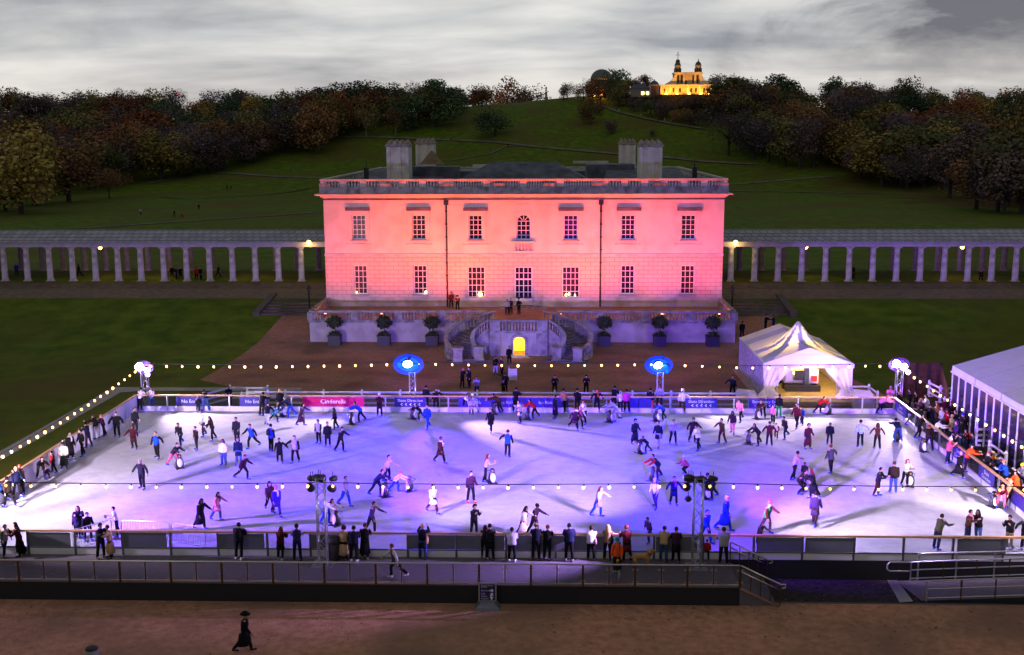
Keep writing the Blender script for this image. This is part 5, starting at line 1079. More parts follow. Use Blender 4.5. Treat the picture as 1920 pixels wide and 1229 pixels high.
for i in range(nP):
    y0, y1 = MY1-(MY1-MY0)*i/nP, MY1-(MY1-MY0)*(i+1)/nP
    MB().box((ex-.03, y1+.09, -.03), (ex+.0, y0-.09, mz)).build('window_panel', GW, mq); MB().box((ex-.07, y0-.09, -.03), (ex+.05, y0+.09, mz)).build('wall_post', WHITE, mq)
# board fence behind the right corner
p0, p1, p2 = onY(1697, 683, 88.5), onY(1764, 681, 88.5), onX(1787, 695, ex+.2)
t = thing('board_fence', 'brown timber board fence between the lawn and the marquee', 'fence', (p0.x, 88.5, -.1)); BROWN = two_tone('stained_boards', (.07, .036, .02), (.13, .07, .04), 2., .8)
m = MB(); zt_ = p1.z
n = 14
for i in range(n):
    a = p0.x+(p1.x-p0.x)*i/n; b_ = p0.x+(p1.x-p0.x)*(i+1)/n; m.box((a+.008, 88.47, -.72), (b_-.008, 88.5+.03*(i % 2), zt_))
for i in range(12):
    q = Vector((p1.x, 88.5, 0)).lerp(Vector((ex+.1, 79., 0)), i/12); q2 = Vector((p1.x, 88.5, 0)).lerp(Vector((ex+.1, 79., 0)), (i+.96)/12); m.beam((q.x, q.y, zt_/2-.36), (q2.x, q2.y, zt_/2-.36), .04, zt_+.72)
m.build('boards', BROWN, t); m = MB()
for f in (0, .33, .66, 1): x = p0.x+(p1.x-p0.x)*f; m.box((x-.08, 88.36, -.72), (x+.08, 88.465, zt_+.03))
m.build('posts', mat('dark_timber', (.035, .02, .014), .8), t)
# pole carrying the festoon and the banner beside the crowd, parasol bundle
p = G(1826, 842, -.03); q = onY(1828, 778, p.y); t = thing('steel_pole', 'thin pale pole standing among the crowd by the rail fence', 'pole', (p.x, p.y, -.03)); MB().bar((p.x, p.y, -.03), (p.x, p.y, q.z+.4), .045, n=8).build('shaft', ALU, t); MB().lathe((p.x, p.y, -.03), [(.28, 0), (.28, .05), (.08, .1)], 12).build('foot', IRON, t)
p = G(1890, 838, -.03); t = thing('folded_parasol', 'folded pale parasol lying along the fence near the penguin aids', 'parasol', (p.x, p.y, 0)); MB().tube([(p.x-1.1, p.y-.6, .9), (p.x-.4, p.y-.3, .8), (p.x+.8, p.y+.4, .95), (p.x+1.2, p.y+.6, 1.0)], [.12, .42, .34, .1], 10).build('canopy', TENTW, t); MB().bar((p.x-1.15, p.y-.62, 0), (p.x-1.1, p.y-.6, 1.0), .04).bar((p.x+1.2, p.y+.6, 0), (p.x+1.2, p.y+.6, 1.0), .04).build('stand', IRON, t)
# penguin shaped skating aids
PB = mat('penguin_black', (.016, .016, .02), .35, var=.1); PW = mat('penguin_white', (.72, .72, .75), .4, var=.05); PO = mat('beak_orange', (.6, .22, .02), .4)
def pengu():
    out = {}
    m = MB(); m.lathe((0, 0, 0), [(.20, .06), (.27, .16), (.29, .38), (.24, .62), (.15, .76), (.16, .86), (.155, .95), (.09, 1.02)], 14, sx=1, sy=.85); out['body'] = m.mesh('body', PB)
    m = MB(); 
    vs = []
    for i in range(9):
        t_ = i/8; zz = .14+.58*t_; w_ = .19*sin(pi*min(1, max(.04, t_*.92+.06)))**.6
        for j in range(7):
            a = (j/6-.5)*2*w_; vs.append((a, -(.85*math.sqrt(max(0, (.295-.14*max(0, t_-.45))**2-a*a))+.012), zz))
    m.add(vs, [(i*7+j, i*7+j+1, (i+1)*7+j+1, (i+1)*7+j) for i in range(8) for j in range(6)], 0, True); out['belly'] = m.mesh('belly', PW)
    m = MB(); m.lathe((0, -.18, .90), [(.05, -.03), (.04, 0), (.01, .03)], 6); m.tube([(0, -.13, .9), (0, -.24, .88)], [.05, .012], 6); out['beak'] = m.mesh('beak', PO)
    m = MB(); m.box((-.28, -.30, 0), (.28, .30, .05)); m.bar((-.26, -.42, .025), (-.26, .42, .025), .025); m.bar((.26, -.42, .025), (.26, .42, .025), .025); out['sled'] = m.mesh('sled', PB)
    m = MB(); m.tube([(-.22, .05, .68), (-.26, .30, .80), (.26, .30, .80), (.22, .05, .68)], .025, 6); out['handle'] = m.mesh('handle', mat('handle_blue', (.02, .05, .3), .4))
    return out
PG = pengu(); PEN = []
def penguin(u, v, face, lab, s=.88, z=0., group='penguin shaped skating aids on the ice'):
    p = G(u, v, z); o = bpy.data.objects.new('penguin_aid', PG['body']); COL.objects.link(o); o.location = (p.x, p.y, z); o.rotation_euler = (0, 0, radians(face)); o.scale = (s, s, s); tag(o, lab, 'skating aid', group)
    for k_ in ('belly', 'beak', 'sled', 'handle'):
        c = bpy.data.objects.new(k_, PG[k_]); COL.objects.link(c); c.parent = o
for i, (u, v, f) in enumerate(((1879, 846, -20), (1887, 856, 10), (1899, 846, 15), (1901, 859, -10), (1912, 852, 20), (1911, 868, 0), (1893, 836, 30), (1920, 862, 10), (1925, 845, 0), (1935, 858, 20))):
    p = G(u, v, 0); penguin(u, v, f, 'black and white penguin skating aid parked behind the rail fence', .95, -.03, 'parked penguin aids')
# golden dog on the deck
def dog(u, v):
    p = G(u, v, 0); x, y = p.x, p.y; m = MB(); t = MB()
    bd = [(-.38, 0, .50), (-.30, 0, .54), (-.1, 0, .54), (.12, 0, .52), (.30, 0, .56), (.40, 0, .68), (.47, 0, .78), (.55, 0, .80), (.66, 0, .75), (.72, 0, .73)]
    rr2 = [.07, .13, .135, .15, .16, .115, .10, .105, .065, .04]
    me = bpy.data.meshes.new('dog'); vs = [Vector(q) for q in bd]; es = [(i, i+1) for i in range(len(vs)-1)]; rs = list(rr2)
    def chain(start, pts, rad):
        last = start
        for q, r_ in zip(pts, rad): vs.append(Vector(q)); rs.append(r_); es.append((last, len(vs)-1)); last = len(vs)-1
    for s_ in (-1, 1):
        chain(1, [(-.33, s_*.10, .38), (-.25, s_*.10, .27), (-.37, s_*.10, .15), (-.34, s_*.10, .03), (-.27, s_*.10, .02)], [.09, .06, .035, .035, .03])
        chain(4, [(.30, s_*.10, .36), (.28, s_*.10, .20), (.30, s_*.10, .04), (.36, s_*.10, .02)], [.075, .05, .035, .035])
        chain(7, [(.50, s_*.09, .84), (.46, s_*.13, .76)], [.035, .03])
    chain(0, [(-.50, 0, .52), (-.62, 0, .62), (-.72, 0, .70)], [.045, .05, .025])
    me.from_pydata([tuple(q) for q in vs], es, []); mesh = skin(me, rs, 1, 2); mesh.materials.append(two_tone('golden_fur', (.30, .15, .05), (.46, .26, .10), 9, .9))
    o = bpy.data.objects.new('dog', mesh); COL.objects.link(o); o.location = (x, y, 0); o.rotation_euler = (0, 0, radians(12)); tag(o, 'golden long tailed dog standing on the deck behind the glass', 'dog')
    cm = MB(); cm.tube([(.37, 0, .60), (.40, 0, .72)], [.15, .135], 10, caps=False); c = bpy.data.objects.new('collar', cm.mesh('collar', mat('dog_collar', (.2, .02, .02), .5))); COL.objects.link(c); c.parent = o
# ================================================================== PEOPLE
# pose: lean, legs L/R (forward, out, knee bend), arms L/R (forward, out, elbow bend), head nod   - degrees; L is the person's left (+x when facing the camera: local -y is forward)
POSES = {
 'stand':  (2,  (3, 4, 4),    (-2, 4, 3),   (6, 9, 14),    (2, 9, 10), 4),
 'stand2': (3,  (8, 5, 8),    (-6, 5, 4),   (14, 10, 40),  (-4, 10, 12), 8),
 'glide':  (8,  (18, 6, 18),  (-16, 8, 12), (22, 22, 25),  (-12, 22, 16), 6),
 'stride': (16, (30, 6, 34),  (-32, 12, 22), (30, 26, 30), (-26, 26, 20), 6),
 'stride2': (14, (-30, 12, 18), (26, 6, 30), (-22, 30, 18), (34, 28, 26), 6),
 'out':    (5,  (8, 6, 10),   (-8, 6, 8),   (8, 42, 10),   (8, 42, 10), 4),
 'outl':   (6,  (12, 6, 12),  (-12, 6, 8),  (12, 60, 8),   (6, 16, 14), 4),
 'outr':   (6,  (-12, 6, 8),  (12, 6, 12),  (6, 16, 14),   (12, 60, 8), 4),
 'reach':  (14, (14, 6, 16),  (-18, 8, 14), (62, 8, 10),   (10, 14, 20), 8),
 'push':   (46, (22, 7, 26),  (-24, 9, 16), (62, 6, 12),   (62, 6, 12), -24),
 'bend':   (62, (14, 8, 30),  (-4, 8, 26),  (70, 8, 14),   (70, 8, 14), -30),
 'crouch': (40, (58, 10, 78), (40, 10, 80), (50, 10, 40),  (50, 10, 40), -20),
 'rail':   (22, (-4, 5, 2),   (-8, 5, 4),   (52, 14, 40),  (52, 14, 40), -8),
 'lean':   (12, (2, 5, 3),    (-8, 5, 10),  (36, 12, 66),  (36, 12, 66), 0),
 'phone':  (5,  (4, 5, 5),    (-4, 5, 4),   (34, 6, 100),  (34, 6, 100), 14),
 'photo':  (4,  (4, 5, 5),    (-4, 5, 4),   (66, 18, 84),  (66, 18, 84), 2),
 'walk':   (5,  (20, 3, 8),   (-22, 3, 22), (-16, 7, 14),  (18, 7, 22), 2),
 'hug':    (6,  (4, 5, 5),    (-4, 5, 4),   (58, 14, 60),  (58, 14, 60), 6),
 'hip':    (3,  (5, 7, 5),    (-3, 7, 4),   (-18, 34, 76), (4, 10, 14), 3),
 'sit':    (6,  (84, 8, 84),  (80, 8, 82),  (40, 10, 50),  (40, 10, 50), 6),
 'sway':   (10, (4, 9, 14),   (-10, 3, 18), (30, 34, 30),  (14, 48, 12), 6),
}
SKIN_M = [mat('skin_light', (.46, .27, .20), .55, var=.1), mat('skin_tan', (.34, .19, .13), .55, var=.1), mat('skin_brown', (.14, .07, .045), .55, var=.1)]
EYE = mat('eye_dark', (.02, .015, .012), .3, var=0); LIP = mat('lip', (.30, .10, .09), .5, var=.1)
def fk(name, fat=1.):
    lean, lL, lR, aL, aR, nod = POSES[name]; J = {}
    r = radians
    def dirn(f, s, sg): f, s = r(f), r(s); return Vector((sg*sin(s), -sin(f)*cos(s), -cos(f)*cos(s)))
    sp = Vector((0, -sin(r(lean)), cos(r(lean)))); J['pel'] = Vector((0, 0, 0)); J['sp'] = sp
    fw = Vector((0, -cos(r(lean)), -sin(r(lean)))); J['fw'] = fw
    J['waist'] = sp*.16; J['chest'] = sp*.36; J['neck'] = sp*.52; ha = lean*.55+nod
    hd = Vector((0, -sin(r(ha)), cos(r(ha)))); J['hd'] = hd; J['hf'] = Vector((0, -cos(r(ha)), -sin(r(ha)))); J['head'] = J['neck']+hd*.175
    for sg, l, a, k in ((1, lL, aL, 'L'), (-1, lR, aR, 'R')):
        h = Vector((sg*.095, 0, -.02)); J['hip'+k] = h; d = dirn(l[0], l[1], sg); J['kn'+k] = h+d*.43; d2 = dirn(l[0]-l[2], l[1]*.6, sg); J['an'+k] = J['kn'+k]+d2*.41; J['sh_d'+k] = d2
        fd = Vector((sg*.18, -1, 0)).normalized(); J['toe'+k] = J['an'+k]+fd*.17+Vector((0, 0, -.055)); J['heel'+k] = J['an'+k]-fd*.06+Vector((0, 0, -.05))
        s = sp*.455+Vector((sg*.185, 0, 0)); J['sh'+k] = s
        # arms hang in world vertical, then swing
        d = dirn(a[0]+lean*.0, a[1], sg); J['el'+k] = s+d*.285; d2 = dirn(a[0]+a[2], a[1]*.55 if a[2] < 60 else -a[1]*1.2, sg); J['wr'+k] = J['el'+k]+d2*.25; J['fd'+k] = d2
    lo = min(J['anL'].z, J['anR'].z); J['dz'] = .085-lo
    return J
def body_mesh(pose):
    J = fk(pose); V = []; E = []; RS = []
    def add(p, r_, par=None):
        V.append(Vector(p)); RS.append(r_)
        if par is not None: E.append((par, len(V)-1))
        return len(V)-1
    pel = add(J['pel'], .115); w = add(J['waist'], .11, pel); c = add(J['chest'], .12, w); n0 = add(J['sp']*.47, .075, c); n = add(J['neck'], .052, n0)
    j = add(J['neck']+J['hd']*.08+J['hf']*.015, .058, n); m = add(J['head']+J['hf']*.01, .088, j); t = add(J['head']+J['hd']*.075-J['hf']*.012, .075, m)
    add(J['head']-J['hd']*.012+J['hf']*.108, .016, m)
    for k, sg in (('L', 1), ('R', -1)):
        add(J['head']+Vector((sg*.092, 0, 0))+J['hf']*-.01, .018, m)
        a = add(J['sh'+k]-Vector((sg*.05, 0, 0)), .062, n0); b = add(J['el'+k], .042, a); q = add(J['wr'+k], .028, b)
        d = J['fd'+k]; side = Vector((0, -1, 0)) if abs(d.y) < .7 else Vector((0, 0, 1)); side = (side-d*side.dot(d)).normalized(); inn = Vector((-sg, 0, 0)); inn = (inn-d*inn.dot(d)).normalized()
        pm = add(J['wr'+k]+d*.055, .033, q)
        for i, (o, ln) in enumerate(((.030, .078), (.010, .088), (-.010, .082), (-.029, .064))):
            f0 = add(J['wr'+k]+d*.095+side*o, .0105, pm); f1 = add(J['wr'+k]+d*(.095+ln*.55)+side*o*1.12+inn*.008, .0095, f0); add(J['wr'+k]+d*(.095+ln*.9)+side*o*1.1+inn*.034, .008, f1)
        t0 = add(J['wr'+k]+d*.045+side*.042+inn*.006, .0125, pm); add(J['wr'+k]+d*.085+side*.062+inn*.018, .0095, t0)
        h = add(J['hip'+k], .085, pel); kn = add(J['kn'+k], .056, h); cf = add(J['kn'+k].lerp(J['an'+k], .35), .055, kn); an = add(J['an'+k], .036, cf); add(J['heel'+k], .034, an); add(J['toe'+k], .030, an)
    me = bpy.data.meshes.new('person'); me.from_pydata([tuple(p) for p in V], E, []); out = skin(me, RS, 2, 0)
    for mm in (SKIN_M[0], EYE, LIP): out.materials.append(mm)
    hx = Vector((1, 0, 0)); H = J['head']
    for p in out.polygons:
        d = p.center-H; f, u, x = d.dot(J['hf']), d.dot(J['hd']), d.dot(hx)
        if f > .045 and .006 < u < .034 and .020 < abs(x) < .052: p.material_index = 1
        elif f > .05 and -.068 < u < -.045 and abs(x) < .028: p.material_index = 2
    out.transform(Matrix.Translation((0, 0, J['dz']))); return out
def ring_loft(mb, rings, n=12, mi=0, caps=True):
    """rings: (centre, axis_x, axis_y, rx, ry)"""
    vs = []
    for c, ax, ay, rx, ry in rings:
        for k in range(n): a = 2*pi*k/n; vs.append(c+ax*rx*cos(a)+ay*ry*sin(a))
    L_ = len(rings); fs = [(i*n+k, i*n+(k+1) % n, (i+1)*n+(k+1) % n, (i+1)*n+k) for i in range(L_-1) for k in range(n)]
    if caps: fs += [tuple(range(n))[::-1], tuple((L_-1)*n+k for k in range(n))]
    mb.add(vs, fs, mi, True)
XA = Vector((1, 0, 0)); CM = {}
def garment(kind, pose):
    key = (kind, pose)
    if key in CM: return CM[key]
    if kind == 'body': CM[key] = body_mesh(pose); return CM[key]
    J = fk(pose); m = MB(); sp, fw = J['sp'], J['fw']; S = lambda t: sp*t; up = Vector((0, 0, J['dz']))
    kn = (J['knL']+J['knR'])/2; an = (J['anL']+J['anR'])/2; ld = (kn-Vector((0, 0, -.02))); ldn = ld.normalized(); sprd = abs(J['knL'].y-J['knR'].y)/2
    if kind in ('jacket', 'vest', 'coat', 'longcoat', 'puffer', 'shirt'):
        g = {'shirt': .92, 'vest': 1.08, 'puffer': 1.32}.get(kind, 1.15)
        rg = []
        if kind == 'coat': rg += [(Vector(ld)*.86, XA, Vector((0, 1, 0)), .215, .165+sprd*.8), (Vector(ld)*.35, XA, Vector((0, 1, 0)), .20, .16+sprd*.35)]
        if kind == 'longcoat': rg += [(Vector(an)*.78, XA, Vector((0, 1, 0)), .27, .20+abs(J['anL'].y-J['anR'].y)*.16), (Vector(ld), XA, Vector((0, 1, 0)), .245, .19+sprd*.55), (Vector(ld)*.35, XA, Vector((0, 1, 0)), .22, .175+sprd*.35)]
        if not rg: rg = [(S(-.06)+ldn*.02, XA, fw, .180*g, .135*g)]
        rg += [(S(.03), XA, fw, .178*g, .135*g), (S(.14), XA, fw, .165*g, .125*g), (S(.30), XA, fw, .190*g, .138*g), (S(.42), XA, fw, .200*g, .125*g), (S(.485), XA, fw, .15*g, .10), (S(.525), XA, fw, .078, .075), (S(.55), XA, fw, .07, .07)]
        ring_loft(m, rg, 14, 0)
        for k in 'LR':
            sl = 1.4 if kind == 'puffer' else 1.15 if kind != 'shirt' else .95
            p = [J['sh'+k]*.94+S(.455)*.06, J['sh'+k].lerp(J['el'+k], .5), J['el'+k], J['el'+k].lerp(J['wr'+k], .55), J['wr'+k]+J['fd'+k]*.0]
            m.tube(p, [.078*sl, .066*sl, .058*sl, .053*sl, .044*sl], 9, 1)
    elif kind in ('trousers', 'wide'):
        g = 1.3 if kind == 'wide' else 1.1
        ring_loft(m, [(S(.09), XA, fw, .155, .115), (S(0), XA, Vector((0, 1, 0)), .168, .128), (Vector((0, 0, -.09)), XA, Vector((0, 1, 0)), .15, .115)], 12, 0)
        for k in 'LR': m.tube([J['hip'+k]+Vector((0, 0, .03)), J['hip'+k].lerp(J['kn'+k], .4), J['kn'+k], J['kn'+k].lerp(J['an'+k], .45), J['an'+k]+J['sh_d'+k]*-.03], [.098, .092*g, .069*g, .067*g, .054*g*g], 10, 0)
    elif kind in ('skirt', 'longskirt'):
        rg = [(S(.10), XA, fw, .15, .115), (S(0), XA, Vector((0, 1, 0)), .178, .138), (Vector(ld)*.85, XA, Vector((0, 1, 0)), .235, .17+sprd*.8)]
        if kind == 'longskirt': rg.append((Vector(an)*.86, XA, Vector((0, 1, 0)), .28, .22+sprd))
        ring_loft(m, rg, 14, 0)
    elif kind in ('skateL', 'skateR', 'shoeL', 'shoeR'):
        k = kind[-1]; a, t, h = J['an'+k], J['toe'+k], J['heel'+k]; sk = kind[:2] == 'sk'
        m.tube([a-J['sh_d'+k]*(.15 if sk else .03), a, a+Vector((0, 0, -.045))], [.060, .058, .055], 9, 0)
        m.tube([h+Vector((0, 0, -.005)), a.lerp(t, .35)+Vector((0, 0, -.035)), t, t+(t-h).normalized()*.05+Vector((0, 0, -.008))], [(.046, .04), (.052, .048), (.048, .036), (.022, .02)], 9, 0)
        if sk: d = (t-h).normalized(); b0 = Vector((h.x, h.y, min(h.z, t.z)-.07)); m.beam(b0-d*.05, b0+d*.30, .008, .035, 1); m.bar(h, b0+d*.03, .02, n=5, mi=1); m.bar(t, b0+d*.22, .02, n=5, mi=1)
    elif kind in ('hair', 'long', 'beanie', 'cap', 'hood', 'bun', 'pompom', 'widehat', 'bald'):
        H, hd, hf = J['head'], J['hd'], J['hf']; B = lambda x, f, u: H+XA*x+hf*f+hd*u
        if kind in ('hair', 'long', 'bun', 'bald', 'hood', 'cap'):
            r_ = .108 if kind != 'hood' else .135; vs = []; n = 14; L_ = 7
            for i in range(L_+1):
                el = -.55+(pi/2+.55)*i/L_
                for k in range(n):
                    a = 2*pi*k/n; f = cos(a); e = el
                    if f > .25 and el < .75: e = .75-(.75-el)*.12      # forehead line
                    if kind == 'bald' and el > .55: e = .45+.1*(el-.55)
                    vs.append(B(sin(a)*cos(e)*r_*.95, cos(a)*cos(e)*r_-.010, sin(e)*r_*1.12+.012))
            fs = [(i*n+k, i*n+(k+1) % n, (i+1)*n+(k+1) % n, (i+1)*n+k) for i in range(L_) for k in range(n)]; m.add(vs, fs, 0, True)
        if kind == 'long':
            q = [B(0, -.06, .02), B(0, -.085, -.08), J['neck']-J['fw']*.10+S(-.02), J['chest']-J['fw']*.155+S(-.02)]; m.tube(q, [(.10, .05), (.105, .05), (.11, .045), (.07, .025)], 10)
            for sg in (-1, 1): m.tube([B(sg*.085, 0, .0), B(sg*.095, .0, -.10), J['neck']+XA*sg*.10+J['fw']*.02+S(-.07)], [.035, .035, .022], 7)
        if kind == 'bun': m.ball(tuple(B(0, -.11, .07)), .05, 9, 6)
        if kind in ('beanie', 'pompom'):
            rg = [(B(0, -.008, .012), XA, hf, .112, .118), (B(0, -.008, .035), XA, hf, .116, .122), (B(0, -.012, .06), XA, hf, .110, .115), (B(0, -.02, .115), XA, hf, .085, .09), (B(0, -.025, .15), XA, hf, .035, .04)]; ring_loft(m, rg, 12)
            if kind == 'pompom': m.ball(tuple(B(0, -.03, .19)), .055, 9, 6, 1)
        if kind == 'cap':
            ring_loft(m, [(B(0, .0, .03), XA, hf, .112, .118), (B(0, -.01, .085), XA, hf, .105, .11), (B(0, -.015, .128), XA, hf, .05, .055)], 12, 1); m.add([B(-.08, .09, .035), B(.08, .09, .035), B(.065, .19, .025), B(-.065, .19, .025), B(-.08, .09, .045), B(.08, .09, .045), B(.065, .19, .033), B(-.065, .19, .033)], [(0, 1, 2, 3), (7, 6, 5, 4), (0, 4, 5, 1), (2, 6, 7, 3), (1, 5, 6, 2), (3, 7, 4, 0)], 1)
        if kind == 'widehat': ring_loft(m, [(B(0, 0, .045), XA, hf, .215, .225), (B(0, 0, .06), XA, hf, .205, .21), (B(0, -.005, .065), XA, hf, .115, .122), (B(0, -.01, .15), XA, hf, .10, .11), (B(0, -.01, .165), XA, hf, .06, .07)], 14)
    elif kind == 'scarf':
        ring_loft(m, [(S(.49)+fw*.01, XA, fw, .105, .10), (S(.525)+fw*.015, XA, fw, .108, .105), (S(.565)+fw*.015, XA, fw, .095, .095)], 12); m.tube([S(.51)+fw*.10+XA*.05, S(.42)+fw*.155+XA*.06, S(.22)+fw*.155+XA*.06], [(.045, .02), (.05, .02), (.05, .018)], 8)
    elif kind == 'backpack':
        c = S(.33)-fw*.22; ring_loft(m, [(c+sp*-.22, XA, fw, .13, .07), (c+sp*-.17, XA, fw, .16, .10), (c+sp*.08, XA, fw, .155, .095), (c+sp*.18, XA, fw, .10, .06)], 10)
        for sg in (-1, 1): m.tube([S(.50)-fw*.16+XA*sg*.09, S(.535)+XA*sg*.105, S(.42)+fw*.14+XA*sg*.12, S(.2)+fw*.05+XA*sg*.19, S(.16)-fw*.16+XA*sg*.12], [.022]*5, 6)
    elif kind == 'shoulder_bag':
        c = S(.06)+XA*-.24-fw*.06; ring_loft(m, [(c-sp*.17, Vector((0, 1, 0)), XA, .17, .05), (c, Vector((0, 1, 0)), XA, .16, .07), (c+sp*.14, Vector((0, 1, 0)), XA, .12, .03)], 10); m.tube([c+sp*.12+fw*.1, S(.50)+XA*-.15, c+sp*.12-fw*.1], .014, 5)
    else: raise KeyError(kind)
    me = m.mesh(kind, [SKIN_M[0], SKIN_M[0]] if m.m and max(m.m) else [SKIN_M[0]]); me.transform(Matrix.Translation(up)); CM[key] = me; return me
PAL = dict(black='#0e0e11', coal='#1a1a1e', navy='#111833', dnavy='#0c1020', blue='#1c3f9e', royal='#1238b8', denim='#2c4270', jeans='#39527f', grey='#5e6068', dgrey='#33343a', lgrey='#a4a4aa', white='#dcdade', cream='#d3c7b2', beige='#b99a74', tan='#a1774d', khaki='#78694a', olive='#3e4028', brown='#42291c', dbrown='#24170f', maroon='#571420', wine='#3c1220', red='#b0181c', orange='#d8501a', amber='#c98a1c', yellow='#dfe020', green='#1c7a4a', dgreen='#1c3020', teal='#157078', pink='#d47ba0', magenta='#c9369f', rose='#b74a62', lilac='#9f8fc2', purple='#3a2358', plum='#341a30', blonde='#a98651', auburn='#5e2415', ginger='#7d3618', sgrey='#8b8a8c', vest='#1746d0', ice='#8fa6d8', skb='#173a9e')
def cloth(c): return mat('cloth_'+c, PAL[c], .82, var=.22, scale=9, spec=.15)
BLADE = mat('skate_blade', (.5, .5, .53), .3, .9)
def sub(parent, name, me, cols, grp=None):
    o = bpy.data.objects.new(name, me); COL.objects.link(o); o.parent = parent
    for i, c in enumerate(cols):
        if i < len(o.material_slots): o.material_slots[i].link = 'OBJECT'; o.material_slots[i].material = c if not isinstance(c, str) else cloth(c)
    return o
GRP = {'i': 'skaters on the ice', 'd': 'spectators on the deck', 'r': 'spectators right of the rink', 'b': 'people behind the rink', 'g': 'visitors around the villa', 't': 'visitors around the villa', 'c': 'people in the colonnade', 'p': 'walkers in the park'}
NAMES = {'jacket': 'jacket', 'vest': 'vest', 'coat': 'coat', 'longcoat': 'coat', 'puffer': 'jacket', 'shirt': 'top'}
PEOPLE = 0
def person(zone, u, v, h, pose, face, top, legs, hd, label, extra='', pt=None, tone=None):
    """top 'kind:colour/sleeve', legs 'kind:colour', hd 'kind:colour/second', extra: scarf:colour backpack:colour shoe:colour"""
    global PEOPLE; PEOPLE += 1
    z = {'i': 0, 'd': 0, 'r': -.03, 't': Z0, 'c': CZ-.14}.get(zone)
    if pt: p = Vector(pt)
    elif z is None: p = T(u, v)
    else: p = G(u, v, z)
    if z is None: z = zt(p.x, p.y)+.004
    k = h/1.72; skates = zone == 'i'
    tk, tc = top.split(':'); tc = tc.split('/'); lk, lc = legs.split(':'); hk, hc = hd.split(':'); hc = hc.split('/')
    o = bpy.data.objects.new('person', garment('body', pose)); COL.objects.link(o); o.location = (p.x, p.y, z+((.085 if skates else .0)*k)); o.rotation_euler = (0, 0, radians(face)); o.scale = (k, k, k*R.uniform(.985, 1.015)) if h > 1.45 else (k*1.1, k*1.1, k)
    o.material_slots[0].link = 'OBJECT'; o.material_slots[0].material = SKIN_M[tone if tone is not None else (0, 0, 1, 0, 0, 2, 0, 1)[PEOPLE % 8]]
    tag(o, label, 'person', GRP[zone])
    sub(o, NAMES[tk], garment(tk, pose), [tc[0], tc[-1]])
    if lk in ('skirt', 'longskirt'): sub(o, 'leggings', garment('trousers', pose), ['black' if 'leg:' not in extra else extra.split('leg:')[1].split()[0]]); sub(o, 'skirt', garment(lk, pose), [lc])
    elif tk != 'longcoat' or True: sub(o, 'trousers', garment(lk, pose), [lc])
    sub(o, 'hat' if hk in ('beanie', 'pompom', 'widehat') else 'hood' if hk == 'hood' else 'hair', garment(hk, pose), [hc[0], hc[-1]])
    if hk in ('beanie', 'pompom') and len(hc) > 2: sub(o, 'hair', garment('long', pose), [hc[2]])
    ex = dict(e.split(':') for e in extra.split() if ':' in e)
    if 'scarf' in ex: sub(o, 'scarf', garment('scarf', pose), [ex['scarf']])
    fc = ex.get('shoe', 'skb' if skates else 'coal'); fk_ = 'skate' if skates else 'shoe'
    for s_ in 'LR': sub(o, fk_, garment(fk_+s_, pose), [fc, BLADE])
    for e, nm, ct in (('backpack', 'backpack', 'bag'), ('bag', 'shoulder_bag', 'bag')):
        if e in ex:
            b = bpy.data.objects.new(nm, garment(nm, pose)); COL.objects.link(b); b.location = o.location; b.rotation_euler = o.rotation_euler; b.scale = o.scale; b.material_slots[0].link = 'OBJECT'; b.material_slots[0].material = cloth(ex[e])
            tag(b, ex[e]+' '+('backpack' if e == 'backpack' else 'shoulder bag')+' worn by the '+label[:1].lower()+label[1:][:70].rsplit(' with', 1)[0] if False else BAGS[(e, ex[e])], ct)
    return o
BAGS = {('backpack', 'black'): 'black backpack on the broad man at the front barrier', ('bag', 'beige'): 'beige shoulder bag hanging from the navy coated photographer', ('bag', 'pink'): 'pink shoulder bag on the woman in the white hoodie', ('bag', 'black'): 'black shoulder bag on the blonde woman in khaki', ('backpack', 'coal'): 'dark backpack on the blue vested steward', ('backpack', 'dgrey'): 'dark grey backpack on the man in the teal beanie', ('backpack', 'orange'): 'orange backpack on a dark haired spectator beside the right barrier', ('bag', 'white'): 'white bag carried among the crowded skaters near the Emergency Exit banner'}
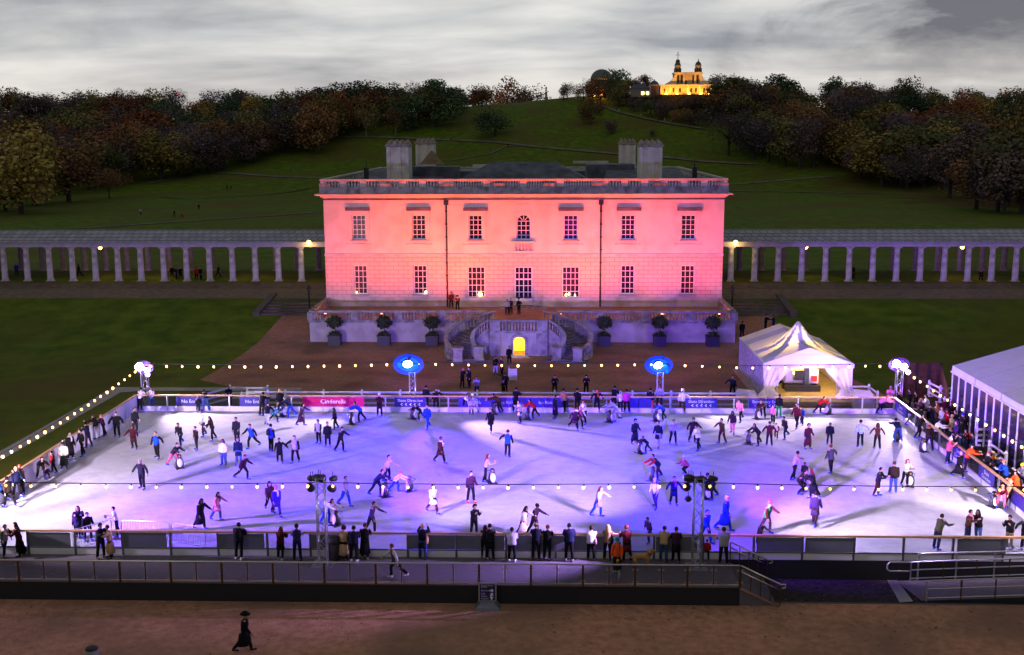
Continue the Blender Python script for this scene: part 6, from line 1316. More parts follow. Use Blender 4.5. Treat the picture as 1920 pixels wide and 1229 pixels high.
TABLE = '''
i 264 771 1.70 rail 170 shirt:white trousers:coal hair:dbrown - | person in white top and dark trousers leaning at the rear left corner
i 285 770 1.72 phone 15 shirt:white trousers:jeans hair:black - | person in white top and blue jeans studying a phone near the No Entry banner
i 254 814 1.78 stand 60 jacket:coal trousers:coal hair:dbrown - | tall skater in charcoal jacket by the bright patch at rear left
i 220 822 1.76 out 10 puffer:black trousers:black hair:dbrown - | man in bulky black jacket standing feet apart on the bright ice at left
i 251 845 1.66 sway 5 coat:wine trousers:black hair:auburn - | woman in long burgundy coat skating below the tall charcoal jacketed skater
i 295 861 1.70 outl -10 vest:vest/black trousers:black hair:brown - | rink steward in blue vest with one arm out, nearest the left barrier
i 267 919 1.78 out -12 jacket:coal trousers:black bald:sgrey - | balding man in dark jacket gliding with both arms held out at left
i 195 819 1.45 lean -60 jacket:plum trousers:black beanie:rose - | child in rose beanie holding the left barrier, furthest back of that line
i 181 825 1.72 rail -115 jacket:black trousers:lgrey hair:brown - | skater in pale grey trousers bending over the left barrier
i 166 841 1.70 lean -110 jacket:dnavy trousers:plum hair:black - | dark jacketed skater slumped on the left barrier beside the pale grey trousers
i 155 857 1.74 outl -40 jacket:black trousers:black hair:black - | skater all in black gripping the left barrier with one stretched arm
i 133 864 1.75 stand 50 longcoat:black trousers:black hair:black scarf:white | person in long black coat with white collar by the left barrier
i 121 880 1.63 stand2 20 puffer:cream longskirt:dgreen pompom:coal/white - | woman in cream jacket and dark green skirt with bobble hat
i 101 888 1.35 outr -70 jacket:coal/red trousers:black hair:black - | child with bright red sleeve clutching the left barrier
i 78 901 1.76 bend 40 jacket:black trousers:black hair:black - | parent in black stooping over a small child by the left barrier
i 89 900 1.02 crouch 20 jacket:purple trousers:purple hair:rose - | small child in purple crouched below the stooping parent
i 33 935 1.78 stand2 60 jacket:navy trousers:black hair:blonde - | man in navy jacket standing close to a friend at far left barrier
i 44 929 1.76 phone -40 jacket:brown trousers:coal hair:ginger - | ginger haired man in brown jacket at the far left barrier
i 18 953 1.72 walk -120 jacket:dbrown trousers:black hair:black - | skater in dark brown top striding off the left edge
i 2 948 1.68 stride -60 jacket:blue trousers:black hair:brown - | skater in bright blue jacket cut by the left edge
i 386 772 1.78 bend -150 jacket:black trousers:jeans hair:black - | man in black jacket and jeans bent towards a child at the No Entry banner
i 372 773 1.10 stand 20 jacket:coal trousers:coal hair:rose - | little child held by the man in jeans at the back barrier
b 431 763 1.72 lean 0 jacket:navy trousers:black hair:auburn - | onlooker in navy top resting arms on the back barrier by the fence panel
i 382 820 1.78 glide -40 shirt:white trousers:dgrey hair:brown - | man in white shirt and grey trousers skating with an arm low
i 399 828 1.66 reach -50 jacket:dbrown trousers:black long:dbrown - | long haired woman in dark brown jacket just behind the white shirted man
i 339 839 1.68 stride -20 jacket:coal trousers:navy hair:dbrown - | slim skater in charcoal striding left of the man in white shirt
i 369 845 1.55 stand2 -40 jacket:dbrown trousers:coal hair:black - | boy in dark brown top standing upright, left of the two reaching women
i 327 877 1.70 push 60 jacket:coal trousers:rose hair:brown - | adult in charcoal jacket and rose trousers pushing a penguin with white belly
i 420 874 1.64 stand -10 puffer:white wide:jeans long:auburn - | woman in fluffy white jacket and jeans holding hands with a navy poncho
i 448 873 1.70 stand 5 coat:navy trousers:jeans hair:brown - | man in navy poncho holding hands with the white jacketed woman
i 445 833 1.78 stand2 -10 coat:coal trousers:black hair:dbrown - | tall man in charcoal coat standing behind the navy poncho
i 473 843 1.72 stride2 -25 vest:vest/black trousers:black hair:auburn - | rink steward in blue vest bent over mid stride, left of centre
i 509 848 1.76 stand 150 vest:vest/black trousers:black hair:black backpack:coal | rink steward in blue vest carrying a dark backpack
i 525 870 1.60 outl 10 coat:black trousers:black hair:dbrown - | woman in black dress coat holding hands with a man in lilac gilet
i 554 870 1.76 outr -5 vest:lilac/black trousers:black hair:dbrown - | man in lilac gilet holding hands with a woman in black
i 457 902 1.62 stride 70 jacket:wine trousers:black hair:auburn - | girl in wine red jacket striding with legs wide apart, left of centre
i 492 780 1.70 rail 160 jacket:black trousers:coal hair:black - | skater in black leaning on the barrier right of the second No Entry banner
i 502 798 1.60 sway 165 jacket:dnavy trousers:lgrey hair:dbrown - | skater in dark top and very pale trousers seen from behind
i 515 793 1.20 stride 60 jacket:teal trousers:black hair:brown - | child in teal top next to the very pale trousers
i 526 776 1.78 stand 180 jacket:black trousers:black hair:blonde - | tall person in black standing at the barrier left of the red banner
i 545 784 1.70 push -80 jacket:navy trousers:blue hair:green - | bent adult in navy with green hat pushing a penguin near the red banner
i 566 800 1.64 reach 70 longcoat:plum trousers:black long:black - | long haired woman in dark plum coat gliding below the red banner
i 598 833 1.62 stand2 -15 vest:lgrey/coal trousers:black hair:black - | boy in pale grey gilet next to a dark coated companion, below red banner
i 615 839 1.64 stand 10 coat:coal trousers:black hair:black - | skater in charcoal coat beside the boy in the pale grey gilet
i 629 807 1.55 glide -60 jacket:black trousers:black long:dbrown - | girl in black with ponytail passing in front of the red banner
i 639 850 1.68 reach 60 jacket:coal trousers:dnavy hair:dbrown - | woman in charcoal reaching one arm forward, right of the pale grey gilet
i 676 794 1.70 push -70 jacket:blue trousers:dnavy hair:dbrown - | adult in blue jacket pushing a penguin left of the blue pool of light
i 712 782 1.68 photo 10 coat:wine trousers:coal beanie:white - | woman in wine coat and white hat taking a photo between two banners
i 788 789 1.30 push -80 jacket:dnavy trousers:dnavy hair:black - | child in dark navy stooping beneath the left blue floodlight
i 799 769 1.74 stand2 170 jacket:dnavy trousers:black hair:black - | dark skater holding the barrier right below the left blue floodlight
i 802 806 1.72 walk -30 jacket:royal trousers:royal hair:auburn - | skater in royal blue jacket and trousers in the blue pool of light
i 818 772 1.68 outl 10 jacket:black trousers:black long:black - | long haired woman in black at the barrier, right of the left blue floodlight
i 826 871 1.72 walk 50 coat:brown trousers:black hair:dbrown scarf:white | man in long brown coat with white collar, alone left of centre
i 911 906 1.66 lean 100 shirt:lilac trousers:black long:auburn shoe:blue | woman in lilac top with pink jacket round waist behind a penguin
i 707 932 1.72 push 70 jacket:navy trousers:navy hair:black - | adult in navy tracksuit pushing a penguin in the centre left group
i 727 906 1.66 sway 60 shirt:lilac trousers:black hair:black - | woman in lilac top with dark hair in the centre left group
i 742 924 1.35 push 80 jacket:white trousers:blue beanie:magenta - | child in magenta hat and white jacket pushing a penguin
i 648 952 1.72 walk 60 shirt:lilac trousers:royal hair:purple - | skater in lilac hoodie and bright blue trousers right of the left deck tower
i 883 945 1.78 stand2 30 jacket:plum trousers:black hair:dbrown shoe:red | man in patterned plum jacket wearing red skates, at the centre
i 812 965 1.68 walk 40 coat:white trousers:wine long:auburn - | red haired woman in long white coat skating left of centre
i 873 773 1.74 bend 30 shirt:white trousers:coal hair:brown - | adult in white top leaning down over a child at the blue Ice Rink banner
i 884 779 1.25 stand 10 coat:lilac leg:black hair:brown - | child in lilac dress between two pale topped adults at the back barrier
i 893 774 1.70 bend -30 shirt:ice trousers:lgrey beanie:white - | adult in pale blue top and white hat leaning over the child in lilac
i 920 812 1.66 walk -20 coat:black trousers:black hair:auburn shoe:blue | woman in short black coat walking towards the steward at centre
i 937 776 1.70 bend -90 jacket:brown trousers:coal hair:dbrown - | bent adult in brown jacket pushing a penguin at the Ice Rink banner
i 967 774 1.76 rail 170 jacket:black trousers:black hair:black - | skater in black with back turned at the barrier behind the pale lilac coat
i 975 795 1.62 phone -60 coat:lilac trousers:black hair:dbrown - | woman in pale lilac coat and black leggings near the back barrier
i 1002 787 1.60 push -80 jacket:red trousers:black hair:black - | skater in bright red jacket stooping over a penguin at the back
i 1041 787 1.72 stand -70 longcoat:dnavy trousers:black hair:dbrown - | skater in ankle length navy coat at the back, right of the red jacket
i 1056 774 1.68 stand 160 jacket:tan trousers:black hair:black - | person in tan jacket and black trousers at the back barrier
i 1082 775 1.74 stand2 170 jacket:black trousers:dbrown hair:black - | person in black jacket standing at the back barrier, right of the tan jacket
i 1077 809 1.66 stride 20 coat:plum trousers:black hair:auburn - | skater in plum coat leading a companion, right of centre at back
i 1087 805 1.60 glide 20 shirt:rose/white trousers:black hair:rose - | skater in rose and white top just behind the plum coat
i 1096 797 1.74 reach -40 shirt:white/lilac trousers:coal hair:auburn - | man in white T-shirt bending forward near the back barrier
i 1119 774 1.70 out 5 jacket:black trousers:dnavy hair:black scarf:orange | person with orange scarf and arms spread along the back barrier
i 1155 791 1.74 push -75 coat:sgrey trousers:lilac hair:black - | adult in grey coat leaning far forward over a penguin at the back
i 1163 774 1.55 stand 170 shirt:white trousers:black hair:lilac - | child in white top at the back barrier left of the magenta jacket
i 1151 769 1.74 lean 150 jacket:dnavy trousers:black hair:black - | dark figure behind the child in white at the back barrier
i 1175 775 1.70 stand2 -160 puffer:magenta trousers:black hair:black - | person in vivid magenta jacket standing at the back barrier
i 952 859 1.74 outl 165 vest:vest/black trousers:black hair:dbrown - | rink steward in blue vest pointing with one arm at the centre of the ice
i 1190 835 1.70 stand2 30 longcoat:navy trousers:black hood:navy - | hooded skater in long navy coat left of the right blue pool
i 1213 851 1.25 push -80 jacket:dnavy trousers:dnavy hair:dbrown - | child in dark navy behind a penguin, next to the hooded skater
i 1121 971 1.68 reach 60 coat:lilac trousers:royal long:auburn shoe:blue | woman in lilac coat reaching forward, right of the long shadow at centre
i 1219 774 1.74 stand 170 jacket:dnavy trousers:rose hair:black - | person in navy jacket and dusky pink trousers at the back barrier
i 1236 768 1.80 stand2 0 vest:lilac/lilac trousers:plum hair:auburn - | tall person in lilac standing under the right blue floodlight
i 1243 791 1.55 push -60 jacket:blue trousers:dnavy hair:black - | stooping skater in vivid blue under the right blue floodlight
i 1279 775 1.70 outl 0 jacket:white trousers:brown hood:white - | hooded person in white jacket holding the back barrier by a banner
i 1234 840 1.74 walk -30 coat:navy trousers:lilac hair:dbrown - | skater in navy coat and pale lilac trousers in the right blue pool
i 1262 835 1.68 outl 10 shirt:lilac trousers:dnavy hair:black - | skater in lilac top with arms spread in the right blue pool
i 1298 833 1.74 sway 20 jacket:plum trousers:navy hair:dbrown - | man in plum top holding on to the woman in the white jacket
i 1308 846 1.66 reach -60 jacket:white trousers:black hair:dbrown - | woman in short white jacket held by the man in plum
i 1353 834 1.70 outr -60 jacket:brown trousers:wine hair:dbrown - | skater in brown top and wine trousers gliding right of the blue pool
i 1373 816 1.62 glide -30 jacket:plum trousers:pink long:dbrown - | girl with very long dark hair and pink leggings gliding away
i 1388 793 1.70 stride -50 puffer:pink trousers:black hair:black - | skater in shiny pink jacket striding left of the tent
i 1421 837 1.68 push -60 jacket:dnavy trousers:black long:black - | long haired woman in dark navy stooping over a penguin right of centre
i 1442 838 1.60 out 175 jacket:wine trousers:black hair:brown - | back view of a girl in dark wine jacket holding hands with a child
i 1455 824 1.10 glide -30 jacket:white/red trousers:black hair:red - | small child in white and red beside the girl in dark wine
i 1472 825 1.62 stride -60 jacket:coal trousers:navy hair:black - | boy in charcoal jacket striding with arm stretched to the left
i 1430 785 1.68 bend -30 jacket:wine trousers:black hair:wine bag:white | dark stooped skater with white bag by the Emergency Exit banner
i 1449 795 1.30 stand2 -40 jacket:pink trousers:coal hair:black - | child in pink below the Emergency Exit banner
i 1460 784 1.66 stand 160 jacket:black trousers:green hair:black - | person in black jacket and green trousers at the back barrier
i 1493 805 1.78 walk -40 jacket:maroon trousers:black hair:dbrown - | man in maroon jacket skating away from the tent
i 1503 798 1.30 glide -40 jacket:blue trousers:navy hair:brown - | child in blue half hidden behind the man in maroon
i 1514 844 1.68 stand2 20 longcoat:wine trousers:navy hood:wine - | hooded skater in long wine coat right of centre
i 1288 891 1.30 crouch -60 puffer:rose trousers:black pompom:pink/white - | child in rose jacket with bobble hat crouching low on the ice
i 1233 901 1.74 push -60 jacket:navy/red trousers:plum hair:dbrown - | man in navy jacket with red sleeves pushing a penguin right of centre
i 1228 955 1.68 glide -40 shirt:white trousers:purple hair:lilac - | skater in white top and purple trousers moving fast near the front string
i 1263 949 1.62 out 5 coat:navy trousers:black hair:dbrown scarf:magenta | woman in navy coat with magenta scarf facing the camera
i 1336 938 1.68 push -70 jacket:dnavy trousers:black beanie:plum - | dark figure bending over a penguin beside the right deck tower
i 1323 1020 1.72 walk 40 jacket:royal trousers:royal hair:blue - | skater all in royal blue passing right beside the right deck tower
i 1359 998 1.86 walk 60 longcoat:royal trousers:blue hair:lilac - | tall man in long royal blue coat near the front barrier
i 1437 1002 1.70 reach 40 jacket:green/maroon trousers:plum pompom:magenta/red - | skater in maroon, white and green jumper with magenta bobble hat
i 1217 1018 1.35 stride -50 jacket:purple trousers:purple hair:purple - | child in purple striding along the inside of the front barrier
i 1535 777 1.40 push 80 jacket:red trousers:coal hair:dbrown - | child in dark red pushing a penguin in front of the tent
i 1650 777 1.66 bend 60 puffer:pink trousers:navy hair:rose - | woman in fluffy pink coat leaning over the right rear corner
b 1668 764 1.66 lean -20 puffer:pink trousers:coal hair:pink - | onlooker in pale pink jacket facing the fluffy pink coat at the corner
i 1555 836 1.50 stand2 -10 puffer:dnavy trousers:black hair:dbrown - | boy in dark parka standing behind the man with arms held out
i 1557 889 1.72 outr -150 jacket:dgrey trousers:black hair:auburn - | man in dark grey jacket with both arms held out, right of centre
i 1612 840 1.78 outr 175 shirt:ice trousers:black hair:dbrown - | man in pale jumper seen from behind holding a woman's hand
i 1644 844 1.68 out 172 shirt:brown trousers:black long:brown - | woman in brown top seen from behind holding a man's hand
i 1683 830 1.76 bend -175 jacket:navy trousers:denim hair:black - | man in blue bending over a penguin near the right barrier
i 1489 902 1.72 reach 110 shirt:lgrey/lilac trousers:black hair:black - | skater in pale grey jumper behind the trio at right
i 1497 927 1.74 crouch 70 jacket:dbrown trousers:black hair:black - | man in dark brown jacket crouching slightly in the trio at right
i 1524 936 1.68 reach -120 longcoat:black trousers:black long:auburn - | auburn haired woman in long black coat in the trio at right
i 1508 906 1.20 stand2 -40 jacket:black trousers:black hair:black - | small child between the crouching man and the long black coat
i 1645 932 1.66 lean 60 jacket:coal trousers:wine hair:dbrown - | slim boy in charcoal jacket stooping beside the broad man
i 1674 927 1.80 stand 175 puffer:dbrown trousers:denim hair:brown - | broad man in dark brown jacket and jeans seen from behind
i 1697 914 1.62 lean 20 shirt:white trousers:black long:auburn - | red haired woman in white top behind a penguin at right
i 1527 989 1.82 walk 150 coat:purple trousers:plum hair:dbrown - | tall man in long purple grey coat skating near the front at right
i 1741 848 1.80 push 165 puffer:dbrown trousers:coal hair:ginger - | big man in dark brown jacket pushing a penguin along the right barrier
i 1723 825 1.70 sway 60 jacket:black trousers:black hair:dbrown - | skater in black with one leg trailing by the right barrier
i 1752 833 1.66 rail 70 jacket:white trousers:black hair:black - | person in white jacket leaning over the right barrier
i 1705 799 1.70 bend 60 jacket:coal trousers:sgrey hair:dbrown - | skater in grey trousers stooping over a penguin at the rear right
i 1777 871 1.64 phone 60 puffer:rose trousers:navy pompom:white/white - | woman in rose jacket and white bobble hat holding a cup at the right barrier
i 1789 865 1.66 stand 60 jacket:black trousers:dnavy hair:dbrown - | dark companion partly hidden behind the rose jacketed woman
i 1797 899 1.68 walk 30 longcoat:black trousers:black hair:rose - | woman in long flared black coat near the orange jacket
i 1812 887 1.72 rail 75 puffer:orange trousers:plum beanie:navy - | skater in vivid orange jacket and navy beanie leaning over the right barrier
i 1876 956 1.72 bend -20 jacket:maroon trousers:rose hair:blonde - | adult in maroon coat pushing a penguin beside the nearest right banner
i 1890 953 1.55 stand2 40 jacket:tan trousers:coal hair:blonde - | child in tan jacket beside the maroon coat at the right barrier
i 1813 1021 1.72 hug 50 jacket:brown trousers:navy hair:dbrown scarf:pink | person in brown jacket huddled with a dark friend at front right
i 1832 1021 1.72 lean -50 jacket:black trousers:jeans long:black - | long haired person in black and jeans huddled at front right
i 1757 1033 1.76 rail 120 jacket:olive/dgrey trousers:navy hair:dbrown - | man in olive jacket gripping the front rail at right
i 1891 1031 1.70 phone -50 jacket:black trousers:khaki hair:dbrown - | person in black jacket and khaki trousers holding up a phone at far right
i 1920 1031 1.72 outr 0 jacket:coal trousers:black hair:dbrown - | skater half cut off by the right edge with arm held out
i 150 1010 1.66 hug 20 coat:dnavy trousers:navy long:auburn - | mother in dark navy coat with two children at front left
i 146 1008 1.25 stand 10 jacket:plum trousers:navy hair:tan - | fair child hugged by the mother in dark navy at front left
i 166 1015 1.45 stand2 40 jacket:black trousers:navy hair:black - | older child in black beside the mother at front left
i 220 1008 1.55 lean -60 shirt:white trousers:navy hair:black - | boy in white top holding a steel crowd barrier
i 377 995 1.70 reach 55 longcoat:black trousers:black long:dbrown - | lady in long black coat skating left of centre at front
i 408 978 1.58 reach 60 coat:pink trousers:jeans long:dbrown scarf:black | girl in pale pink coat with black scarf next to the black coated lady
i 519 970 1.74 walk 30 coat:purple trousers:purple hair:rose scarf:cream | skater in purple coat with cream scarf, linked with a friend in brown
i 507 962 1.72 walk 30 jacket:brown trousers:black long:black - | skater in brown jacket half hidden behind the purple coat
i 612 985 1.70 bend 60 shirt:white trousers:royal long:wine - | woman in white hoodie and blue trousers pushing a penguin behind the left tower
i 697 1004 1.76 reach 70 shirt:purple trousers:dnavy hair:wine - | man in purple T-shirt reaching forward above the front rail
i 889 1008 1.66 phone 40 jacket:black trousers:black hood:black - | hooded person in black just inside the front rail at centre
i 981 1010 1.66 reach 70 longcoat:cream trousers:black long:dbrown scarf:black | girl in cream coat reaching for a friend in a cat eared hat
i 1002 1006 1.66 reach 60 jacket:plum trousers:black beanie:coal - | person in plum jacket and pointed hat with arm out above the front rail
i 1424 1021 1.15 rail 30 jacket:olive trousers:coal hair:auburn - | small boy in olive green leaning over the front rail
d 190 1047 1.76 hug 60 jacket:dnavy trousers:black hair:black - | man in dark navy jacket hugging a woman in a beige coat
d 208 1046 1.66 hug -60 longcoat:beige trousers:black hair:brown - | woman in long beige coat hugged by a man in navy
d 38 1042 1.68 lean -70 jacket:wine longskirt:black long:dbrown scarf:cream | woman in wine cardigan and long black skirt at the front left rail
d 10 1043 1.68 stride2 60 jacket:lgrey/dgreen trousers:navy hair:brown - | person in pale grey and green jacket greeting the woman in long skirt
d 449 1048 1.80 lean 178 puffer:black trousers:black hair:black backpack:black shoe:white | broad man in black with backpack leaning on the front rail
d 527 1049 1.62 lean 170 jacket:wine skirt:black long:auburn shoe:lgrey | auburn haired girl in wine jacket and black skirt at the front rail
d 558 1050 1.76 lean -170 vest:navy/lilac trousers:navy hair:dbrown - | man in navy gilet with pale sleeves at the front rail
d 645 1049 1.64 lean 175 longcoat:beige trousers:black hood:wine shoe:brown | woman in long tan coat right of the litter bin
d 664 1052 1.72 lean 180 puffer:dnavy trousers:black hair:black shoe:white | man in dark navy with white shoes, middle of three at the front rail
d 685 1047 1.74 lean 178 longcoat:black trousers:black hair:brown shoe:lgrey | person in long black coat, rightmost of three by the litter bin
d 742 1084 1.72 stride2 -70 vest:dgrey/lgrey trousers:black hair:brown shoe:white | man in dark gilet with pale sleeves walking on the deck behind glass
d 793 1048 1.74 photo 175 coat:dnavy trousers:denim hair:blonde bag:beige | photographer in navy coat and jeans carrying a beige bag
d 919 1049 1.72 lean -175 coat:black trousers:black hair:black - | person in short black coat with elbows out at the front rail
d 909 1046 1.62 lean 165 jacket:coal trousers:black long:wine - | woman half hidden by the short black coat at the front rail
d 960 1052 1.62 lean 180 puffer:lgrey trousers:black hair:dbrown shoe:white | woman in pale quilted jacket with legs crossed at the front rail
d 1005 1049 1.76 lean 178 jacket:dnavy trousers:black cap:black/tan - | man in dark navy with cap, left of a pair at the front rail
d 1026 1049 1.70 lean 170 jacket:black trousers:black hair:auburn - | woman in black with orange sleeve cuff beside the man in cap
d 1067 1051 1.78 lean 180 puffer:navy trousers:black hair:black shoe:lgrey | man in navy bomber jacket standing alone at the front rail
d 1108 1049 1.62 lean 178 puffer:white trousers:black hair:dbrown bag:pink | woman in white hoodie with a pink bag at the front rail
d 1139 1049 1.66 lean 170 jacket:khaki trousers:black long:blonde bag:black | blonde woman in khaki jacket with a black bag
d 1175 1053 1.78 lean -165 coat:maroon trousers:dnavy hair:ginger - | man in maroon coat turning on the front rail
d 1157 1075 1.72 stand2 -15 jacket:orange trousers:black beanie:teal backpack:dgrey shoe:lgrey | man in teal beanie and orange jacket walking with a toddler
d 1158 1086 .95 walk -10 jacket:coal trousers:lgrey beanie:amber shoe:lilac | toddler in amber hat beside the man in teal beanie
d 1244 1052 1.70 lean 165 jacket:beige trousers:denim hair:auburn - | person in beige jacket and jeans left of the right deck tower
d 1267 1054 1.68 lean 175 jacket:plum skirt:black hair:auburn scarf:beige | woman in dark skirt with beige scarf beside the beige jacket
d 1356 1058 1.78 lean 178 puffer:sgrey trousers:dnavy hair:dbrown - | man in grey hooded jacket at the front rail by the deck stair
d 1325 1049 .98 stand2 160 puffer:red trousers:black hair:auburn - | small child in red jacket beside the right deck tower
p 460 1222 1.74 walk 95 longcoat:black trousers:black widehat:black - | solitary walker in long black coat and brimmed hat on the esplanade
t 846 577 1.72 stand2 20 jacket:maroon trousers:black hair:black - | person in maroon jacket on the terrace by the left drainpipe
t 858 583 1.66 lean 0 jacket:black trousers:black widehat:black scarf:rose | person in black hat on the terrace behind the balustrade
t 951 590 1.66 stand 10 puffer:sgrey trousers:black hair:sgrey - | person in grey coat on the landing, leftmost of three above the door
t 958 589 1.68 stand2 -20 jacket:wine trousers:black hair:brown - | person in wine red coat on the landing above the door
t 973 590 1.72 hip -40 jacket:black trousers:black beanie:black - | person in black with hand on hip on the landing above the door
g 867 728 1.74 hug 60 jacket:black trousers:black hair:rose - | person in black cuddling a friend on the gravel left of the stair
g 880 728 1.76 stand -50 coat:black trousers:wine hair:black - | dark coated friend of the cuddling pair on the gravel
g 929 703 1.72 stand2 40 jacket:black trousers:lilac hair:black - | person in black top and pale trousers below the arched door
g 941 705 1.70 stand -60 coat:plum trousers:black hair:auburn - | person in plum coat standing with the pale trousered friend below the door
g 955 684 1.76 stand2 -10 coat:black trousers:black hair:auburn - | door attendant in black beside the feather banner
g 947 737 1.70 lean 10 puffer:black trousers:black hood:black - | hooded onlooker in black beside the white printed notice
g 944 741 1.20 lean 0 jacket:black trousers:black hair:rose - | child in black in front of the hooded onlooker by the notice
g 894 741 1.55 lean 0 puffer:lilac trousers:black hair:wine - | pale jacketed onlooker behind the rail fence, left of the notice
g 1040 741 1.66 lean 5 puffer:black trousers:black beanie:purple - | onlooker in black with purple beanie resting on the rail fence
g 1099 741 1.68 lean 0 jacket:black trousers:black beanie:black - | onlooker in black with pointed hat resting on the rail fence
g 1373 745 1.76 outr -20 jacket:dnavy trousers:black hair:dbrown - | man in dark navy climbing past the covered crate beside the tent
g 1391 634 1.74 walk 170 jacket:black trousers:black hair:black - | walker in black beside the terrace's right corner
g 1435 622 1.78 hug 70 jacket:black trousers:black hair:black - | man in black in a pair behind the peaked tent
g 1450 622 1.72 hug -70 jacket:navy trousers:black hair:black - | person in navy in the pair behind the peaked tent
c 323 523 1.66 stand 20 jacket:black trousers:black hair:dbrown - | dark visitor in the left colonnade, first of the cluster of four
c 331 526 1.74 stand2 -30 jacket:coal trousers:black hair:black - | charcoal clad visitor in the left colonnade cluster of four
c 339 525 1.70 hip 40 coat:dnavy trousers:black hair:dbrown - | navy coated visitor in the left colonnade cluster of four
c 347 526 1.60 stand -50 jacket:rose trousers:black hair:black - | visitor in rose top, last of the cluster in the left colonnade
c 369 526 1.70 stand2 10 puffer:red trousers:black hair:dbrown - | visitor in red jacket in the left colonnade
c 377 526 1.68 stand -30 puffer:black trousers:dnavy hair:black - | visitor in black jacket beside the red one in the left colonnade
c 410 522 1.76 walk 80 jacket:navy trousers:black hair:black - | lone visitor walking between columns near the villa's left side
c 149 520 1.78 walk -80 coat:black trousers:black hair:black - | visitor in black walking behind a column at the left colonnade
c 32 518 1.74 stand2 10 jacket:blue trousers:dnavy hair:dbrown - | visitor in blue at the far left end of the colonnade
c 1600 524 1.76 stand -70 coat:black trousers:black hair:black - | visitor in black standing in the right colonnade
c 1840 527 1.70 crouch -40 jacket:black trousers:black hair:black - | visitor in black crouching at the right colonnade
p 264 404 1.80 walk 10 jacket:lgrey trousers:black hair:dbrown - | park walker in pale top on the lawn behind the left colonnade
p 327 407 1.74 walk 60 jacket:black trousers:black hair:black - | park walker in black beside the orange jacket on the left lawn
p 341 409 1.40 stride 60 puffer:orange trousers:coal hair:brown - | park walker in orange jacket on the left lawn
p 373 394 1.74 walk 20 jacket:coal trousers:black hair:black - | lone park walker in charcoal further up the left lawn
p 426 356 1.84 walk 50 coat:black trousers:black hair:black - | taller of two dark walkers on the worn track in the park
p 433 356 1.74 walk 50 jacket:dbrown trousers:black hair:black - | shorter of two dark walkers on the worn track in the park
p 1531 311 1.74 walk -40 puffer:amber trousers:black hair:black - | park walker in amber jacket below the trees at right
p 846 264 1.8 walk 60 jacket:black trousers:black hair:rose - | walker on the hill path behind the left rear chimney
p 952 276 1.8 walk -40 coat:black trousers:black hair:black - | walker in black where two hill paths meet
'''
for ln in TABLE.strip().splitlines():
    a, lab = ln.split('|'); f = a.split(); z, u, v, h, pose, face, top, legs, hd = f[:9]
    if legs.startswith('leg:'): legs = 'trousers:black'
    person(z, float(u), float(v), float(h), pose, float(face), top, legs, hd, lab.strip(), ' '.join(x for x in f[9:] if x != '-'))
# the crowd on the matting between the right barrier and the marquee
CROWD = '''
1688 775 jacket:black hair:rose 260|in black with rose hair, first in line behind the rear right banner
1704 772 jacket:coal hair:black 250|in charcoal, second in line behind the rear right banner
1716 776 jacket:black hair:dbrown 250|in black with brown hair holding the barrier by the rear right banner
1727 791 puffer:plum hair:tan 260|in plum quilted jacket with fair hair behind the right barrier
1738 785 puffer:white hair:black 240|in white jacket by the barrier behind the stooping grey trousers
1746 800 jacket:dnavy beanie:plum 255|in navy with plum hat at the right barrier
1757 797 coat:tan long:ginger 240|with long ginger hair in tan coat, standing back from the right barrier
1765 810 puffer:lgrey long:auburn 262|in pale quilted jacket with auburn hair at the right barrier
1776 812 jacket:red hair:brown 200|in red top amid the crowd at right
1783 823 coat:beige hair:blonde 255|in beige coat with blonde hair at the right barrier
1792 840 puffer:purple hood:purple 250|in shiny purple hooded jacket at the right barrier
1802 834 jacket:coal cap:black 200|in dark cap behind the purple hooded jacket
1770 793 jacket:wine pompom:white/white 170|in wine jacket and white bobble hat near the fence corner
1783 796 coat:black hair:ginger 150|in black coat with ginger hair near the fence corner
1796 799 jacket:dbrown hair:black 200|in dark brown behind the white bobble hat
1806 806 coat:dnavy hair:black 230|in navy coat in the middle of the crowd
1814 798 jacket:black long:tan 160|with long fair hair and black jacket towards the marquee
1820 818 puffer:black hair:dbrown 260|in black quilted jacket left of the pale pole
1830 812 coat:white hair:white 170|in white coat close to the pale pole
1838 806 puffer:dgrey hair:dbrown 190|in grey jacket right of the pale pole
1846 818 coat:brown hair:ginger 210|in brown coat behind the crossing rail fence
1856 812 jacket:plum long:black 170|with long black hair in plum jacket by the marquee wall
1791 817 jacket:navy hair:auburn 240|in navy jacket with auburn hair within the crowd
1804 822 jacket:coal beanie:blue 260|in blue beanie within the crowd
1812 852 coat:black long:dbrown 255|with dark hair and orange backpack beside the right barrier
1822 858 jacket:navy hair:black 250|in navy top below the pale pole
1851 902 puffer:black hair:rose 260|in black jacket with rose hair, behind the banner next to orange skater
1862 898 jacket:amber hair:blonde 230|in amber scarf coloured jacket below the slanting fence
1883 918 puffer:blue cap:brown/tan 250|in light blue jacket and tan cap at the barrier near the front corner
1872 905 jacket:navy cap:dnavy 300|in navy cap beside the light blue jacket
1916 925 coat:sgrey beanie:yellow 250|in bright yellow beanie and grey coat at the right edge
1926 938 puffer:pink hair:blonde 250|in pink jacket at the right edge, below the yellow beanie
1905 938 jacket:orange hair:black 255|in orange top at the barrier near the right edge
'''
cr = random.Random(3); cposes = ['lean', 'stand', 'stand2', 'phone', 'lean', 'rail', 'hug', 'stand2']
for i, ln in enumerate(CROWD.strip().splitlines()):
    a, lab = ln.split('|'); u, v, top, hd, face = a.split(); h = cr.uniform(1.58, 1.8)
    p = G(float(u), float(v), -.03); x = max(p.x, RR+.5)
    person('r', 0, 0, h, cposes[i % 8], -90+float(face)-250, top, 'trousers:'+('black', 'dnavy', 'coal', 'denim')[i % 4], hd, 'onlooker '+lab, 'backpack:orange' if 'orange backpack' in lab else '', pt=(x, p.y, -.03))
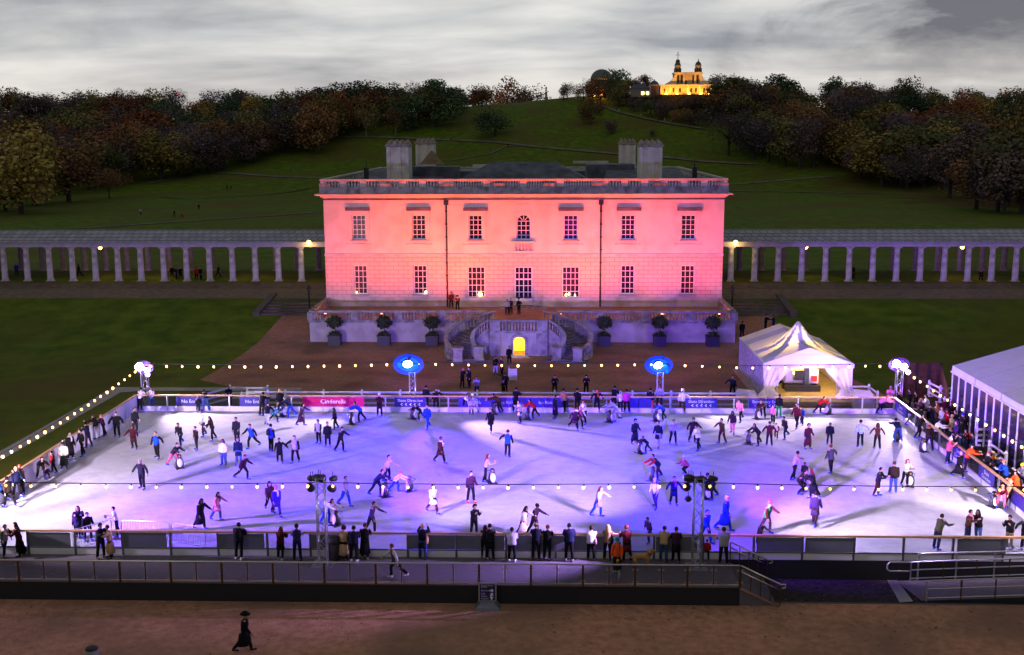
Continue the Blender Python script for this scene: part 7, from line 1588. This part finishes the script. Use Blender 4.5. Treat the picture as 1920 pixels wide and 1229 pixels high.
# penguin aids on the ice
for u, v, f, lab in ((337, 878, 30, 'penguin skating aid showing its white belly in front of the rose trousers'), (530, 781, 60, 'penguin skating aid under the green hatted adult'), (660, 796, 60, 'penguin skating aid in front of the blue jacketed adult'), (923, 906, 20, 'penguin skating aid at the centre before the pink waisted woman'), (723, 932, -60, 'penguin skating aid gripped by the navy tracksuit'), (768, 921, -50, 'penguin skating aid pushed by the child in magenta hat'), (927, 777, 70, 'penguin skating aid pushed by the bent adult in brown'), (990, 787, 70, 'penguin skating aid under the bright red jacket'), (1143, 792, 60, 'penguin skating aid pushed by the leaning grey coat'), (1201, 850, 40, 'penguin skating aid beside the child at the hooded skater'), (1224, 902, 60, 'penguin skating aid before the man with red sleeves'), (1230, 790, 50, 'penguin skating aid under the right blue floodlight'), (775, 786, 60, 'penguin skating aid under the left blue floodlight'), (1326, 935, 10, 'penguin skating aid with white belly beside the right deck tower'), (1404, 833, 60, 'penguin skating aid in front of the long haired stooping woman'), (1553, 777, -60, 'penguin skating aid in front of the tent'), (1681, 827, 160, 'penguin skating aid between the legs of the man in blue'), (1730, 847, 20, 'penguin skating aid before the big brown jacketed man'), (1706, 912, -20, 'penguin skating aid held by the red haired woman in white'), (1716, 799, -40, 'penguin skating aid at the rear right by the grey trousers'), (1862, 951, 20, 'penguin skating aid beside the maroon coat at the right'), (631, 985, -40, 'penguin skating aid with white belly behind the left deck tower'), (1420, 786, 30, 'penguin skating aid with the group at the Emergency Exit banner')):
    penguin(u, v, f, lab)
dog(1202, 1064)
# ================================================================== TREES, HILLTOP BUILDINGS
def foliage(name, cols):
    m = bpy.data.materials.new(name); m.use_nodes = True; N, L, b = nodes(m)
    ge = N.new('ShaderNodeNewGeometry'); oi = N.new('ShaderNodeObjectInfo'); tc = N.new('ShaderNodeTexCoord')
    n = N.new('ShaderNodeTexNoise'); n.inputs['Scale'].default_value = .38; n.inputs['Detail'].default_value = 4; L.new(tc.outputs['Object'], n.inputs['Vector'])
    def mm(op, a, c):
        q = N.new('ShaderNodeMath'); q.operation = op
        for i, w in enumerate((a, c)):
            if isinstance(w, (int, float)): q.inputs[i].default_value = w
            else: L.new(w, q.inputs[i])
        return q.outputs[0]
    f = mm('ADD', mm('MULTIPLY', ge.outputs['Random Per Island'], .45), mm('ADD', mm('MULTIPLY', n.outputs[0], .7), mm('MULTIPLY', mm('SUBTRACT', oi.outputs['Random'], .5), .42)))
    r = N.new('ShaderNodeValToRGB'); e = r.color_ramp.elements; e[0].position = .28; e[0].color = (*cols[0], 1); e[1].position = .88; e[1].color = (*cols[-1], 1)
    for i, c in enumerate(cols[1:-1]): k = r.color_ramp.elements.new(.28+.6*(i+1)/(len(cols)-1)); k.color = (*c, 1)
    L.new(f, r.inputs[0]); L.new(r.outputs[0], b.inputs['Base Color']); b.inputs['Roughness'].default_value = .85; b.inputs['Specular IOR Level'].default_value = .1
    return m
FOL = dict(
 green=foliage('leaf_dark_green', [(0.028, 0.053, 0.032), (0.062, 0.106, 0.053), (0.118, 0.176, 0.078)]),
 olive=foliage('leaf_olive', [(0.062, 0.072, 0.032), (0.139, 0.146, 0.058), (0.266, 0.235, 0.085)]),
 bronze=foliage('leaf_bronze', [(0.083, 0.053, 0.035), (0.211, 0.118, 0.058), (0.378, 0.208, 0.085)]),
 rust=foliage('leaf_rust', [(0.095, 0.041, 0.032), (0.238, 0.100, 0.049), (0.392, 0.164, 0.072)]),
 yellow=foliage('leaf_yellow', [(0.101, 0.083, 0.029), (0.280, 0.217, 0.058), (0.475, 0.353, 0.094)]),
 brown=foliage('leaf_brown', [(0.067, 0.052, 0.049), (0.139, 0.100, 0.094), (0.230, 0.164, 0.134)]),
 twig=foliage('bare_twigs', [(0.073, 0.059, 0.073), (0.145, 0.118, 0.134), (0.238, 0.196, 0.212)]))
BARK = mat('tree_bark', (.045, .035, .028), .9, var=.3); BARKP = mat('pale_bark', (.20, .17, .14), .9, var=.3)
def crown_mesh(seed, kind):
    """unit tree: 1 high, crown from about .18 up; kind round, tall, wide, bare, bush"""
    rg = random.Random(seed); m = MB(); sp = {'round': (.42, .46), 'tall': (.30, .48), 'wide': (.56, .42), 'bare': (.44, .45), 'bush': (.52, .52), 'low': (.8, .36)}[kind]
    lobes = []
    nl = {'round': 15, 'tall': 14, 'wide': 18, 'bare': 14, 'bush': 16, 'low': 18}[kind]; cz = 1-sp[1]*.98
    for i in range(nl):
        d = Vector((rg.gauss(0, 1), rg.gauss(0, 1), rg.gauss(0, 1))).normalized(); rr_ = rg.uniform(.45, .78)
        if d.z < -.3 and kind == 'low': d.z *= .3
        lobes.append((Vector((d.x*sp[0]*rr_, d.y*sp[0]*rr_, cz+d.z*sp[1]*rr_)), rg.uniform(.11, .21)*(sp[0]+sp[1])/.8))
    nleaf = {'bare': 2600, 'bush': 2600}.get(kind, 3200)
    for i in range(nleaf):
        c, r_ = rg.choice(lobes); d = Vector((rg.gauss(0, 1), rg.gauss(0, 1), rg.gauss(.15, 1))).normalized(); p = c+d*r_*(rg.random()**.4)*1.1
        if kind == 'bare' and rg.random() < .8:
            a = (p-Vector((0, 0, .35))).normalized()*.6+Vector((rg.gauss(0, 1), rg.gauss(0, 1), rg.gauss(.4, 1))).normalized()*.6; a.normalize(); b = a.cross(Vector((rg.random(), rg.random(), rg.random()))).normalized(); l = rg.uniform(.04, .10); w = rg.uniform(.0022, .0045)
            m.add([p-a*l*.5-b*w, p-a*l*.5+b*w, p+a*l*.5], [(0, 1, 2)])
        else:
            s = rg.uniform(.010, .024)*(1.15 if kind == 'wide' else 1); n_ = (d*.7+Vector((rg.gauss(0, 1), rg.gauss(0, 1), rg.gauss(.5, 1))).normalized()*.7).normalized(); a = n_.cross(Vector((rg.gauss(0, 1), rg.gauss(0, 1), rg.gauss(0, 1)))).normalized(); b = n_.cross(a)
            m.add([p-a*s-b*s*.6, p+a*s*.3-b*s, p+a*s+b*s*.5, p-a*s*.4+b*s], [(0, 1, 2, 3)])
    return m
def trunk_mesh(seed, kind):
    rg = random.Random(seed+99); m = MB(); top = .62 if kind != 'low' else .5
    m.tube([(0, 0, -.05), (0, 0, .02), (.006, .004, .22), (.01, -.006, .42), (0, 0, top)], [.036, .027, .021, .015, .006], 7)
    for i in range(9 if kind == 'bare' else 6):
        z = rg.uniform(.2, .5); a = 2*pi*i/6+rg.uniform(-.4, .4); d = Vector((cos(a), sin(a), rg.uniform(.5, 1.2))).normalized(); l = rg.uniform(.2, .36); p = Vector((.008, 0, z)); q = p+d*l*.5+Vector((0, 0, .01)); m.tube([p, q, q+(d+Vector((0, 0, .35))).normalized()*l*.5], [.012, .008, .002], 5)
    return m
TM = {}
def tree_mesh(kind, i):
    k = (kind, i)
    if k not in TM: s = hash(kind) % 7 if False else sum(map(ord, kind)); TM[k] = (crown_mesh(s*13+i, kind).mesh('crown', FOL['green']), trunk_mesh(s*17+i, kind).mesh('trunk', BARK))
    return TM[k]
NTREE = 0
def tree(x, y, h, kind, col, label, group, wide=1., pale=False, z=None, name='tree'):
    global NTREE; NTREE += 1
    c, t = tree_mesh(kind, NTREE % (3 if kind != 'low' else 1)); z = zt(x, y)-.1 if z is None else z
    o = bpy.data.objects.new(name, None); o.empty_display_size = .5; COL.objects.link(o); o.location = (x, y, z); o.rotation_euler = (0, 0, R.uniform(0, 6.28)); o.scale = (h*wide, h*wide, h); tag(o, label, 'tree' if name == 'tree' else 'bush', group)
    for me, nm, mm in ((t, 'trunk', BARKP if pale else BARK), (c, 'crown', FOL[col])):
        q = bpy.data.objects.new(nm, me); COL.objects.link(q); q.parent = o; q.material_slots[0].link = 'OBJECT'; q.material_slots[0].material = mm
    return o
def ptree(u, v, vtop, kind, col, label, group='single trees in the park', wide=1., pale=False, name='tree'):
    p = T(u, v); h = onY(u, vtop, p.y).z-zt(p.x, p.y); return tree(p.x, p.y, max(2.5, h), kind, col, label, group, wide, pale, name=name)
# trees one can point to
ptree(40, 402, 226, 'round', 'yellow', 'big yellowing tree at the far left edge of the park lawn', wide=1.25)
ptree(205, 372, 316, 'low', 'bronze', 'low spreading bronze tree standing free on the left lawn', wide=1.0)
ptree(300, 335, 252, 'round', 'olive', 'olive tree overhanging the path junction at left')
ptree(400, 326, 262, 'round', 'brown', 'brown leaved tree at the end of the left path', wide=1.1)
ptree(345, 332, 270, 'tall', 'yellow', 'yellow tinted tree just right of the path junction', wide=1.3)
ptree(478, 306, 232, 'bush', 'brown', 'dense dark brown thicket tree left of the lone round tree', wide=1.2)
ptree(593, 290, 187, 'round', 'bronze', 'lone round bronze tree with a clear trunk on the slope', wide=1.15)
ptree(687, 258, 190, 'bare', 'olive', 'pale limbed bare tree left of the villa chimneys', pale=True); ptree(742, 252, 196, 'bare', 'bronze', 'pale limbed russet tree right behind the front left chimney', pale=True)
ptree(818, 238, 149, 'bush', 'green', 'huge dark evergreen oak on the hillside above the left chimneys', wide=1.3)
ptree(768, 246, 180, 'bush', 'green', 'smaller dark evergreen clump beside the huge evergreen oak', wide=1.2)
ptree(928, 257, 193, 'bush', 'green', 'rounded dark holly clump alone on the grass slope', wide=1.4)
ptree(1108, 234, 180, 'bush', 'bronze', 'dark bronze tree on the right shoulder of the grass slope'); ptree(1146, 252, 220, 'bush', 'brown', 'small dark bush below the hillside path', name='bush'); ptree(1225, 256, 240, 'bush', 'brown', 'lowest small dark bush on the slope behind the right chimneys', name='bush')
ptree(950, 187, 144, 'bush', 'rust', 'reddish hilltop tree left of the statue, the larger of two', wide=1.0); ptree(990, 187, 153, 'bush', 'brown', 'grey brown hilltop tree left of the statue, the smaller of two', wide=1.0)
ptree(903, 200, 155, 'bush', 'rust', 'rust coloured tree where the skyline dips above the holly clump', wide=1.1); ptree(870, 210, 172, 'bush', 'bronze', 'bronze tree between the evergreen oak and the rust coloured tree')
ptree(1063, 187, 151, 'bush', 'brown', 'grey brown hilltop tree just right of the statue'); ptree(1094, 190, 146, 'bush', 'bronze', 'bronze hilltop tree at the left foot of the great dome'); ptree(1160, 200, 152, 'round', 'olive', 'olive tree in front of the great dome, by the orange lamp', wide=1.2); ptree(1126, 196, 158, 'bush', 'rust', 'rusty tree directly above the orange lamp')
_q = onY(1141, 190, 566); tree(_q.x, 566, onY(1141, 129, 566).z-zt(_q.x, 566), 'bush', 'olive', 'tall thin leaved tree standing in front of the great dome', 'single trees in the park', .9); ptree(1112, 188, 147, 'round', 'bronze', 'bronze tree at the orange lamp, left of the great dome', wide=1.2); ptree(1152, 168, 126, 'round', 'green', 'dark green tree rising beside the great dome'); ptree(1205, 184, 142, 'wide', 'bronze', 'spreading bronze tree behind the observatory outbuilding'); ptree(1180, 182, 147, 'wide', 'olive', 'spreading olive tree between dome and observatory')
ptree(1390, 200, 150, 'wide', 'bronze', 'broad bronze tree crowding the observatory at its right', wide=.9)
ptree(1590, 320, 222, 'round', 'yellow', 'broad yellow tree at the edge of the right wood', wide=1.1); ptree(1690, 352, 235, 'round', 'olive', 'broad olive tree at the edge of the right wood, above the lower path', wide=1.1); ptree(1780, 372, 245, 'round', 'brown', 'brown tree at the edge of the right wood where the lower path ends', wide=1.1)
ptree(1870, 398, 258, 'round', 'brown', 'nearest brown tree at the right edge of the picture', wide=1.25); ptree(1910, 380, 190, 'round', 'yellow', 'tall yellow tree touching the right edge', wide=1.0)
ptree(1365, 292, 194, 'bare', 'twig', 'wide bare twiggy tree at the front of the right wood', wide=1.3); ptree(1440, 305, 215, 'bare', 'twig', 'second bare twiggy tree, right of the widest bare tree', wide=1.2)
ptree(1500, 318, 225, 'bare', 'brown', 'bare brown tree beside the broad yellow tree', wide=1.1)
for i, (u, v) in enumerate(((1190, 208), (1220, 216), (1250, 222), (1280, 230), (1308, 236), (1200, 196), (1235, 202), (1270, 208), (1300, 214), (1330, 226), (1175, 200), (1330, 205))):
    ptree(u, v, v-30-(i % 3)*4, 'bush', ('brown', 'green', 'brown', 'bronze')[i % 4], 'dark shrub in the thicket on the slope below the lit observatory', 'shrubs in the thicket below the observatory', 1.5, name='bush')
# the woods either side, tree by tree
LEDGE = [(-60, 400), (60, 398), (150, 375), (270, 345), (420, 322), (480, 302), (560, 292), (650, 258), (720, 246), (800, 236), (860, 215), (915, 197)]
REDGE = [(1335, 260), (1390, 296), (1460, 312), (1580, 332), (1690, 362), (1760, 372), (1850, 402), (1990, 425)]
def edge(E, u):
    for (a, b), (c, d) in zip(E, E[1:]):
        if a <= u <= c: return b+(d-b)*(u-a)/(c-a)
    return E[0][1] if u < E[0][0] else E[-1][1]
rw = random.Random(11); placed = []
def wood(E, u0, u1, vtop, n, cols, labs, grp):
    k = 0; tries = 0
    while k < n and tries < 6000:
        tries += 1; u = rw.uniform(u0, u1); e_ = edge(E, u)-1; v = vtop+(e_-vtop)*rw.random()**.9
        if e_ < vtop+2 or 1120 < u < 1340: continue
        if any(((u-a)/19)**2+((v-b)/9)**2 < 1 for a, b in placed): continue
        p = T(u, v); x, y = p.x, p.y
        if y > 800: continue
        placed.append((u, v)); h = rw.uniform(14.5, 20)*(1.08 if y < 450 else 1. if y < 560 else .93); kind = rw.choices(('round', 'wide', 'tall', 'bare'), (5, 2.5, 1.0, 2.6))[0]
        c = 'twig' if kind == 'bare' and rw.random() < .75 else rw.choices(cols, (3.4, 2.8, 1.6, 1.3, 1.5, 3.0))[0] if y < 540 else rw.choices(cols, (2, 3.5, 2.6, .6, .8, 2.5))[0]
        tree(x, y, h*(.85 if kind == 'wide' else 1), kind, c, labs % {'olive': 'olive', 'green': 'dark green', 'bronze': 'bronze', 'rust': 'rust red', 'yellow': 'yellowing', 'brown': 'brown', 'twig': 'bare twiggy'}[c], grp+', '+c, rw.uniform(1.1, 1.5)); k += 1
    return k
C6 = ('bronze', 'olive', 'green', 'rust', 'yellow', 'brown')
nl = wood(LEDGE, -90, 915, 217, 150, C6, '%s tree among the wood on the left hillside', 'trees of the left wood')
nr = wood(REDGE, 1340, 2010, 200, 110, C6, '%s tree among the wood on the right hillside', 'trees of the right wood')
print('WOOD', nl, nr, NTREE)
# a row closing the skyline behind
for i in range(46):
    x = -340+i*15.2+rw.uniform(-3, 3); y = rw.uniform(640, 690)
    if -35 < x < 95: continue
    h = rw.uniform(11, 17); tree(x, y, h, rw.choice(('round', 'round', 'wide')), rw.choice(('green', 'brown', 'bronze', 'olive')), 'distant tree on the skyline behind the woods', 'skyline trees', 1.4)
# ------------------------------------------------------------------ hilltop observatory
OY = 540.; A = onY(1237.5, 178, OY); Bp = onY(1335, 178, OY); oz = A.z; ow = Bp.x-A.x; s = ow/97.5   # metres per photo pixel there
ob = thing('observatory', 'old observatory with two turrets floodlit golden yellow on the hilltop', 'observatory', ((A.x+Bp.x)/2, OY, oz))
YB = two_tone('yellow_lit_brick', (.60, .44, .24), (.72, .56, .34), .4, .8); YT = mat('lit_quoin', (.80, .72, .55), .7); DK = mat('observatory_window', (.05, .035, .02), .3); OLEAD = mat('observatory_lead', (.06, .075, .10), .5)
px = lambda u, v: (A.x+(u-1237.5)*s, oz+(178-v)*s)
def obox(u0, v0, u1, v1, y0, y1): x0, z1 = px(u0, v0); x1, z0 = px(u1, v1); return (x0, OY+y0, z0), (x1, OY+y1, z1)
m = MB(); m.box(*obox(1238, 161, 1334, 178, 0, 10)); m.box(*obox(1265, 138.5, 1316, 161.2, 1.2, 10)); m.build('wall', YB, ob)
m = MB()
for sg, pts in ((1, [(1265, 143), (1258, 152), (1248, 158), (1243, 161.5), (1265, 161.5)]), (-1, [(1316, 143), (1323, 152), (1328, 157), (1334, 161.5), (1316, 161.5)])): q = [px(*p) for p in pts]; m.prismY(q if sg > 0 else q[::-1], OY+1.0, OY+2.2)
m.build('scroll_buttress', YT, ob)
m = MB(); m.box(*obox(1236.5, 159.5, 1335.5, 161.6, -.4, 10.2)); m.box(*obox(1263.5, 136.5, 1317.5, 139.2, .8, 10.2)); m.build('cornice', YT, ob)
m = MB()
for a in (1265, 1281, 1302, 1313): m.box(*obox(a, 139.3, a+3, 159.4, .9, 1.19))
for a in (1238, 1255, 1288, 1310, 1331): m.box(*obox(a, 161.7, a+3, 178, -.3, -.003))
m.build('quoin', YT, ob)
for a, b_, c, d in ((1269.5, 142, 1273.5, 157), (1276, 142, 1280, 157), (1298, 142, 1301, 157), (1306, 142, 1310, 157), (1284.5, 152, 1288, 158.5)): m = MB(); m.box(*obox(a, b_, c, d, 1.1, 1.19)); m.build('window', DK, ob)
for a in (1261, 1273, 1294, 1303, 1318, 1326): m = MB(); m.box(*obox(a, 166, a+3.5, 174, -.08, -.004)); m.build('window', DK, ob)
m = MB(); m.box(*obox(1244, 167, 1247.5, 178, -.1, -.004)); m.build('door', DK, ob)
for cu, top, big in ((1271, 116, True), (1309.5, 118, False)):
    x, z0 = px(cu, 138.5); h = (138.5-125)*s; w_ = 5.6*s
    m = MB(); m.lathe((x, OY+3, z0), [(w_, 0), (w_, h), (w_*1.12, h), (w_*1.12, h+.35)], 8, 0, False); t_ = m.build('turret', YB, ob)
    for k in range(8): a = 2*pi*(k+.5)/8; MB().box((x+cos(a)*w_*.94-.45, OY+3+sin(a)*w_*.94-.2, z0+h*.15), (x+cos(a)*w_*.94+.45, OY+3+sin(a)*w_*.94+.2, z0+h*.7)).build('turret_window', DK, t_)
    m = MB(); m.lathe((x, OY+3, z0+h+.35), [(w_*1.05, 0), (w_*.98, .6), (w_*.7, 1.3), (w_*.25, 1.8), (.16, 2.4), (.12, 3.0)], 10); m.build('cupola', OLEAD, t_)
    if big:
        zz = px(0, 116.5)[1]; m = MB(); m.ball((x, OY+3, zz), 1.05, 12, 8); m.build('time_ball', mat('time_ball_red', (.10, .03, .03), .5), t_)
        m = MB(); m.bar((x, OY+3, zz), (x, OY+3, px(0, 101)[1]), .13); m.bar((x-1., OY+3, px(0, 104.5)[1]), (x+1., OY+3, px(0, 104.5)[1]), .10); m.lathe((x, OY+3, px(0, 101)[1]), [(.05, 0), (.3, .3), (.05, .6)], 6); m.build('mast', IRON, t_)
m = MB(); m.box(*obox(1232, 178.3, 1338, 196, -2, 12)); m.build('retaining_wall', two_tone('dark_brick', (.03, .024, .02), (.06, .045, .036), .5), ob)
GOLD = (1, .40, .03)
FLM = mat('golden_flood', (1, .7, .2), .5, emit=(1, .62, .1), es=10)
for u, v, tu, tv in ((1248, 178, 1250, 165), (1268, 178, 1270, 160), (1290, 178, 1290, 150), (1312, 178, 1312, 158), (1328, 178, 1326, 165)):
    a = px(u, v); b_ = px(tu, tv); m = MB(); m.box((a[0]-.5, OY-4.2, a[1]), (a[0]+.5, OY-3.8, a[1]+.7)); m.build('flood_lamp', FLM, ob); spot(ob, (a[0], OY-3.6, a[1]+.4), (b_[0], OY+1, b_[1]), OBL, GOLD, 130, .8, .3)
for cu in (1271, 1309.5):
    x, z0 = px(cu, 140); spot(ob, (x, OY-2.5, z0-4), (x, OY+3, z0+5), OBL*.35, GOLD, 60, .8, .3)
# small pavilions with lead domes either side, long wing, great dome, statue
for u0, u1, v0, vt, lab in ((1219, 1236, 178, 149, 'red brick pavilion with lead dome left of the lit observatory'), (1337, 1353, 178, 145, 'red brick pavilion with lead dome right of the lit observatory')):
    x0, z1 = px(u0, 161); x1, z0 = px(u1, v0); xc = (x0+x1)/2; w_ = (x1-x0)/2; t = thing('pavilion', lab, 'pavilion', (xc, OY+3, z0), 'domed pavilions beside the observatory')
    MB().box((x0, OY+1, z0-1), (x1, OY+1+2*w_, z1)).build('wall', mat('dusk_brick', (.16, .07, .055), .85, var=.2), t); m = MB()
    for e in (x0-.1, x1-.4): m.box((e, OY+.9, z0), (e+.5, OY+.99, z1))
    m.box((x0-.2, OY+.85, z1), (x1+.2, OY+1.2+2*w_, z1+.4)); m.build('quoin', STONE, t)
    h = px(0, vt)[1]-z1-.4; m = MB(); m.lathe((xc, OY+1+w_, z1+.4), [(w_*1.05, 0), (w_*1.0, h*.2), (w_*.75, h*.5), (w_*.35, h*.72), (.25, h*.8), (.2, h)], 12); m.build('dome', OLEAD, t)
    MB().box((xc-.5, OY+.93, z0+.8), (xc+.5, OY+.985, z0+2.6)).build('window', DK, t)
x0, z1 = px(1184, 166); x1, z0 = px(1218, 178); t = thing('pavilion', 'low pale wing with two lit windows left of the brick pavilion', 'pavilion', ((x0+x1)/2, OY+4, z0)); MB().box((x0, OY+3, z0-1), (x1, OY+9, z1)).build('wall', mat('dusk_render', (.22, .20, .19), .85), t); hm = MB(); hip(hm, x0-.4, x1+.4, OY+2.6, OY+9.4, z1, z1+2.2, (x1-x0)*.6); hm.build('roof', OLEAD, t)
for u in (1206, 1215): a = px(u, 175); MB().box((a[0]-.6, OY+2.9, a[1]-.6), (a[0]+.6, OY+2.96, a[1]+.8)).build('lit_window', FLM, t)
x, z = px(1135, 176); t = thing('dome_building', 'great telescope dome half hidden by hilltop trees', 'observatory', (x, OY+40, z)); r_ = 20*s; zt2_ = onY(1135, 130, OY+40).z
m = MB(); m.lathe((x, OY+40, z-6), [(r_*1.08, 0), (r_*1.08, zt2_-z+6-r_*1.05)], 20); m.build('drum', mat('dome_brick', (.05, .04, .035), .85), t); m = MB(); m.lathe((x, OY+40, zt2_-r_*1.05), [(r_*1.12*cos(a), r_*1.05*sin(a)) for a in [i*pi/18 for i in range(10)]], 20); m.build('dome', mat('dome_shell', (.11, .13, .13), .6), t)
p = T(1024, 187.5); t = thing('statue', 'tall statue on a plinth standing alone on the hill crest', 'statue', tuple(p)); h = onY(1024, 162, p.y).z-p.z
m = MB(); m.box((p.x-.9, p.y-.9, p.z-.5), (p.x+.9, p.y+.9, p.z+h*.12)); m.box((p.x-.6, p.y-.6, p.z+h*.12), (p.x+.6, p.y+.6, p.z+h*.55)); m.box((p.x-.75, p.y-.75, p.z+h*.55), (p.x+.75, p.y+.75, p.z+h*.6)); m.build('plinth', GREYSTONE, t)
vs = [(0, 0, 0), (.0, 0, .12), (-.12, 0, -.2), (.12, 0, -.2), (-.13, 0, -.9), (.13, 0, -.9), (0, 0, .55), (0, 0, .78), (0, 0, .95), (-.28, 0, .5), (-.36, -.05, .05), (.28, 0, .5), (.38, -.1, .1)]
me = bpy.data.meshes.new('figure'); me.from_pydata(vs, [(0, 1), (0, 2), (0, 3), (2, 4), (3, 5), (1, 6), (6, 7), (7, 8), (6, 9), (9, 10), (6, 11), (11, 12)], []); me2 = skin(me, [.22, .22, .15, .15, .12, .14, .2, .08, .16, .10, .09, .10, .09], 1, 0); me2.materials.append(mat('statue_bronze', (.03, .04, .035), .5, .4)); k = h*.4/2.05; me2.transform(Matrix.Scale(k, 4)); o = bpy.data.objects.new('figure', me2); COL.objects.link(o); o.parent = t; o.location = (0, 0, h*.6+.98*k)
# orange lamp by the path head, red aircraft light, crowd on the crest
p = T(1127, 184); t = thing('park_lamp', 'strong orange lamp glowing on the hilltop below the great dome', 'lamp', tuple(p)); z = onY(1127, 178, p.y).z; MB().bar((p.x, p.y, p.z-.3), (p.x, p.y, z), .12).build('post', IRON, t); m = MB(); m.ball((p.x, p.y, z), .85, 10, 6); m.build('lamp_globe', mat('orange_lamp', (1, .4, .1), .5, emit=(1, .33, .05), es=9), t); point(t, (p.x, p.y-1.5, z+.5), 2500, (1, .4, .08), .5)
for u, v in ((1114, 180), (1133, 179)): q = onY(u, v, p.y); MB().ball(tuple(q), .5, 8, 5).build('lamp_globe', FLM, t)
p = onY(335, 178, 640); t = thing('beacon_mast', 'red beacon light showing above the trees at left', 'beacon', (p.x, 640, zt(p.x, 640))); MB().bar((p.x, 640, zt(p.x, 640)), (p.x, 640, p.z), .2).build('mast', IRON, t); MB().ball(tuple(p), .9, 8, 5).build('beacon', mat('red_beacon', (1, .1, .1), .5, emit=(1, .05, .05), es=4), t)
m = MB(); rc = random.Random(5)
for i in range(58):
    u = 962+rc.random()*150 if i < 46 else 1155+rc.random()*170
    p = T(u, 187.6) if i < 46 else None
    if p is None: v = 211+(u-1155)*.19; p = T(u, v)
    h = rc.uniform(1.6, 1.95); x, y, z = p.x+rc.uniform(-1, 1), p.y+rc.uniform(-3, 4), 0; z = zt(x, y); mi = rc.choice((0, 0, 0, 1, 2))
    m.lathe((x, y, z), [(.10, 0), (.15, h*.1), (.17, h*.45), (.22, h*.6), (.24, h*.8), (.08, h*.86)], 7, mi); m.ball((x, y, z+h*.93), .12, 7, 5, 3)
m.build('crowd', [cloth('black'), cloth('rose'), cloth('lgrey'), SKIN_M[0]], None, 'far off crowd of visitors along the hill crest and path', 'crowd', None, 'stuff')
# fallen leaves blown over the esplanade and against the deck
m = MB(); rl = random.Random(21)
for i in range(900):
    x = rl.uniform(-32, 32); y = 48.6-abs(rl.gauss(0, 1.6)) if i < 520 else rl.uniform(34, 48.5)
    if i > 820: x, y = rl.uniform(12, 23), rl.uniform(48.9, 51.2)
    s_ = rl.uniform(.03, .075); a = rl.uniform(0, 6.28); z = -.935+rl.uniform(0, .012); c, s2 = cos(a)*s_, sin(a)*s_
    m.add([(x-c, y-s2, z), (x+s2*.6, y-c*.6, z+.012), (x+c, y+s2, z+.004), (x-s2*.6, y+c*.6, z+.014)], [(0, 1, 2, 3)], rl.choice((0, 0, 1, 2)))
m.build('fallen_leaves', [mat('leaf_ochre', (.26, .14, .04), .8), mat('leaf_tan', (.20, .12, .06), .8), mat('leaf_dark', (.07, .045, .025), .8)], None, 'fallen leaves scattered over the esplanade', 'leaves', None, 'stuff')
